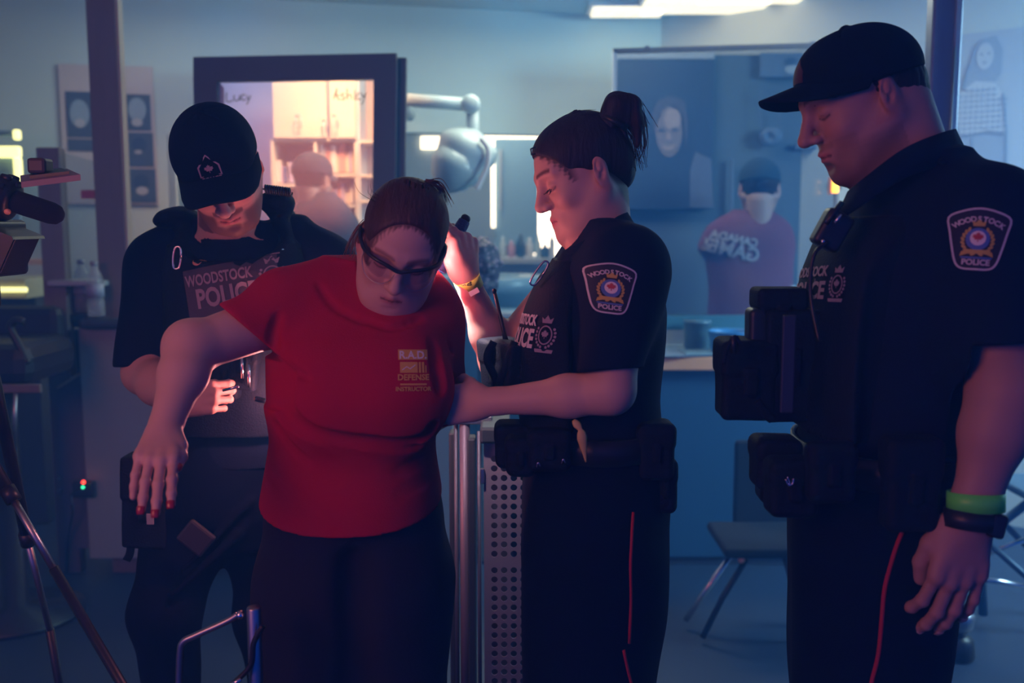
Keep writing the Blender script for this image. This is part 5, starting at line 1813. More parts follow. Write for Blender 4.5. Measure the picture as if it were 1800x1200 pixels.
def person_left():
    t = empty('person', (W(370, 900, 2.32).x, 2.32, 0), 'officer in dark cap and vest bowed forward, behind the one in red', 'person')
    R = frame((0.13, -0.74, -0.66), (0, -0.66, 0.74), math.radians(-7))
    X = Xf((0, 0, 0), R, 1.06)
    X.t = v3(W(387, 293, 2.13) - X.pt((0, -0.01, 0.0)))
    S = Sculpt(V(-1.0, 1.75, 0.86), V(-0.38, 2.50, 1.75), 0.0030)
    head(S, X, jaw=1.05)
    nb = W(400, 430, 2.30)
    S.cap(X.pt((0, -0.04, -0.05)), nb, 0.062, 0.066, k=0.03)
    S.loft([row(420, 330, 520, 2.33, 0.08), row(520, 300, 560, 2.33, 0.11), row(700, 310, 500, 2.33, 0.11)], k=0.03)
    sh, el, wr = W(285, 480, 2.32), W(255, 655, 2.26), W(322, 708, 2.08)
    S.cap(sh, el, 0.055, 0.048, k=0.03)
    S.cap(el, el.lerp(wr, 0.4), 0.049, 0.047, k=0.02)
    S.cap(el.lerp(wr, 0.4), wr, 0.047, 0.029, k=0.02)
    XH_ = Xf(wr, frame((0.92, -0.30, 0.22), (0.0, -1, 0.2)), 0.88)
    tips = hand(S, XH_, side=-1, curls={'index': (58, 55, 30, 5), 'middle': (68, 75, 40), 'ring': (72, 75, 40), 'pinky': (74, 75, 40)},
         thumb=[(0.018, 0.018, -0.010), (0.036, 0.045, -0.022), (0.034, 0.072, -0.034), (0.024, 0.092, -0.040)], wrist_r=0.029, spread=0.4)
    # other arm, mostly hidden
    s2, e2, w2 = W(560, 480, 2.34), W(575, 640, 2.30), W(540, 720, 2.16)
    S.cap(s2, e2, 0.055, 0.048, k=0.03)
    S.cap(e2, w2, 0.047, 0.03, k=0.02)
    fp = face_paint(X, base=(0.56, 0.32, 0.26), beard=(0.75, (0.06, 0.035, 0.03)), stub=(0.25, (0.2, 0.12, 0.1)), brow=(0.05, 0.03, 0.025))
    S.mesh('body', M_skin, t, color=fp)
    cp = cap_hat(X, t, bill_z=0.055, bill_curve=8.5, bill_len=0.074, tilt=0.12)
    bvc = bvh_of(cp)
    # cap emblem
    n = X.dr((0, 1, 0.55)); ux = X.dr((-1, 0, 0)); O = X.pt((0, 0.11, 0.085))
    lay('cap_front_mark', [ring2d([(x * 0.040, y * 0.036) for x, y in [(-0.55, -0.5), (0.55, -0.5), (0.55, 0.1), (0.0, 0.75), (-0.55, 0.1)]], 0.0035), poly2d([(x * 0.010, y * 0.010 - 0.003) for x, y in MAPLE])], O, ux, n.cross(ux) * 1.0, M_letdim, cp, bvc, off=0.0012)
    lay('cap_lettering', [xf2(text2d('POLICE', 0.012, 0.0003), dy=-0.024)], O, ux, n.cross(ux), M_letdim, cp, bvc, off=0.0012)
    # hair fringe round the ears
    H = Sculpt(X.pt((0, 0, 0)) - V(0.17, 0.17, 0.17), X.pt((0, 0, 0)) + V(0.17, 0.17, 0.17), 0.003)
    H.ell((0, -0.014, 0.040), (0.0755, 0.089, 0.079), k=0.01, xf=X)
    H.box((0, 0.09, -0.03), (0.1, 0.08, 0.2), 0.01, 'sub', 0.006, xf=X)
    H.box((0, 0, 0.14), (0.2, 0.2, 0.09), 0.01, 'sub', 0.004, xf=X)
    H.mesh('hair', M_hair_dark, t)
    # ---- shirt
    S = Sculpt(V(-1.02, 2.02, 0.84), V(-0.25, 2.58, 1.60), 0.0042)
    rows = [row(395, 350, 510, 2.36, 0.07), row(420, 300, 560, 2.35, 0.10), row(470, 285, 575, 2.34, 0.13), row(560, 285, 575, 2.34, 0.14), row(700, 295, 560, 2.34, 0.14), row(800, 290, 545, 2.34, 0.145)]
    S.loft(rows, k=0.03)
    S.cap(W(330, 425, 2.34), W(285, 465, 2.33), 0.060, 0.074, k=0.05)
    S.cap(W(278, 470, 2.32), W(249, 640, 2.27), 0.074, 0.060, k=0.04)
    S.cap(W(520, 425, 2.35), W(565, 470, 2.35), 0.062, 0.074, k=0.05)
    S.cap(W(568, 470, 2.35), W(565, 640, 2.32), 0.074, 0.062, k=0.04)
    S.plane(W(250, 643, 2.27), (0.0, -0.1, -1), lo=V(-1.02, 2.02, 0.84), hi=V(-0.775, 2.58, 1.20), k=0.003)
    S.cap(W(398, 408, 2.27), W(402, 440, 2.32), 0.070, 0.090, k=0.03)
    S.cap(X.pt((0, -0.03, -0.04)), W(398, 400, 2.27), 0.060, 0.064, 'sub', 0.006)
    S.noise(0.0022, 30, 9, 10)
    shirt = S.mesh('uniform_shirt', M_uni, t)
    # ---- load bearing vest
    S = Sculpt(V(-0.86, 2.0, 0.90), V(-0.34, 2.58, 1.62), 0.0042)
    rows = [row(430, 305, 540, 2.34, 0.135), row(470, 300, 560, 2.33, 0.165), row(560, 300, 562, 2.33, 0.172), row(700, 305, 555, 2.33, 0.170), row(745, 310, 545, 2.33, 0.165)]
    S.loft(rows, k=0.01, pw=2.8)
    for a, b in ((W(335, 440, 2.26), W(318, 385, 2.32)), (W(500, 440, 2.26), W(490, 368, 2.32))):
        S.cap(a, b, 0.028, 0.022, k=0.03)
        S.cap(b, b + V(0, 0.12, -0.03), 0.022, 0.022, k=0.02)
    S.ell(W(292, 388, 2.30), (0.028, 0.04, 0.018), k=0.02)
    S.ell(W(315, 378, 2.32), (0.045, 0.05, 0.018), k=0.02)
    S.ell(W(485, 356, 2.30), (0.042, 0.05, 0.028), k=0.02)
    S.ell(W(400, 405, 2.22), (0.13, 0.08, 0.075), 'sub', 0.012)
    S.noise(0.0012, 50, 12, 10)
    vest = S.mesh('duty_vest', M_vest, t)
    bv = bvh_of(vest)
    ux, uy = V(0.985, 0.02, 0.16), V(-0.16, 0.1, 0.98)
    px = 2.16 / 1750
    O = W(405, 500, 2.15)
    pan = lay('name_panel', [poly2d([(-85 * px, -48 * px), (80 * px, -48 * px), (80 * px, 44 * px), (-85 * px, 38 * px)])], O, ux, uy, M_panel, vest, bv, off=0.002, thick=0.0015, sub=0.02)
    lay('lettering', [xf2(text2d('WOODSTOCK', 27 * px, 0.7 * px), sx=0.66, dx=-22 * px, dy=17 * px), xf2(text2d('POLICE', 46 * px, 1.6 * px, spacing=1.02), sx=0.72, dx=-12 * px, dy=-17 * px)], O, ux, uy, M_letdim, pan, bv, off=0.004, thick=0.0006, sub=0.015)
    crest_small(W(474, 482, 2.15), ux, uy, 52 * px, pan, bv, M_letdim)
    lay('piping', [stroke2d([(-10 * px, 47 * px), (85 * px, 46 * px)], 1.6 * px)], O, ux, uy, M_letdim, vest, bv, off=0.0022, sub=0.02)
    carabiner(W(311, 453, 2.13), (0.1, 0, 1), (1, 0, 0.1), 0.048, 0.017, t, 0.0022)
    lay('collar_badge', [poly2d(circ2d(0, 0, 0.010, 0.008, 14))], W(338, 457, 2.15), ux, uy, M_warm_orange, vest, bv, off=0.003, thick=0.002)
    lay('zip_pull', [poly2d([(-0.002, -0.012), (0.002, -0.012), (0.002, 0.012), (-0.002, 0.012)])], W(508, 421, 2.15), ux, uy, M_chrome, vest, bv, off=0.004, thick=0.002)
    # coiled cord on the shoulder
    a, b = W(466, 332, 2.22), W(512, 338, 2.24)
    pts = []
    for i in range(120):
        f_ = i / 119
        an = f_ * 12 * 2 * PI
        pts.append(a.lerp(b, f_) + V(0, 0.010 * math.cos(an), 0.009 * math.sin(an)))
    tube('coiled_cord', pts, 0.0022, M_black, vest, 6)
    tube('cord_lead', catmull([a + V(-0.03, 0.02, 0.0), a, ], 3), 0.002, M_black, vest, 6)
    # belt gear
    R0 = Matrix.Rotation(0.1, 3, 'Y')
    pouch('magazine_pouch', W(430, 640, 2.13), (0.030, 0.022, 0.055), t, R0)
    pouch('radio_pouch', W(400, 660, 2.14), (0.028, 0.022, 0.05), t, R0)
    for (x, y_, l) in ((425, 628, 0.045), (437, 640, 0.05), (405, 690, 0.02)):
        tube('metal_clip', [W(x, y_, 2.10), W(x, y_, 2.10) - V(0, 0, l)], 0.0035, M_chrome, t, 8)
    pn = W(392, 686, 2.02)
    tube('pen', [pn, pn + V(0.035, -0.01, 0.01)], 0.003, M_chrome, t, 8)
    # trousers and thigh holster
    S = Sculpt(V(-1.0, 1.95, 0.0), V(-0.30, 2.62, 1.12), 0.007)
    S.loft([row(735, 292, 545, 2.35, 0.15), row(800, 285, 545, 2.35, 0.16), row(880, 275, 540, 2.35, 0.16), row(940, 280, 520, 2.35, 0.13)], k=0.03)
    S.cap(W(335, 900, 2.35), W(290, 1080, 2.22), 0.105, 0.075, k=0.06)
    kn = W(290, 1080, 2.22)
    S.cap(kn, (kn.x - 0.02, 2.36, 0.10), 0.075, 0.055, k=0.04)
    S.cap(W(470, 900, 2.38), W(470, 1080, 2.36), 0.105, 0.075, k=0.06)
    k2 = W(470, 1080, 2.36)
    S.cap(k2, (k2.x, 2.48, 0.10), 0.075, 0.055, k=0.04)
    for i in range(5):
        a, b = W(455 - i * 12, 850 + i * 30, 2.20), W(330 - i * 8, 985 + i * 20, 2.16)
        S.cap(a, b, 0.007, 0.007, 'add' if i % 2 else 'sub', 0.02)
    S.noise(0.004, 22, 8, 8)
    S.mesh('trousers', M_trou, t)
    pouch('thigh_holster', W(262, 880, 2.24), (0.052, 0.035, 0.105), t, Matrix.Rotation(0.05, 3, 'Y'))
    box('holster_tag', W(264, 912, 2.19), (0.016, 0.004, 0.025), M_cab, t, bev=0.001)
    tube('holster_strap', catmull([W(235, 815, 2.26), W(226, 870, 2.26), W(230, 960, 2.28), W(222, 985, 2.27)], 5), 0.010, M_vest, t, 8, flat=0.4)
    box('knee_pad', W(345, 945, 2.16), (0.07, 0.015, 0.06), mat('pad_grey', (0.02, 0.02, 0.028), 0.6), t, Matrix.Rotation(0.7, 3, 'Y'), 0.006)
    for x, y_ in ((kn.x - 0.02, 2.34), (k2.x, 2.46)):
        Q = Sculpt(V(x - 0.08, y_ - 0.24, -0.01), V(x + 0.08, y_ + 0.14, 0.14), 0.007)
        Q.cap((x, y_ - 0.14, 0.04), (x, y_ + 0.05, 0.05), 0.042, 0.05, k=0.02).ell((x, y_ + 0.03, 0.09), (0.055, 0.06, 0.06), k=0.02)
        Q.plane((x, y_, 0.002), (0, 0, -1))
        Q.mesh('boot', M_black, t)
    # ear piece
    return t


person_left()


# ------------------------------------------------------------------ person seen from the back, built behind the framed mirror's clear glass
def back_figure(name_label, px_head, py_top, py_chin, d, cap_m, coat_m, sh_y, shl, shr, head_w, group=None, body_rows=None, cap_back=True, fwd=(0.15, 1, -0.05)):
    t = empty('person', (W(px_head, 600, d).x, d, 0), name_label, 'person')
    cy = (py_top + py_chin) / 2
    s = (W(px_head + head_w / 2, cy, d) - W(px_head - head_w / 2, cy, d)).length / 0.156
    X = Xf(W(px_head, cy + (py_chin - py_top) * 0.07, d), frame(fwd, (0, 0, 1)), s)
    zlo = W(px_head, sh_y + 200, d).z
    S = Sculpt(X.pt((0, 0, 0)) - V(0.2, 0.2, 0.35), X.pt((0, 0, 0)) + V(0.2, 0.2, 0.2), 0.004)
    head(S, X)
    S.cap((X.pt((0, -0.03, -0.05))), X.pt((0, 0.0, -0.165)), 0.050 * s, 0.050 * s, k=0.02)
    S.mesh('body', M_skin, t, color=face_paint(X, base=(0.5, 0.3, 0.25)))
    H = Sculpt(X.pt((0, 0, 0)) - V(0.2, 0.2, 0.2), X.pt((0, 0, 0)) + V(0.2, 0.2, 0.2), 0.004)
    H.ell((0, -0.014, 0.036), (0.0765, 0.090, 0.086), k=0.01, xf=X)
    H.box((0, 0.10, -0.03), (0.1, 0.08, 0.2), 0.01, 'sub', 0.006, xf=X)
    H.mesh('hair', M_hair_dark, t)
    cap_hat(X, t, m=cap_m, h=0.004, bill_z=0.05)
    S = Sculpt(V(W(shl, 400, d).x - 0.06, d - 0.3, 0.75), V(W(shr, 400, d).x + 0.06, d + 0.3, W(px_head, sh_y - 40, d).z + 0.05), 0.006)
    S.loft(body_rows, k=0.03)
    S.noise(0.003, 22, 4, 8)
    coat = S.mesh('jacket', coat_m, t)
    # legs
    zt_ = 0.95
    L_ = Sculpt(V(W(px_head, 400, d).x - 0.3, d - 0.25, 0), V(W(px_head, 400, d).x + 0.3, d + 0.25, zt_ + 0.05), 0.01)
    xc = W(px_head, 400, d).x
    for sg in (-1, 1):
        L_.cap((xc + sg * 0.10, d, 0.88), (xc + sg * 0.11, d, 0.08), 0.10, 0.065, k=0.03)
        L_.cap((xc + sg * 0.11, d + 0.1, 0.045), (xc + sg * 0.11, d - 0.04, 0.045), 0.042, 0.045, k=0.02)
    L_.mesh('trousers', M_trou, t)
    return t, coat, X


d_ = 4.85
rows = [row(338, 545, 580, d_, 0.05), row(345, 532, 596, d_, 0.08), row(362, 519, 612, d_, 0.11), row(385, 508, 630, d_, 0.12), row(420, 500, 640, d_, 0.13), row(500, 497, 645, d_, 0.14), row(600, 500, 640, d_, 0.15), row(660, 505, 635, d_, 0.15)]
back_figure('person in cap and grey jacket seen from behind, built behind the framed mirror glass', 550, 280, 350, d_, mat('cap_slate', (0.03, 0.045, 0.075), 0.9), mat('jacket_slate', (0.025, 0.045, 0.08), 0.9), 360, 500, 645, 63, body_rows=rows, fwd=(0.35, 1, -0.1))  # stands behind the clear pane in place of the bowed officer's reflection

d_ = 5.15
rows = [row(368, 1300, 1345, d_, 0.06), row(382, 1262, 1378, d_, 0.09), row(400, 1240, 1392, d_, 0.11), row(425, 1228, 1398, d_, 0.12), row(442, 1222, 1398, d_, 0.12), row(452, 1240, 1395, d_, 0.12), row(500, 1244, 1392, d_, 0.13), row(640, 1246, 1392, d_, 0.14)]
tt, coat, X = back_figure('person in a pink red shirt and dark cap built behind the right mirror glass', 1335, 284, 372, d_, mat('cap_blue', (0.02, 0.05, 0.08), 0.9), mat('faded_red_shirt', (0.20, 0.05, 0.075), 0.9), 380, 1222, 1398, 68, body_rows=rows, fwd=(-0.3, -1, -0.25) if False else (0.2, 1, -0.2))  # stands behind the see-through pane in place of a reflected person
bv = bvh_of(coat)
px = 5.0 / 1750
Mp = mat('faded_print', (0.42, 0.38, 0.42), 0.7)
for txt, cxp, cyp, sz, sp in (('GAMES', 1287, 440, 33, 1.0), ('CANADA', 1295, 420, 19, 1.0)):
    vs, fs = text2d(txt, sz * px, 0.8 * px, spacing=sp)
    vs = [(-x, y) for x, y in vs]  # letters reversed to imitate a mirror image
    lay('back_print', [(vs, [tuple(reversed(f)) for f in fs])], W(cxp, cyp, 5.0), V(0.97, 0.05, -0.22), V(0.22, 0, 0.97), Mp, coat, bv, off=0.008, thick=0.001, sub=0.03)

# ------------------------------------------------------------------ officer in profile with the torch
def collar(pts, parent, m, w=0.028, th=0.004, name='collar', out=None):
    """turned down shirt collar along pts"""
    bm = bmesh.new()
    q = catmull(pts, 5)
    c = sum(q, Vector()) / len(q)
    rows_ = []
    for p in q:
        o = (p - c); o.z = 0
        o = o.normalized() if o.length > 1e-6 else V(1, 0, 0)
        rows_.append([bm.verts.new(p), bm.verts.new(p + o * 0.010 + V(0, 0, 0.004)), bm.verts.new(p + o * 0.022 + V(0, 0, -w * 0.5)), bm.verts.new(p + o * 0.030 + V(0, 0, -w))])
    for i in range(len(rows_) - 1):
        for j in range(3):
            bm.faces.new((rows_[i][j], rows_[i + 1][j], rows_[i + 1][j + 1], rows_[i][j + 1]))
    o = from_bm(name, bm, m, parent, True)
    md = o.modifiers.new('thickness', 'SOLIDIFY'); md.thickness = th
    return o


def band(name, c, axis, r1, r2, width, m, parent, xh=None, th=0.002):
    """cuff shaped band round a limb"""
    R = axis_R(axis, xh)
    bm = bmesh.new()
    N = 32
    rings = []
    for (k_, zz) in ((1.0, -width / 2), (1.0 + th / r1, -width / 2), (1.0 + th / r1, width / 2), (1.0, width / 2)):
        rings.append([bm.verts.new(Vector(c) + R @ Vector((r1 * k_ * math.cos(2 * PI * i / N), r2 * k_ * math.sin(2 * PI * i / N), zz))) for i in range(N)])
    for a in range(4):
        b = (a + 1) % 4
        for i in range(N):
            bm.faces.new((rings[a][i], rings[a][(i + 1) % N], rings[b][(i + 1) % N], rings[b][i]))
    return from_bm(name, bm, m, parent, True)


def torch_officer():
    D_ = 1.85
    t = empty('person', (W(1050, 900, D_).x, D_, 0), 'officer with dark ponytail in profile, holding a torch up in one hand', 'person')
    R = frame((-0.905, -0.20, -0.355), (-0.35, 0, 0.93))
    X = Xf((0, 0, 0), R, 0.935)
    X.t = v3(W(946, 368, D_) - X.pt((0, 0.112, -0.024)))
    S = Sculpt(V(-0.17, 1.58, 1.05), V(0.30, 2.14, 1.66), 0.0026)
    head(S, X, jaw=1.02, nose=0.97, chin_fwd=0.008)
    S.ell((0, 0.035, -0.082), (0.048, 0.045, 0.032), k=0.03, xf=X)
    nb = W(1062, 450, D_)
    S.cap(X.pt((0, -0.024, -0.045)), nb, 0.046, 0.054, k=0.03)
    S.cap(X.pt((0, -0.015, -0.06)), nb + V(-0.02, 0, -0.01), 0.034, 0.045, k=0.02)
    S.loft([row(440, 1010, 1130, D_, 0.09), row(500, 975, 1160, D_, 0.12), row(620, 960, 1155, D_, 0.12)], k=0.03)
    # near arm: upper arm, elbow, forearm, hand on the sleeve of the one in red
    sh, el, wr = W(1100, 490, 1.70), W(1074, 690, 1.65), W(860, 706, 1.700)
    S.cap(sh, el + V(0, 0, 0.01), 0.046, 0.040, k=0.03)
    fm = el.lerp(wr, 0.35)
    S.cap(el, fm, 0.0375, 0.034, k=0.02)
    S.cap(fm, wr, 0.034, 0.0215, k=0.02)
    XA = Xf(wr + V(-0.004, 0, 0), frame((-0.97, 0.16, -0.12), (-0.16, -1, 0.12)), 0.86)
    tips = hand(S, XA, side=1, curls={'index': (24, 34, 30, 6), 'middle': (26, 34, 30, 3), 'ring': (28, 36, 30, -2), 'pinky': (30, 36, 30, -8)},
                thumb=[(0.018, 0.014, -0.006), (0.040, 0.034, -0.020), (0.050, 0.052, -0.042), (0.048, 0.066, -0.062)], wrist_r=0.0225, spread=0.5)
    # far arm, raised
    s2, e2, w2 = W(1010, 480, 2.0), W(880, 634, 1.99), W(822, 494, 1.93)
    S.cap(s2, e2, 0.046, 0.042, k=0.02)
    f2 = e2.lerp(w2, 0.35)
    S.cap(e2, f2, 0.040, 0.037, k=0.02)
    S.cap(f2, w2, 0.037, 0.0215, k=0.02)
    XB = Xf(w2, frame((-0.10, -0.02, 1.0), (0.75, -0.65, 0.1)), 0.93)
    tp2 = hand(S, XB, side=-1, curls={'index': (35, 55, 40, 0), 'middle': (52, 65, 40), 'ring': (58, 68, 40), 'pinky': (62, 68, 40)},
         thumb=[(0.018, 0.016, -0.006), (0.032, 0.045, -0.012), (0.028, 0.078, -0.012), (0.016, 0.108, -0.010)], wrist_r=0.0225, spread=0.2, tr=1.05)
    def hl(x, y, z):
        g = (x / 0.14) ** 2 + ((y - 0.135) / 0.108) ** 2 + ((z + 0.020) / 0.108) ** 2
        nz = np.sin(z * 700 + 2 * np.sin(y * 160)) * 0.04 + np.sin(y * 510 + z * 300) * 0.05
        nape = np.clip((-0.035 - y + 0.4 * (z + 0.05)) / 0.012, 0, 1) * (z > -0.085)
        return np.maximum(np.clip((g - 0.88 + nz) / 0.14, 0, 1) * np.clip((y - 0.028) / 0.018, 0, 1) * (z > 0.0) * (y < 0.12) * 0.9, nape * (np.abs(x) < 0.07) * 0.9)
    fp = face_paint(X, base=(0.62, 0.37, 0.30), lips=(0.55, 0.10, 0.13), brow=(0.07, 0.035, 0.03), hairline=hl, haircol=(0.022, 0.013, 0.014))
    S.mesh('body', M_skin, t, color=fp)
    for n_ in ('index', 'middle', 'ring'):
        nail(tips, n_, t, mat('natural_nail', (0.62, 0.42, 0.38), 0.3))
    # eyelashes
    for s in (-1, 1):
        strands('eyelashes', X, [[(s * 0.026, 0.086, 0.0035), (s * 0.026, 0.092, 0.0005), (s * 0.026, 0.096, 0.0015)], [(s * 0.036, 0.083, 0.0035), (s * 0.038, 0.089, 0.0005), (s * 0.040, 0.092, 0.0015)]], M_black, t, r=0.0007, n=5, jit=0.0025, seed=3 + s)
    # hair
    c = X.pt((0, 0, 0))
    H = Sculpt(c - V(0.22, 0.16, 0.20), c + V(0.24, 0.16, 0.22), 0.0024)
    H.ell((0, -0.016, 0.046), (0.0785, 0.089, 0.083), k=0.02, xf=X)
    H.ell((0, -0.070, 0.01), (0.055, 0.035, 0.06), k=0.03, xf=X)
    H.ell((0, 0.030, 0.044), (0.0675, 0.062, 0.070), k=0.02, xf=X)
    H.ell((0, 0.135, -0.020), (0.14, 0.108, 0.108), 'sub', k=0.010, xf=X)
    H.box((0, 0.075, -0.10), (0.12, 0.090, 0.088), 0.02, 'sub', 0.008, xf=X)
    H.box((0, 0.0, -0.16), (0.12, 0.2, 0.085), 0.02, 'sub', 0.01, xf=X)
    pb = c_b = X.pt((0, -0.080, 0.098))
    for i in range(90):
        a_ = random.uniform(-1.45, 1.45)
        front = Vector((0.076 * math.sin(a_), 0.045 * math.cos(a_) - 0.005, 0.045 + 0.066 * math.cos(a_) ** 2 * 1.0))
        mid = Vector((0.066 * math.sin(a_), -0.030, 0.045 + 0.084 * math.cos(a_)))
        end = Vector((0.0, -0.078, 0.096))
        H.cap(front, mid, 0.0012, 0.0018, 'sub' if i % 2 else 'add', 0.003, xf=X)
        H.cap(mid, end, 0.0018, 0.0018, 'sub' if i % 2 else 'add', 0.003, xf=X)
    hair = H.mesh('hair', M_hair_dark, t, smooth=0)
    fr = []
    for a_ in (-1.5, -1.2, -0.9, -0.6, -0.3, 0, 0.3, 0.6, 0.9, 1.2, 1.5):
        fr.append([(0.078 * math.sin(a_), 0.085 * math.cos(a_) + 0.005, 0.012 + 0.078 * math.cos(a_)), (0.074 * math.sin(a_), 0.03 * math.cos(a_), 0.055 + 0.068 * math.cos(a_)), (0.05 * math.sin(a_), -0.045, 0.085 + 0.035 * math.cos(a_)), (0.0, -0.078, 0.096)])
    fr = [[(0.05, -0.075, -0.03), (0.06, -0.08, 0.01), (0.04, -0.09, 0.06), (0.0, -0.08, 0.095)], [(0.074, -0.03, -0.01), (0.074, -0.045, 0.02), (0.05, -0.07, 0.06), (0.0, -0.08, 0.095)]] + fr[::-1]
    comb(hair, X, fr, 300, 8)
    # pony tail: swirl standing up, then falling
    P = Sculpt(c - V(0.2, 0.16, 0.16), c + V(0.26, 0.16, 0.26), 0.0026)
    k0, k1, k2, k3, k4 = W(1068, 216, D_), W(1084, 186, D_), W(1108, 188, D_), W(1122, 216, D_), W(1120, 254, D_)
    P.cap(k0, k1, 0.020, 0.021, k=0.02).cap(k1, k2, 0.021, 0.018, k=0.02).cap(k2, k3, 0.016, 0.011, k=0.015).cap(k3, k4, 0.011, 0.005, k=0.015)
    P.cap(W(1076, 212, D_), W(1096, 206, D_), 0.018, 0.014, k=0.02)
    P.cap(W(1092, 240, D_), W(1116, 284, D_), 0.011, 0.003, k=0.01)
    P.noise(0.0015, 220, 3, 10)
    P.mesh('ponytail', M_hair_dark, hair, smooth=0)
    band('hair_tie', W(1078, 216, D_), (k1 - k0).normalized(), 0.026, 0.026, 0.010, M_black, hair)
    I = Xf((0, 0, 0))
    gp = []
    for pts in ([(1068, 222), (1085, 178), (1112, 178), (1134, 222)], [(1070, 226), (1088, 172), (1118, 182), (1130, 240), (1128, 268)], [(1096, 214), (1112, 240), (1122, 290)], [(1090, 200), (1120, 196), (1128, 250), (1116, 276)], [(1096, 262), (1106, 275), (1120, 288)]):
        gp.append([W(x, y, D_ + 0.0) for x, y in pts])
    strands('ponytail_strands', I, gp, M_hair_dark, hair, r=0.0010, n=14, jit=0.008, seed=9)
    gp = [[W(x, y, D_) for x, y in pts] for pts in ([(1000, 208), (1030, 202), (1060, 212)], [(985, 220), (1010, 200), (1040, 198)], [(1085, 300), (1092, 330), (1088, 352)], [(1075, 310), (1080, 340), (1076, 358)])]
    strands('stray_hair', I, gp, M_hair_dark, hair, r=0.0006, n=5, jit=0.005, seed=12)
    tube('hair_clip', [W(941, 258, 1.80), W(933, 262, 1.80), W(934, 272, 1.80), W(941, 270, 1.80)], 0.0016, M_black, hair, 6)
    # ---- uniform shirt
    S = Sculpt(V(-0.02, 1.54, 0.98), V(0.38, 2.18, 1.56), 0.0036)
    rows = [row(405, 1048, 1104, D_, 0.055), row(428, 1016, 1118, D_, 0.08), row(445, 985, 1135, D_, 0.125), row(480, 965, 1155, D_, 0.155), row(540, 945, 1168, D_, 0.16), row(620, 945, 1165, D_, 0.155), row(700, 942, 1158, D_, 0.150), row(770, 935, 1162, D_, 0.155)]
    S.loft(rows, k=0.02)
    S.cap(W(1060, 440, 1.82), W(1098, 468, 1.73), 0.055, 0.064, k=0.05)
    S.cap(W(1106, 478, 1.72), W(1072, 655, 1.65), 0.072, 0.052, k=0.04)
    S.cap(W(1040, 445, 1.95), W(1030, 480, 2.0), 0.055, 0.06, k=0.05)
    S.cap(W(1030, 480, 2.0), W(965, 560, 2.0), 0.06, 0.055, k=0.04)
    S.plane(W(1068, 650, 1.65), (0.04, -0.15, -1), lo=V(0.0, 1.50, 0.9), hi=V(0.38, 1.695, 1.27), k=0.003)
    S.cap(X.pt((0, -0.02, -0.05)), nb + V(-0.012, 0, 0.01), 0.062, 0.058, 'sub', 0.004)
    S.noise(0.0018, 34, 21, 10)
    shirt = S.mesh('uniform_shirt', M_uni, t)
    collar([W(998, 448, 1.80), W(1030, 430, 1.775), W(1070, 396, 1.79), W(1092, 380, 1.84), W(1082, 388, 1.90), W(1035, 428, 1.92), W(1000, 446, 1.90)], t, M_uni, 0.034)
    bv = bvh_of(shirt)
    shoulder_patch(W(1084, 509, 1.60), V(1, 0.12, -0.10), V(0.10, 0.02, 1), 84 * 1.62 / 1750, t, bv)
    # ---- vest
    S = Sculpt(V(-0.10, 1.60, 0.98), V(0.32, 2.12, 1.52), 0.0036)
    rows = [row(455, 975, 1060, D_, 0.10), row(490, 945, 1090, D_, 0.135), row(540, 922, 1110, D_, 0.155), row(600, 905, 1130, D_, 0.168), row(680, 905, 1130, D_, 0.168), row(735, 912, 1135, D_, 0.165)]
    S.loft(rows, k=0.01, pw=2.6)
    S.box(W(1110, 600, 1.67), (0.10, 0.05, 0.30), 0.03, 'sub', 0.01)
    S.noise(0.001, 50, 31, 8)
    vest = S.mesh('duty_vest', M_vest, t)
    bv = bvh_of(vest)
    n = V(-0.72, -0.69, 0.10).normalized()
    ux = V(0, 0, 1).cross(n).normalized()
    uy = n.cross(ux)
    O = W(905, 582, 1.73) + n * 0.03
    s = 1.8 / 1750
    lay('vest_lettering', [xf2(text2d('WOODSTOCK', 25 * s, 0.8 * s, 'RIGHT'), sx=0.75, dx=26 * s, dy=20 * s), xf2(text2d('POLICE', 44 * s, 1.4 * s, 'RIGHT'), sx=0.75, dx=26 * s, dy=-12 * s)], O, ux, uy, M_let, vest, bv, off=0.0025, thick=0.0006, sub=0.012)
    crest_small(O + ux * 52 * s - uy * 2 * s, ux, uy, 48 * s, vest, bv, M_letdim)
    carabiner(W(948, 480, 1.775), (0.55, 0.0, 0.83), (0.8, 0.1, -0.5), 0.050, 0.014, t, 0.0018, M_steel)
    # front gear
    Rz = Matrix.Rotation(0.35, 3, 'Z')
    pouch('front_pouch', W(902, 645, 1.80), (0.026, 0.045, 0.045), t, Matrix.Rotation(0.12, 3, 'Y') @ Rz)
    pouch('front_pouch', W(880, 640, 1.87), (0.030, 0.04, 0.048), t, Matrix.Rotation(-0.1, 3, 'Y') @ Rz)
    a, b = W(889, 598, 1.83), W(869, 512, 1.83)
    radio = pouch('radio', W(889, 640, 1.84), (0.018, 0.022, 0.045), t, flap=False, m=M_black)
    tube('antenna', [a, a.lerp(b, 0.15), b], [0.0055, 0.0042, 0.0034], M_black, radio, 10)
    lathe('antenna_tip', b, [(0.0036, -0.004), (0.0042, 0.003), (0.001, 0.006)], M_black, radio, seg=10)
    tube('pouch_strap', catmull([W(868, 600, 1.80), W(856, 630, 1.80), W(872, 670, 1.80), W(866, 700, 1.81)], 6), 0.007, M_vest, t, 8, flat=0.5)
    tube('pouch_strap', catmull([W(905, 600, 1.76), W(890, 640, 1.755), W(878, 676, 1.77), W(872, 700, 1.80)], 6), 0.007, M_vest, t, 8, flat=0.5)
    # ---- trousers and belt
    S = Sculpt(V(-0.04, 1.62, 0.0), V(0.36, 2.10, 1.16), 0.006)
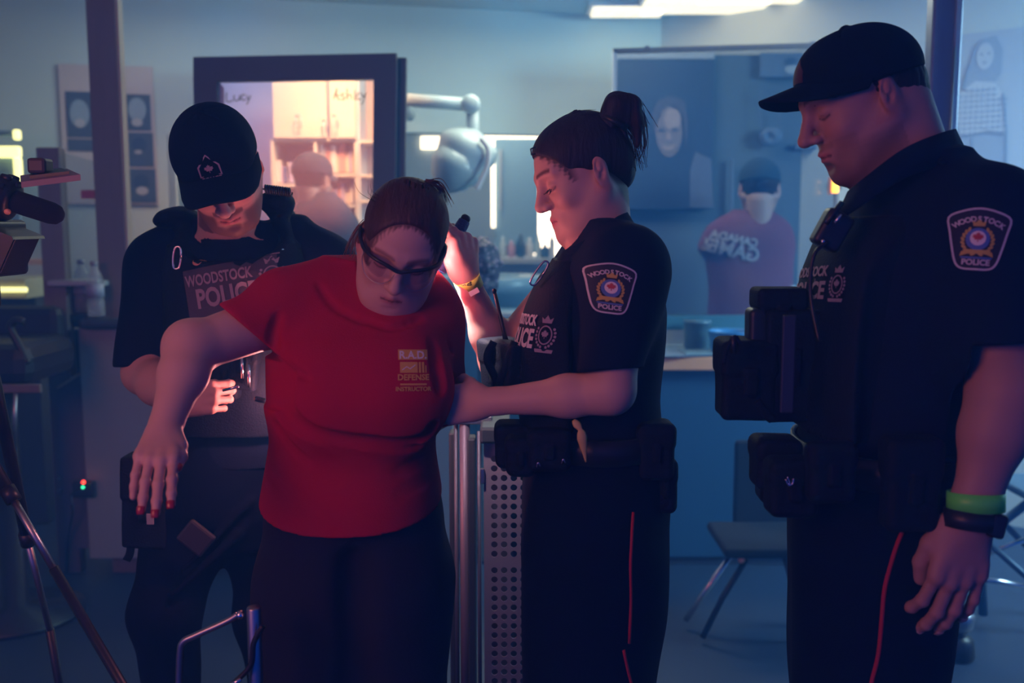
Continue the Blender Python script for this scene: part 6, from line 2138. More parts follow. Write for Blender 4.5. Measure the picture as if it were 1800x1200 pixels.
    rows = [row(735, 938, 1158, D_, 0.15), row(790, 926, 1172, D_, 0.165), row(850, 920, 1180, D_, 0.17), row(950, 918, 1174, D_, 0.168), row(1080, 915, 1166, D_, 0.15), row(1200, 918, 1150, D_, 0.15), row(1330, 930, 1130, D_, 0.14)]
    S.loft(rows, k=0.02)
    for dd, off in ((-0.09, 0), (0.09, -6)):
        hp_, kn = W(1040 + off, 980, D_ + dd), W(1030 + off, 1230, D_ + dd)
        S.cap(hp_, kn, 0.118, 0.095, k=0.05)
        S.cap(kn, (kn.x + 0.02, D_ + dd, 0.10), 0.095, 0.06, k=0.04)
    S.noise(0.003, 26, 41, 8)
    tr = S.mesh('trousers', M_trou, t)
    bvt = bvh_of(tr)
    def on(x, y):
        o = Vector((0, 0, CAM_H)); dd = (W(x, y, 1.0) - o).normalized()
        h = bvt.ray_cast(o, dd, 5)
        return h[0] if h[0] is not None else W(x, y, 1.7)
    def stripe(pts, w=0.006):
        q = catmull([on(x, y) for x, y in pts], 4)
        bm = bmesh.new()
        add_tube(bm, q, w / 2, 8, flat=0.9)
        return from_bm('side_stripe', bm, M_stripe, tr, True)
    stripe([(1113, 900), (1110, 950), (1108, 1000), (1109, 1060), (1106, 1130)])
    stripe([(1096, 1142), (1104, 1180), (1110, 1205), (1112, 1240)])
    band('duty_belt', (W(1048, 762, D_).x, D_, W(1048, 762, D_).z), (0, 0, 1), 0.129, 0.166, 0.045, M_black, t, (1, 0, 0), 0.006)
    for (x, y, dd, s_) in ((905, 780, 1.78, (0.035, 0.035, 0.040)), (915, 800, 1.70, (0.026, 0.028, 0.034)), (965, 790, 1.685, (0.036, 0.022, 0.036)), (1150, 790, 1.73, (0.032, 0.035, 0.05)), (1166, 850, 1.76, (0.022, 0.03, 0.05))):
        pouch('belt_pouch', W(x, y, dd), s_, t, r=0.014)
    for x, y in ((946, 817), (990, 811)):
        tube('snap', catmull([W(x - 3, y + 4, 1.655), W(x, y - 4, 1.652), W(x + 4, y + 2, 1.655)], 4), 0.0016, M_chrome, t, 6)
    bm = bmesh.new()
    add_tube(bm, catmull([W(1008, 738, 1.655), W(1020, 755, 1.65), W(1024, 775, 1.65), W(1030, 812, 1.655)], 6), [0.003, 0.0045, 0.006, 0.007, 0.0065, 0.005, 0.004, 0.006, 0.0075, 0.008, 0.0085, 0.0088, 0.008, 0.007, 0.006, 0.004, 0.003, 0.002, 0.0015], 8, flat=0.4)
    from_bm('yellow_handle', bm, mat('yellow_grip', (0.65, 0.48, 0.16), 0.5), t, True, 'yellow tool grip on the belt')
    for dd in (-0.09, 0.09):
        x = W(1035, 1230, D_ + dd).x
        Q = Sculpt(V(x - 0.22, D_ + dd - 0.07, -0.01), V(x + 0.12, D_ + dd + 0.07, 0.14), 0.007)
        Q.cap((x - 0.13, D_ + dd, 0.04), (x + 0.04, D_ + dd, 0.045), 0.04, 0.046, k=0.02).ell((x + 0.01, D_ + dd, 0.09), (0.055, 0.05, 0.06), k=0.02)
        Q.plane((x, D_, 0.002), (0, 0, -1))
        Q.mesh('boot', M_black, t)
    # wrist band on the raised arm
    ax = (w2 - f2).normalized()
    wb = w2 - ax * 0.004
    b_ = band('paper_wristband', wb, ax, 0.0262, 0.0252, 0.022, M_band, t, (0.75, -0.65, 0.1), 0.0012)
    box('wristband_tail', wb + V(0.012, -0.026, -0.016), (0.020, 0.0012, 0.010), M_pwhite, b_, Matrix.Rotation(-0.5, 3, 'Y'), 0.0003)
    b3 = bvh_of(b_)
    lay('wristband_print', [text2d('GAMES', 0.010, 0.0003)], wb + V(-0.008, -0.03, 0), V(1, 0.1, 0), V(0, 0, 1), M_marker, b_, b3, off=0.0006, thick=0.0003)
    return t, XB, w2


FEM, XB, WR2 = torch_officer()

# torch (held, so a thing of its own)
ta, tb = W(812, 396, 1.945), W(770, 474, 1.93)
ax = (tb - ta).normalized()
t = empty('torch', tuple(ta), 'short dark blue torch pointing down in the raised hand', 'torch')
Rt = axis_R(ax)
Lt = (tb - ta).length
bm = bmesh.new()
add_lathe(bm, ta, [(0.008, -0.012), (0.0115, -0.010), (0.0125, 0.0), (0.0125, Lt * 0.62), (0.0135, Lt * 0.66), (0.0165, Lt * 0.80), (0.0165, Lt), (0.0145, Lt), (0.0135, Lt - 0.006), (0.001, Lt - 0.007)], 32, Rt)
from_bm('torch_barrel', bm, mat('torch_blue', (0.03, 0.05, 0.16), 0.35, 0.5, bump=0.8, bscale=420), t, True)
bm = bmesh.new()
add_lathe(bm, ta, [(0.006, -0.022), (0.0095, -0.018), (0.0095, -0.010)], 20, Rt)
from_bm('tail_cap', bm, M_black, t, True)
bm = bmesh.new()
add_lathe(bm, ta, [(0.001, Lt - 0.0045), (0.0125, Lt - 0.0045), (0.0125, Lt - 0.0035), (0.001, Lt - 0.0035)], 24, Rt)
from_bm('torch_lens', bm, mat('torch_glow', (1, 1, 1), 0.5, emit=(0.75, 0.85, 1.0), estr=60), t, True, 'glowing torch lens')
tip = ta + ax * (Lt + 0.003)
lamp('torch_beam', 'SPOT', tip, 9, (1.0, 0.78, 0.92), 0.012, tip + V(0.26, 0.02, -1.0), spot=math.radians(98), blend=0.5)
lamp('added_face_fill', 'POINT', tip + V(-0.004, -0.07, 0.01), 1.5, (1.0, 0.30, 0.36), 0.012)  # added pink lamp for the face, set off from the torch

# ------------------------------------------------------------------ tall officer at the right in a cap
def capped_officer():
    D_ = 1.65
    t = empty('person', (W(1550, 900, D_).x, D_, 0), 'tall capped officer in profile at the right with a green wristband', 'person')
    R = frame((-0.925, -0.06, -0.375), (-0.375, 0, 0.927))
    X = Xf((0, 0, 0), R, 1.0)
    X.t = v3(W(1411, 252, D_) - X.pt((0, 0.114, -0.024)))
    S = Sculpt(V(0.42, 1.30, 0.74), V(0.92, 1.86, 1.88), 0.0030)
    head(S, X, jaw=1.08, nose=1.02)
    nb = W(1605, 330, D_)
    S.cap(X.pt((0, -0.045, -0.03)), nb, 0.062, 0.072, k=0.03)
    S.cap(X.pt((0, -0.015, -0.055)), nb + V(-0.04, 0, -0.02), 0.040, 0.05, k=0.03)
    S.loft([row(340, 1530, 1690, D_, 0.09), row(420, 1490, 1760, D_, 0.13), row(560, 1480, 1760, D_, 0.13)], k=0.03)
    sh, el, wr = W(1742, 470, 1.52), W(1766, 690, 1.44), W(1712, 892, 1.42)
    S.cap(sh, el, 0.060, 0.050, k=0.03)
    fm = el.lerp(wr, 0.35)
    S.cap(el, fm, 0.050, 0.0465, k=0.02)
    S.cap(fm, wr, 0.0465, 0.030, k=0.02, sq=((0, 1, 0), 0.9))
    y = V(-0.17, 0.0, -0.98).normalized()
    XA = Xf(wr + y * 0.012, frame(y, (0.10, -1, 0.0)), 1.12)
    tips = hand(S, XA, side=1, curls={'index': (22, 26, 16, 2), 'middle': (14, 22, 14, 0), 'ring': (10, 20, 14, -2), 'pinky': (8, 18, 12, -6)},
         thumb=[(0.020, 0.020, -0.010), (0.036, 0.050, -0.018), (0.036, 0.080, -0.030), (0.028, 0.104, -0.036)], wrist_r=0.031, spread=0.0, tr=1.1)
    # far arm, hidden behind the body
    s2, e2, w2 = W(1600, 430, 1.86), W(1590, 640, 1.88), W(1540, 760, 1.84)
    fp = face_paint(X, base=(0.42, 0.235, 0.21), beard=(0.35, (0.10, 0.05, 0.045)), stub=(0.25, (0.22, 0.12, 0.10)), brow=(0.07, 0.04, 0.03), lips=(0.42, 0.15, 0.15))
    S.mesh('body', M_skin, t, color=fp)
    nn = mat('natural_nail_man', (0.52, 0.33, 0.30), 0.35)
    for n_ in ('middle', 'ring', 'pinky'):
        nail(tips, n_, t, nn)
    # wedding ring
    bp = XA.pt((-0.012, 0.104, -0.008))
    band('finger_ring', bp, (XA.dr((0.05, 0.95, -0.3))), 0.0102, 0.0102, 0.005, mat('ring_gold', (0.8, 0.6, 0.4), 0.25, 1.0), t, None, 0.0012)
    cp = cap_hat(X, t, bill_z=0.064, bill_curve=6.5, bill_len=0.066, brim_z=0.039, height=0.084, front=0.92)
    # reddish sheen on the cap front, painted as a flat patch
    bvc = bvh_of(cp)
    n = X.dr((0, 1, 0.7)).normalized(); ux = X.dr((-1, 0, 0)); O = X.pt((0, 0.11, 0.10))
    lay('cap_front_mark', [poly2d([(x * 0.036, y * 0.030) for x, y in [(-0.6, -0.5), (0.6, -0.5), (0.6, 0.1), (0.0, 0.8), (-0.6, 0.1)]])], O, ux, n.cross(ux), mat('cap_red_sheen', (0.05, 0.012, 0.025), 0.7), cp, bvc, off=0.0012, thick=0.001, sub=0.01)
    # short hair
    c = X.pt((0, 0, 0))
    H = Sculpt(c - V(0.2, 0.16, 0.2), c + V(0.2, 0.16, 0.2), 0.0026)
    H.ell((0, -0.0135, 0.040), (0.0750, 0.0875, 0.079), k=0.01, xf=X)
    H.cap((0, -0.058, 0.0), (0, -0.062, -0.055), 0.052, 0.044, k=0.03, xf=X)
    H.box((0, 0.105, -0.03), (0.1, 0.085, 0.2), 0.01, 'sub', 0.004, xf=X)
    H.box((0, 0.045, -0.11), (0.1, 0.085, 0.105), 0.03, 'sub', 0.01, xf=X)
    H.box((0, 0, 0.15), (0.2, 0.2, 0.09), 0.01, 'sub', 0.004, xf=X)
    H.box((0, -0.0, -0.155), (0.2, 0.2, 0.09), 0.01, 'sub', 0.004, xf=X)
    H.noise(0.0006, 400, 5, 10)
    H.mesh('hair', M_hair_dark, t)
    # ---- shirt
    S = Sculpt(V(0.42, 1.28, 0.90), V(1.06, 2.02, 1.72), 0.0042)
    rows = [row(285, 1575, 1668, D_, 0.06), row(320, 1540, 1690, D_, 0.09), row(360, 1500, 1722, D_, 0.14), row(400, 1478, 1745, D_, 0.17), row(460, 1462, 1762, D_, 0.185), row(540, 1448, 1765, D_, 0.19), row(640, 1432, 1745, D_, 0.185), row(740, 1420, 1715, D_, 0.18), row(800, 1412, 1700, D_, 0.18)]
    S.loft(rows, k=0.02)
    S.cap(W(1650, 330, 1.62), W(1725, 385, 1.52), 0.066, 0.078, k=0.06)
    S.cap(W(1735, 395, 1.51), W(1752, 612, 1.45), 0.082, 0.070, k=0.05)
    S.cap(W(1600, 380, 1.78), W(1600, 600, 1.84), 0.07, 0.07, k=0.05)
    S.plane(W(1745, 606, 1.45), (0.03, -0.15, -1), lo=V(0.655, 1.28, 0.90), hi=V(1.06, 1.495, 1.40), k=0.003)
    S.cap(X.pt((0, -0.04, -0.03)), nb + V(-0.02, 0, 0.02), 0.068, 0.074, 'sub', 0.004)
    S.noise(0.0022, 28, 51, 10)
    shirt = S.mesh('uniform_shirt', M_uni, t)
    collar([W(1500, 345, 1.60), W(1530, 318, 1.555), W(1590, 270, 1.56), W(1650, 240, 1.60), W(1668, 236, 1.66), W(1640, 250, 1.73), W(1560, 300, 1.74), W(1505, 340, 1.70)], t, M_uni, 0.040)
    box('epaulette', W(1700, 318, 1.56), (0.12, 0.05, 0.008), M_uni, t, Matrix.Rotation(0.55, 3, 'Y'), 0.003)
    bv = bvh_of(shirt)
    shoulder_patch(W(1722, 418, 1.40), V(1, -0.38, -0.06), V(0.06, 0.05, 1), 103 * 1.42 / 1750, t, bv)
    # ---- vest
    S = Sculpt(V(0.36, 1.40, 0.98), V(0.96, 1.92, 1.62), 0.0042)
    rows = [row(380, 1475, 1640, D_, 0.13), row(420, 1450, 1670, D_, 0.165), row(480, 1430, 1690, D_, 0.195), row(560, 1412, 1690, D_, 0.20), row(680, 1396, 1670, D_, 0.20), row(745, 1395, 1660, D_, 0.195)]
    S.loft(rows, k=0.01, pw=2.6)
    S.box(W(1650, 560, 1.44), (0.10, 0.06, 0.35), 0.03, 'sub', 0.01)
    S.noise(0.001, 45, 61, 8)
    vest = S.mesh('duty_vest', M_vest, t)
    bv = bvh_of(vest)
    n = V(-0.75, -0.66, 0.12).normalized()
    ux = V(0, 0, 1).cross(n).normalized(); uy = n.cross(ux)
    O = W(1402, 480, 1.53) + n * 0.03
    s = 1.55 / 1750
    lay('vest_lettering', [xf2(text2d('WOODSTOCK', 26 * s, 0.8 * s, 'RIGHT'), dx=0 * s, dy=12 * s), xf2(text2d('POLICE', 44 * s, 1.4 * s, 'RIGHT'), dx=0 * s, dy=-24 * s)], O, ux, uy, M_letdim, vest, bv, off=0.0025, thick=0.0006, sub=0.012)
    crest_small(O + ux * 34 * s - uy * 12 * s, ux, uy, 50 * s, vest, bv, M_letdim)
    # strap, mic and clip near the collar
    pouch('shoulder_microphone', W(1462, 405, 1.52), (0.022, 0.018, 0.030), t, Matrix.Rotation(0.5, 3, 'Y'), M_black, False)
    tube('strap_edge', [W(1452, 392, 1.50), W(1480, 356, 1.51)], 0.0045, M_black, t, 8)
    tube('silver_clip', [W(1467, 392, 1.49), W(1479, 377, 1.49)], 0.0022, M_chrome, t, 8)
    lathe('silver_stud', W(1446, 424, 1.50), [(0.004, 0), (0.003, 0.004), (0.001, 0.005)], M_chrome, t, Matrix.Rotation(PI / 2, 3, 'X'), 10)
    tube('microphone_cord', catmull([W(1455, 425, 1.50), W(1430, 450, 1.49), W(1425, 520, 1.49), W(1440, 600, 1.47)], 6), 0.003, M_black, t, 6)
    # front gear
    pouch('radio_pouch', W(1368, 545, 1.63), (0.038, 0.032, 0.036), t, m=M_vest)
    rd = pouch('radio', W(1340, 590, 1.62), (0.025, 0.022, 0.045), t, m=M_black, flap=False)
    pouch('front_pouch', W(1382, 640, 1.63), (0.042, 0.045, 0.090), t)
    big = pouch('large_pouch', W(1310, 665, 1.62), (0.045, 0.038, 0.065), t, r=0.012)
    tube('pouch_loop', catmull([W(1272, 640, 1.54), W(1278, 612, 1.54), W(1292, 592, 1.54), W(1300, 606, 1.54)], 5), 0.0035, M_vest, t, 8)
    tube('antenna', [W(1290, 620, 1.54), W(1289, 590, 1.54)], 0.005, M_black, rd, 8)
    tube('hanging_strap', catmull([W(1330, 705, 1.54), W(1345, 725, 1.54), W(1358, 738, 1.54)], 5), 0.007, M_vest, t, 8, flat=0.4)
    box('front_strap', W(1385, 640, 1.50), (0.020, 0.006, 0.15), mat('strap_blue', (0.02, 0.03, 0.06), 0.6), t, bev=0.002)
    # trousers, belt
    S = Sculpt(V(0.38, 1.38, 0.0), V(0.86, 1.92, 1.16), 0.006)
    rows = [row(770, 1408, 1705, D_, 0.175), row(850, 1398, 1690, D_, 0.18), row(950, 1393, 1668, D_, 0.175), row(1080, 1393, 1652, D_, 0.16), row(1200, 1396, 1642, D_, 0.15), row(1330, 1402, 1630, D_, 0.14)]
    S.loft(rows, k=0.02)
    for dd in (-0.095, 0.095):
        a, b = W(1527, 980, D_ + dd * 0.6), W(1515, 1230, D_ + dd)
        S.cap(a, b, 0.118, 0.100, k=0.05)
        S.cap(b, (b.x + 0.02, D_ + dd, 0.10), 0.10, 0.06, k=0.04)
    S.noise(0.003, 24, 71, 8)
    tr = S.mesh('trousers', M_trou, t)
    bvt = bvh_of(tr)
    def on(x, y):
        o = Vector((0, 0, CAM_H)); dd = (W(x, y, 1.0) - o).normalized()
        h = bvt.ray_cast(o, dd, 5)
        return h[0] if h[0] is not None else W(x, y, 1.5)
    q = catmull([on(x, y) for x, y in ((1586, 935), (1574, 965), (1556, 1030), (1550, 1090), (1544, 1150), (1532, 1200), (1525, 1240))], 4)
    bm = bmesh.new(); add_tube(bm, q, 0.0035, 8)
    from_bm('side_stripe', bm, M_stripe, tr, True)
    band('duty_belt', (W(1556, 795, D_).x, D_, W(1556, 795, D_).z), (0, 0, 1), 0.146, 0.186, 0.05, M_black, t, (1, 0, 0), 0.006)
    for (x, y, dd, s_) in ((1362, 812, 1.60, (0.036, 0.035, 0.042)), (1390, 855, 1.50, (0.038, 0.028, 0.045)), (1362, 850, 1.66, (0.030, 0.03, 0.03)), (1460, 830, 1.445, (0.035, 0.02, 0.045)), (1600, 850, 1.445, (0.04, 0.025, 0.07))):
        pouch('belt_pouch', W(x, y, dd), s_, t, r=0.014)
    tube('handcuff_edge', catmull([W(1381, 842, 1.455), W(1386, 852, 1.455), W(1393, 850, 1.455), W(1395, 841, 1.455)], 4), 0.0014, M_chrome, t, 6)
    tube('handcuff_edge', catmull([W(1384, 838, 1.455), W(1388, 848, 1.455), W(1386, 854, 1.455)], 4), 0.0012, M_chrome, t, 6)
    # wrist things
    ax = (wr - fm).normalized()
    w_ = wr - ax * 0.010
    band('paper_wristband', w_, (ax + V(0.25, 0, 0.0)).normalized(), 0.0395, 0.0345, 0.027, M_bandg, t, (1, 0, 0), 0.0012)
    band('watch_strap', wr + ax * 0.018, (ax + V(0.15, 0, 0)).normalized(), 0.0360, 0.0315, 0.026, M_black, t, (1, 0, 0), 0.003)
    Q = Sculpt(wr + V(-0.02, -0.06, -0.06), wr + V(0.07, 0.04, 0.03), 0.0025)
    Q.box(wr + ax * 0.018 + V(0.028, -0.010, -0.004), (0.012, 0.02, 0.018), 0.005, R=axis_R(ax, (1, 0, 0)))
    Q.mesh('watch_case', M_black, t)
    for dd in (-0.095, 0.095):
        x = W(1515, 1230, D_ + dd).x + 0.02
        Q = Sculpt(V(x - 0.24, D_ + dd - 0.08, -0.01), V(x + 0.12, D_ + dd + 0.08, 0.14), 0.007)
        Q.cap((x - 0.15, D_ + dd, 0.045), (x + 0.04, D_ + dd, 0.05), 0.044, 0.05, k=0.02).ell((x + 0.01, D_ + dd, 0.09), (0.06, 0.055, 0.06), k=0.02)
        Q.plane((x, D_, 0.002), (0, 0, -1))
        Q.mesh('boot', M_black, t)
    return t


capped_officer()

# ------------------------------------------------------------------ video camera at the left edge, on its tripod
dC = 1.95
t = empty('video_camera', tuple(W(-40, 400, dC)), 'black video camera with furry microphone cut by the left picture edge', 'video camera')
a, b = W(0, 345, dC), W(98, 377, dC)
ax = (b - a).normalized()
Rm = axis_R(ax)
L_ = (b - a).length
bm = bmesh.new()
add_lathe(bm, a - ax * 0.08, [(0.012, 0), (0.021, 0.004), (0.022, 0.08 + L_ * 0.5), (0.0215, 0.08 + L_ * 0.92), (0.018, 0.08 + L_ * 1.05), (0.010, 0.08 + L_ * 1.12), (0.001, 0.08 + L_ * 1.14)], 28, Rm)
mic = from_bm('microphone', bm, M_foam, t, True)
bm = bmesh.new()
add_lathe(bm, W(8, 348, dC), [(0.030, -0.02), (0.040, -0.016), (0.042, 0.0), (0.040, 0.016), (0.030, 0.02)], 28, Rm)
from_bm('shock_mount', bm, M_black, mic, True)
for i in range(10):
    an = 2 * PI * i / 10
    p = W(8, 348, dC) + Rm @ V(0.042 * math.cos(an), 0.042 * math.sin(an), 0)
    lathe('mount_knob', p, [(0.006, -0.01), (0.007, 0), (0.006, 0.01)], M_black, mic, Rm, 8)
lathe('mount_screw', W(14, 372, dC - 0.035), [(0.006, 0), (0.005, 0.006), (0.001, 0.007)], M_warm_orange, mic, Matrix.Rotation(PI / 2, 3, 'X'), 10)
# lens hood below
S = Sculpt(W(-60, 440, dC) - V(0.08, 0.12, 0.12), W(30, 430, dC) + V(0.08, 0.14, 0.14), 0.004)
S.box(W(-55, 435, dC + 0.02), (0.09, 0.06, 0.055), 0.01, k=0.01)
S.mesh('camera_body', M_black, t)
bm = bmesh.new()
F = [(-30, 395), (8, 398), (50, 418), (22, 480), (10, 486), (-30, 470)]
P = [W(x, y, dC) for x, y in F]
add_prism(bm, [(p.x, p.z) for p in P][::-1], 0.10, (0, dC, 0), (1, 0, 0), (0, 0, 1))
bmesh.ops.bevel(bm, geom=list(bm.edges), offset=0.003, segments=2, affect='EDGES')
from_bm('lens_hood', bm, M_black, t)
bm = bmesh.new()
P = [W(x, y, dC) for x, y in [(6, 396), (52, 415), (54, 420), (8, 401)]]
add_prism(bm, [(p.x, p.z) for p in P][::-1], 0.13, (0, dC - 0.005, 0), (1, 0, 0), (0, 0, 1))
from_bm('hood_flap', bm, M_black, t)
# fold-out screen and viewfinder above
Mpk = mat('screen_edge_pink', (0.20, 0.13, 0.18), 0.45, 0.0)
bm = bmesh.new()
q = [W(30, 319, dC - 0.06), W(120, 304, dC - 0.06), W(142, 317, dC - 0.06), W(38, 330, dC - 0.06)]
up = V(0, 0, 0.006)
lo_ = [bm.verts.new(p) for p in (q[3], q[2], W(118, 306, dC + 0.06), W(36, 318, dC + 0.06))]
hi_ = [bm.verts.new(p.co + V(0, 0, 0.011)) for p in lo_]
bm.faces.new(lo_[::-1]); bm.faces.new(hi_)
for i in range(4):
    bm.faces.new((lo_[i], lo_[(i + 1) % 4], hi_[(i + 1) % 4], hi_[i]))
bmesh.ops.recalc_face_normals(bm, faces=bm.faces)
scr = from_bm('fold_out_screen', bm, Mpk, t)
bm = bmesh.new()
lo2 = [bm.verts.new(v) for v in (W(52, 316, dC - 0.03), W(122, 308, dC - 0.03), W(108, 302, dC + 0.06), W(58, 306, dC + 0.06))]
hi2 = [bm.verts.new(v.co + V(0, 0, 0.008)) for v in lo2]
bm.faces.new(lo2[::-1]); bm.faces.new(hi2)
for i in range(4):
    bm.faces.new((lo2[i], lo2[(i + 1) % 4], hi2[(i + 1) % 4], hi2[i]))
bmesh.ops.recalc_face_normals(bm, faces=bm.faces)
from_bm('screen_cover', bm, M_black, scr)
box('viewfinder', W(71, 292, dC), (0.036, 0.04, 0.030), mat('viewfinder_brown', (0.05, 0.035, 0.04), 0.5), t, None, 0.006)
box('screen_arm', W(-10, 325, dC), (0.10, 0.02, 0.012), M_black, t, None, 0.003)
# tripod
tt = empty('tripod', (W(-40, 400, dC).x, dC, 0), 'black tripod with silver leg sections under the video camera', 'tripod')
top = W(-50, 500, dC)
box('tripod_head', top + V(0, 0, -0.02), (0.08, 0.08, 0.06), M_black, tt, None, 0.01)
tube('centre_column', [top, top - V(0, 0, 0.5)], 0.016, M_black, tt)
apex = top - V(0, 0, 0.08)
def tleg(p0, p1, p2, p3):
    l = tube('leg', [p0, p1], 0.013, M_black, tt)
    tube('leg_section', [p1, p2], 0.0075, M_steel, l, label='silver leg section')
    tube('leg_end', [p2, p3], 0.010, M_black, l)
    bm = bmesh.new(); add_tube(bm, [p1 - (p2 - p1).normalized() * 0.02, p1 + (p2 - p1).normalized() * 0.012], 0.016, 10); from_bm('leg_clamp', bm, M_black, l, True)
pA_, pB_ = W(20, 872, 1.95), W(94, 998, 1.92)
dr_ = (pB_ - pA_)
fl = pB_ + dr_ * (pB_.z - 0.01) / (-dr_.z)
p_top = pA_ - dr_ * ((apex.z - pA_.z) / (-dr_.z)) * 0.99
tleg(p_top, pA_, pB_, fl)
tleg(apex + V(-0.03, 0, 0), apex + V(-0.25, 0.1, -0.5), apex + V(-0.35, 0.14, -0.75), V(apex.x - 0.5, apex.y + 0.2, 0.01))
tleg(apex + V(0, 0.03, 0), apex + V(-0.02, 0.2, -0.5), apex + V(-0.03, 0.3, -0.75), V(apex.x - 0.05, apex.y + 0.45, 0.01))

# ------------------------------------------------------------------ chrome stand at the lower left
dS = 1.55
t = empty('chrome_stand', (W(446, 1200, dS).x, dS, 0), 'chrome tube stand with a bent side bar in front of the dark floor', 'stand')
p = W(446, 1066, dS)
lathe('post', (p.x, dS, 0), [(0.0115, 0), (0.0115, p.z - 0.003), (0.010, p.z), (0.001, p.z)], M_steel, t)
bm = bmesh.new()
add_tube(bm, catmull([W(418, 1080, dS), W(398, 1092, dS), W(345, 1116, dS), W(322, 1128, dS), W(316, 1150, dS), W(314, 1210, dS), W(314, 1260, dS)], 8), 0.0055, 10)
from_bm('side_bar', bm, M_steel, t, True)
tube('side_bar_foot', [W(314, 1260, dS), (W(314, 1260, dS).x, dS, 0.01)], 0.0055, M_steel, t)
tube('cable', catmull([W(462, 1100, dS - 0.02), W(446, 1130, dS - 0.02), W(440, 1170, dS - 0.02), W(405, 1205, dS - 0.02), W(380, 1225, dS - 0.02)], 6), 0.0045, M_black, t)
bm = bmesh.new(); add_tube(bm, [W(405, 1203, dS - 0.03), W(424, 1194, dS - 0.03)], 0.003, 8); from_bm('bright_clip', bm, M_chrome, t, True)
lathe('foot_plate', (p.x, dS, 0), [(0.12, 0), (0.12, 0.012), (0.02, 0.03)], M_steel, t)
lathe('joint', W(422, 1080, dS), [(0.006, -0.006), (0.007, 0), (0.004, 0.006)], M_chrome, t, seg=12)

# ------------------------------------------------------------------ perforated cabinet between the figures
dP = 2.12
t = empty('perforated_stand', (W(890, 1100, dP).x, dP + 0.15, 0), 'metal stand with a pale perforated front sheet beside chrome posts', 'stand')
pl0, pr0 = W(857, 777, dP), W(945, 777, dP)
zt_ = pl0.z
x0 = W(846, 1190, dP).x
x0t = pl0.x
pitch_ = 0.0213
hr = 0.0073
# sheet with real round holes
cols, z = 5, zt_
bm = bmesh.new()
zcur = zt_
xL = W(851, 980, dP).x
holes_top = zt_ - 0.026
def cell(cx, cz, w, h, hole=True):
    n = 16
    sq = []
    for i in range(n):
        a = 2 * PI * i / n
        c, s_ = math.cos(a), math.sin(a)
        m_ = max(abs(c) / (w / 2), abs(s_) / (h / 2))
        sq.append((cx + c / m_, cz + s_ / m_))
    # corner points are hit because n is a multiple of 8 for square cells
    o = [bm.verts.new((x, dP, z_)) for x, z_ in sq]
    i_ = [bm.verts.new((cx + hr * math.cos(2 * PI * i / n), dP, cz + hr * math.sin(2 * PI * i / n))) for i in range(n)]
    for i in range(n):
        bm.faces.new((o[i], o[(i + 1) % n], i_[(i + 1) % n], i_[i]))
def quad(xa, xb, za, zb):
    bm.faces.new([bm.verts.new((x, dP, z_)) for x, z_ in ((xa, za), (xb, za), (xb, zb), (xa, zb))])
XL = xL
lm = 0.012
R_edge = XL + lm + cols * pitch_ + 0.01
quad(XL, R_edge, holes_top, zt_)
zc_ = holes_top
r_i = 0
while zc_ - pitch_ > 0.05:
    if r_i in (11, 30):
        quad(XL, R_edge, zc_ - 0.016, zc_)
        zc_ -= 0.016
    for c_ in range(cols):
        cell(XL + lm + pitch_ * (c_ + 0.5), zc_ - pitch_ / 2, pitch_, pitch_)
    quad(XL, XL + lm, zc_ - pitch_, zc_)
    quad(XL + lm + cols * pitch_, R_edge, zc_ - pitch_, zc_)
    zc_ -= pitch_
    r_i += 1
quad(XL, R_edge, 0.03, zc_)
bmesh.ops.remove_doubles(bm, verts=bm.verts, dist=0.0002)
sheet = from_bm('perforated_sheet', bm, M_perf, t)
md = sheet.modifiers.new('thickness', 'SOLIDIFY'); md.thickness = 0.0015; md.offset = 1
box('back_panel', ((XL + R_edge) / 2, dP + 0.22, zt_ / 2), (R_edge - XL, 0.012, zt_ - 0.02), M_cabdark, t)
box('top_cap', (W(862, 757, dP).x + 0.01, dP + 0.08, zt_ + 0.018), (0.065, 0.2, 0.036), M_cabdark, t, None, 0.006)
for px, r_ in ((843, 0.0045), (818, 0.012), (803, 0.005)):
    pp = W(px, 1000, dP + (0.0 if px == 843 else 0.08))
    ztop = W(px, 758, dP).z
    bm = bmesh.new(); add_tube(bm, [(pp.x, pp.y, 0.01), (pp.x, pp.y, ztop)], r_, 12)
    from_bm('chrome_post', bm, mat('post_dark_chrome', (0.10, 0.10, 0.14), 0.5, 0.6) if px != 818 else mat('post_mauve', (0.16, 0.12, 0.17), 0.5, 0.4), t, True)
box('dark_channel', (W(830, 1000, dP + 0.05).x, dP + 0.06, zt_ / 2), (0.018, 0.05, zt_), M_cabdark, t)
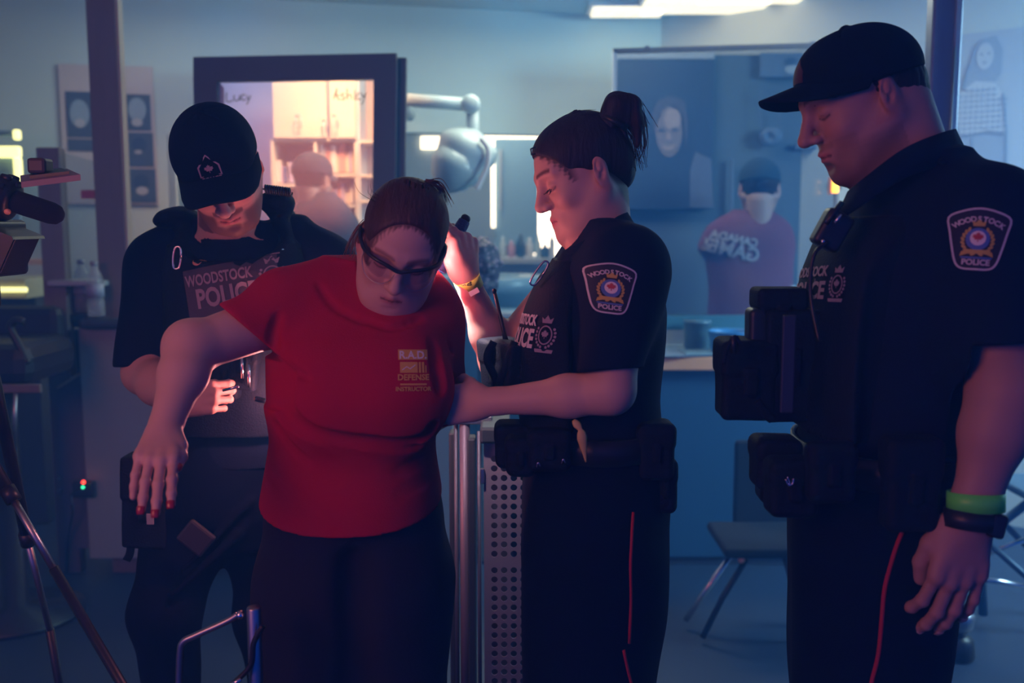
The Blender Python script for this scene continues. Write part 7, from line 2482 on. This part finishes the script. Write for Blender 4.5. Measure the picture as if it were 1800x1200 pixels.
box('dark_channel', (W(796, 1000, dP + 0.1).x, dP + 0.12, zt_ / 2), (0.014, 0.05, zt_), M_cabdark, t)
box('hinge', W(848, 836, dP - 0.006), (0.010, 0.008, 0.034), M_steel, t, None, 0.002)
box('base_plate', (W(850, 1000, dP).x + 0.02, dP + 0.12, 0.012), (0.24, 0.28, 0.024), M_cabdark, t)
box('top_rail', ((W(800, 752, dP).x + W(860, 752, dP).x) / 2, dP + 0.08, W(830, 752, dP).z + 0.004), (0.085, 0.03, 0.02), M_steel, t, None, 0.003)

# made-up pen torch hidden behind the red shirt, lights face and arm
pa, pb = W(448, 700, 2.03), W(494, 712, 2.07)
t = empty('added_pen_torch', tuple(pa), 'small pen torch in the bowed officer\'s hand beside the red shirt', 'torch')
ax = (pb - pa).normalized()
lathe('torch_barrel', pa, [(0.004, 0), (0.0055, 0.003), (0.0055, (pb - pa).length), (0.0045, (pb - pa).length)], M_black, t, axis_R(ax), 16)
lathe('torch_lens', pb, [(0.001, 0.0005), (0.0042, 0.0005), (0.0042, 0.0015), (0.001, 0.0015)], mat('added_pen_glow', (1, 1, 1), 0.5, emit=(1.0, 0.55, 0.7), estr=25), t, axis_R(ax), 16)
lamp('added_pen_light', 'POINT', pb + ax * 0.006, 5.0, (1.0, 0.30, 0.32), 0.01)

# ------------------------------------------------------------------ theatrical haze hanging in the whole room
bm = bmesh.new()
add_box(bm, (0, 3.2, CEIL / 2), (9.0, 7.4, CEIL - 0.004))
hz = from_bm('theatrical_haze', bm, None)
hz['kind'] = 'stuff'
hz['label'] = 'thin bluish theatrical haze filling the whole room'
hz['category'] = 'haze'
mh = bpy.data.materials.new('haze')
mh.use_nodes = True
nt = mh.node_tree
nt.nodes.clear()
out = nt.nodes.new('ShaderNodeOutputMaterial')
vs = nt.nodes.new('ShaderNodeVolumeScatter')
vs.inputs['Color'].default_value = (0.06, 0.38, 1.0, 1)
vs.inputs['Density'].default_value = 0.075
vs.inputs['Anisotropy'].default_value = 0.2
nt.links.new(vs.outputs[0], out.inputs['Volume'])
hz.data.materials.append(mh)
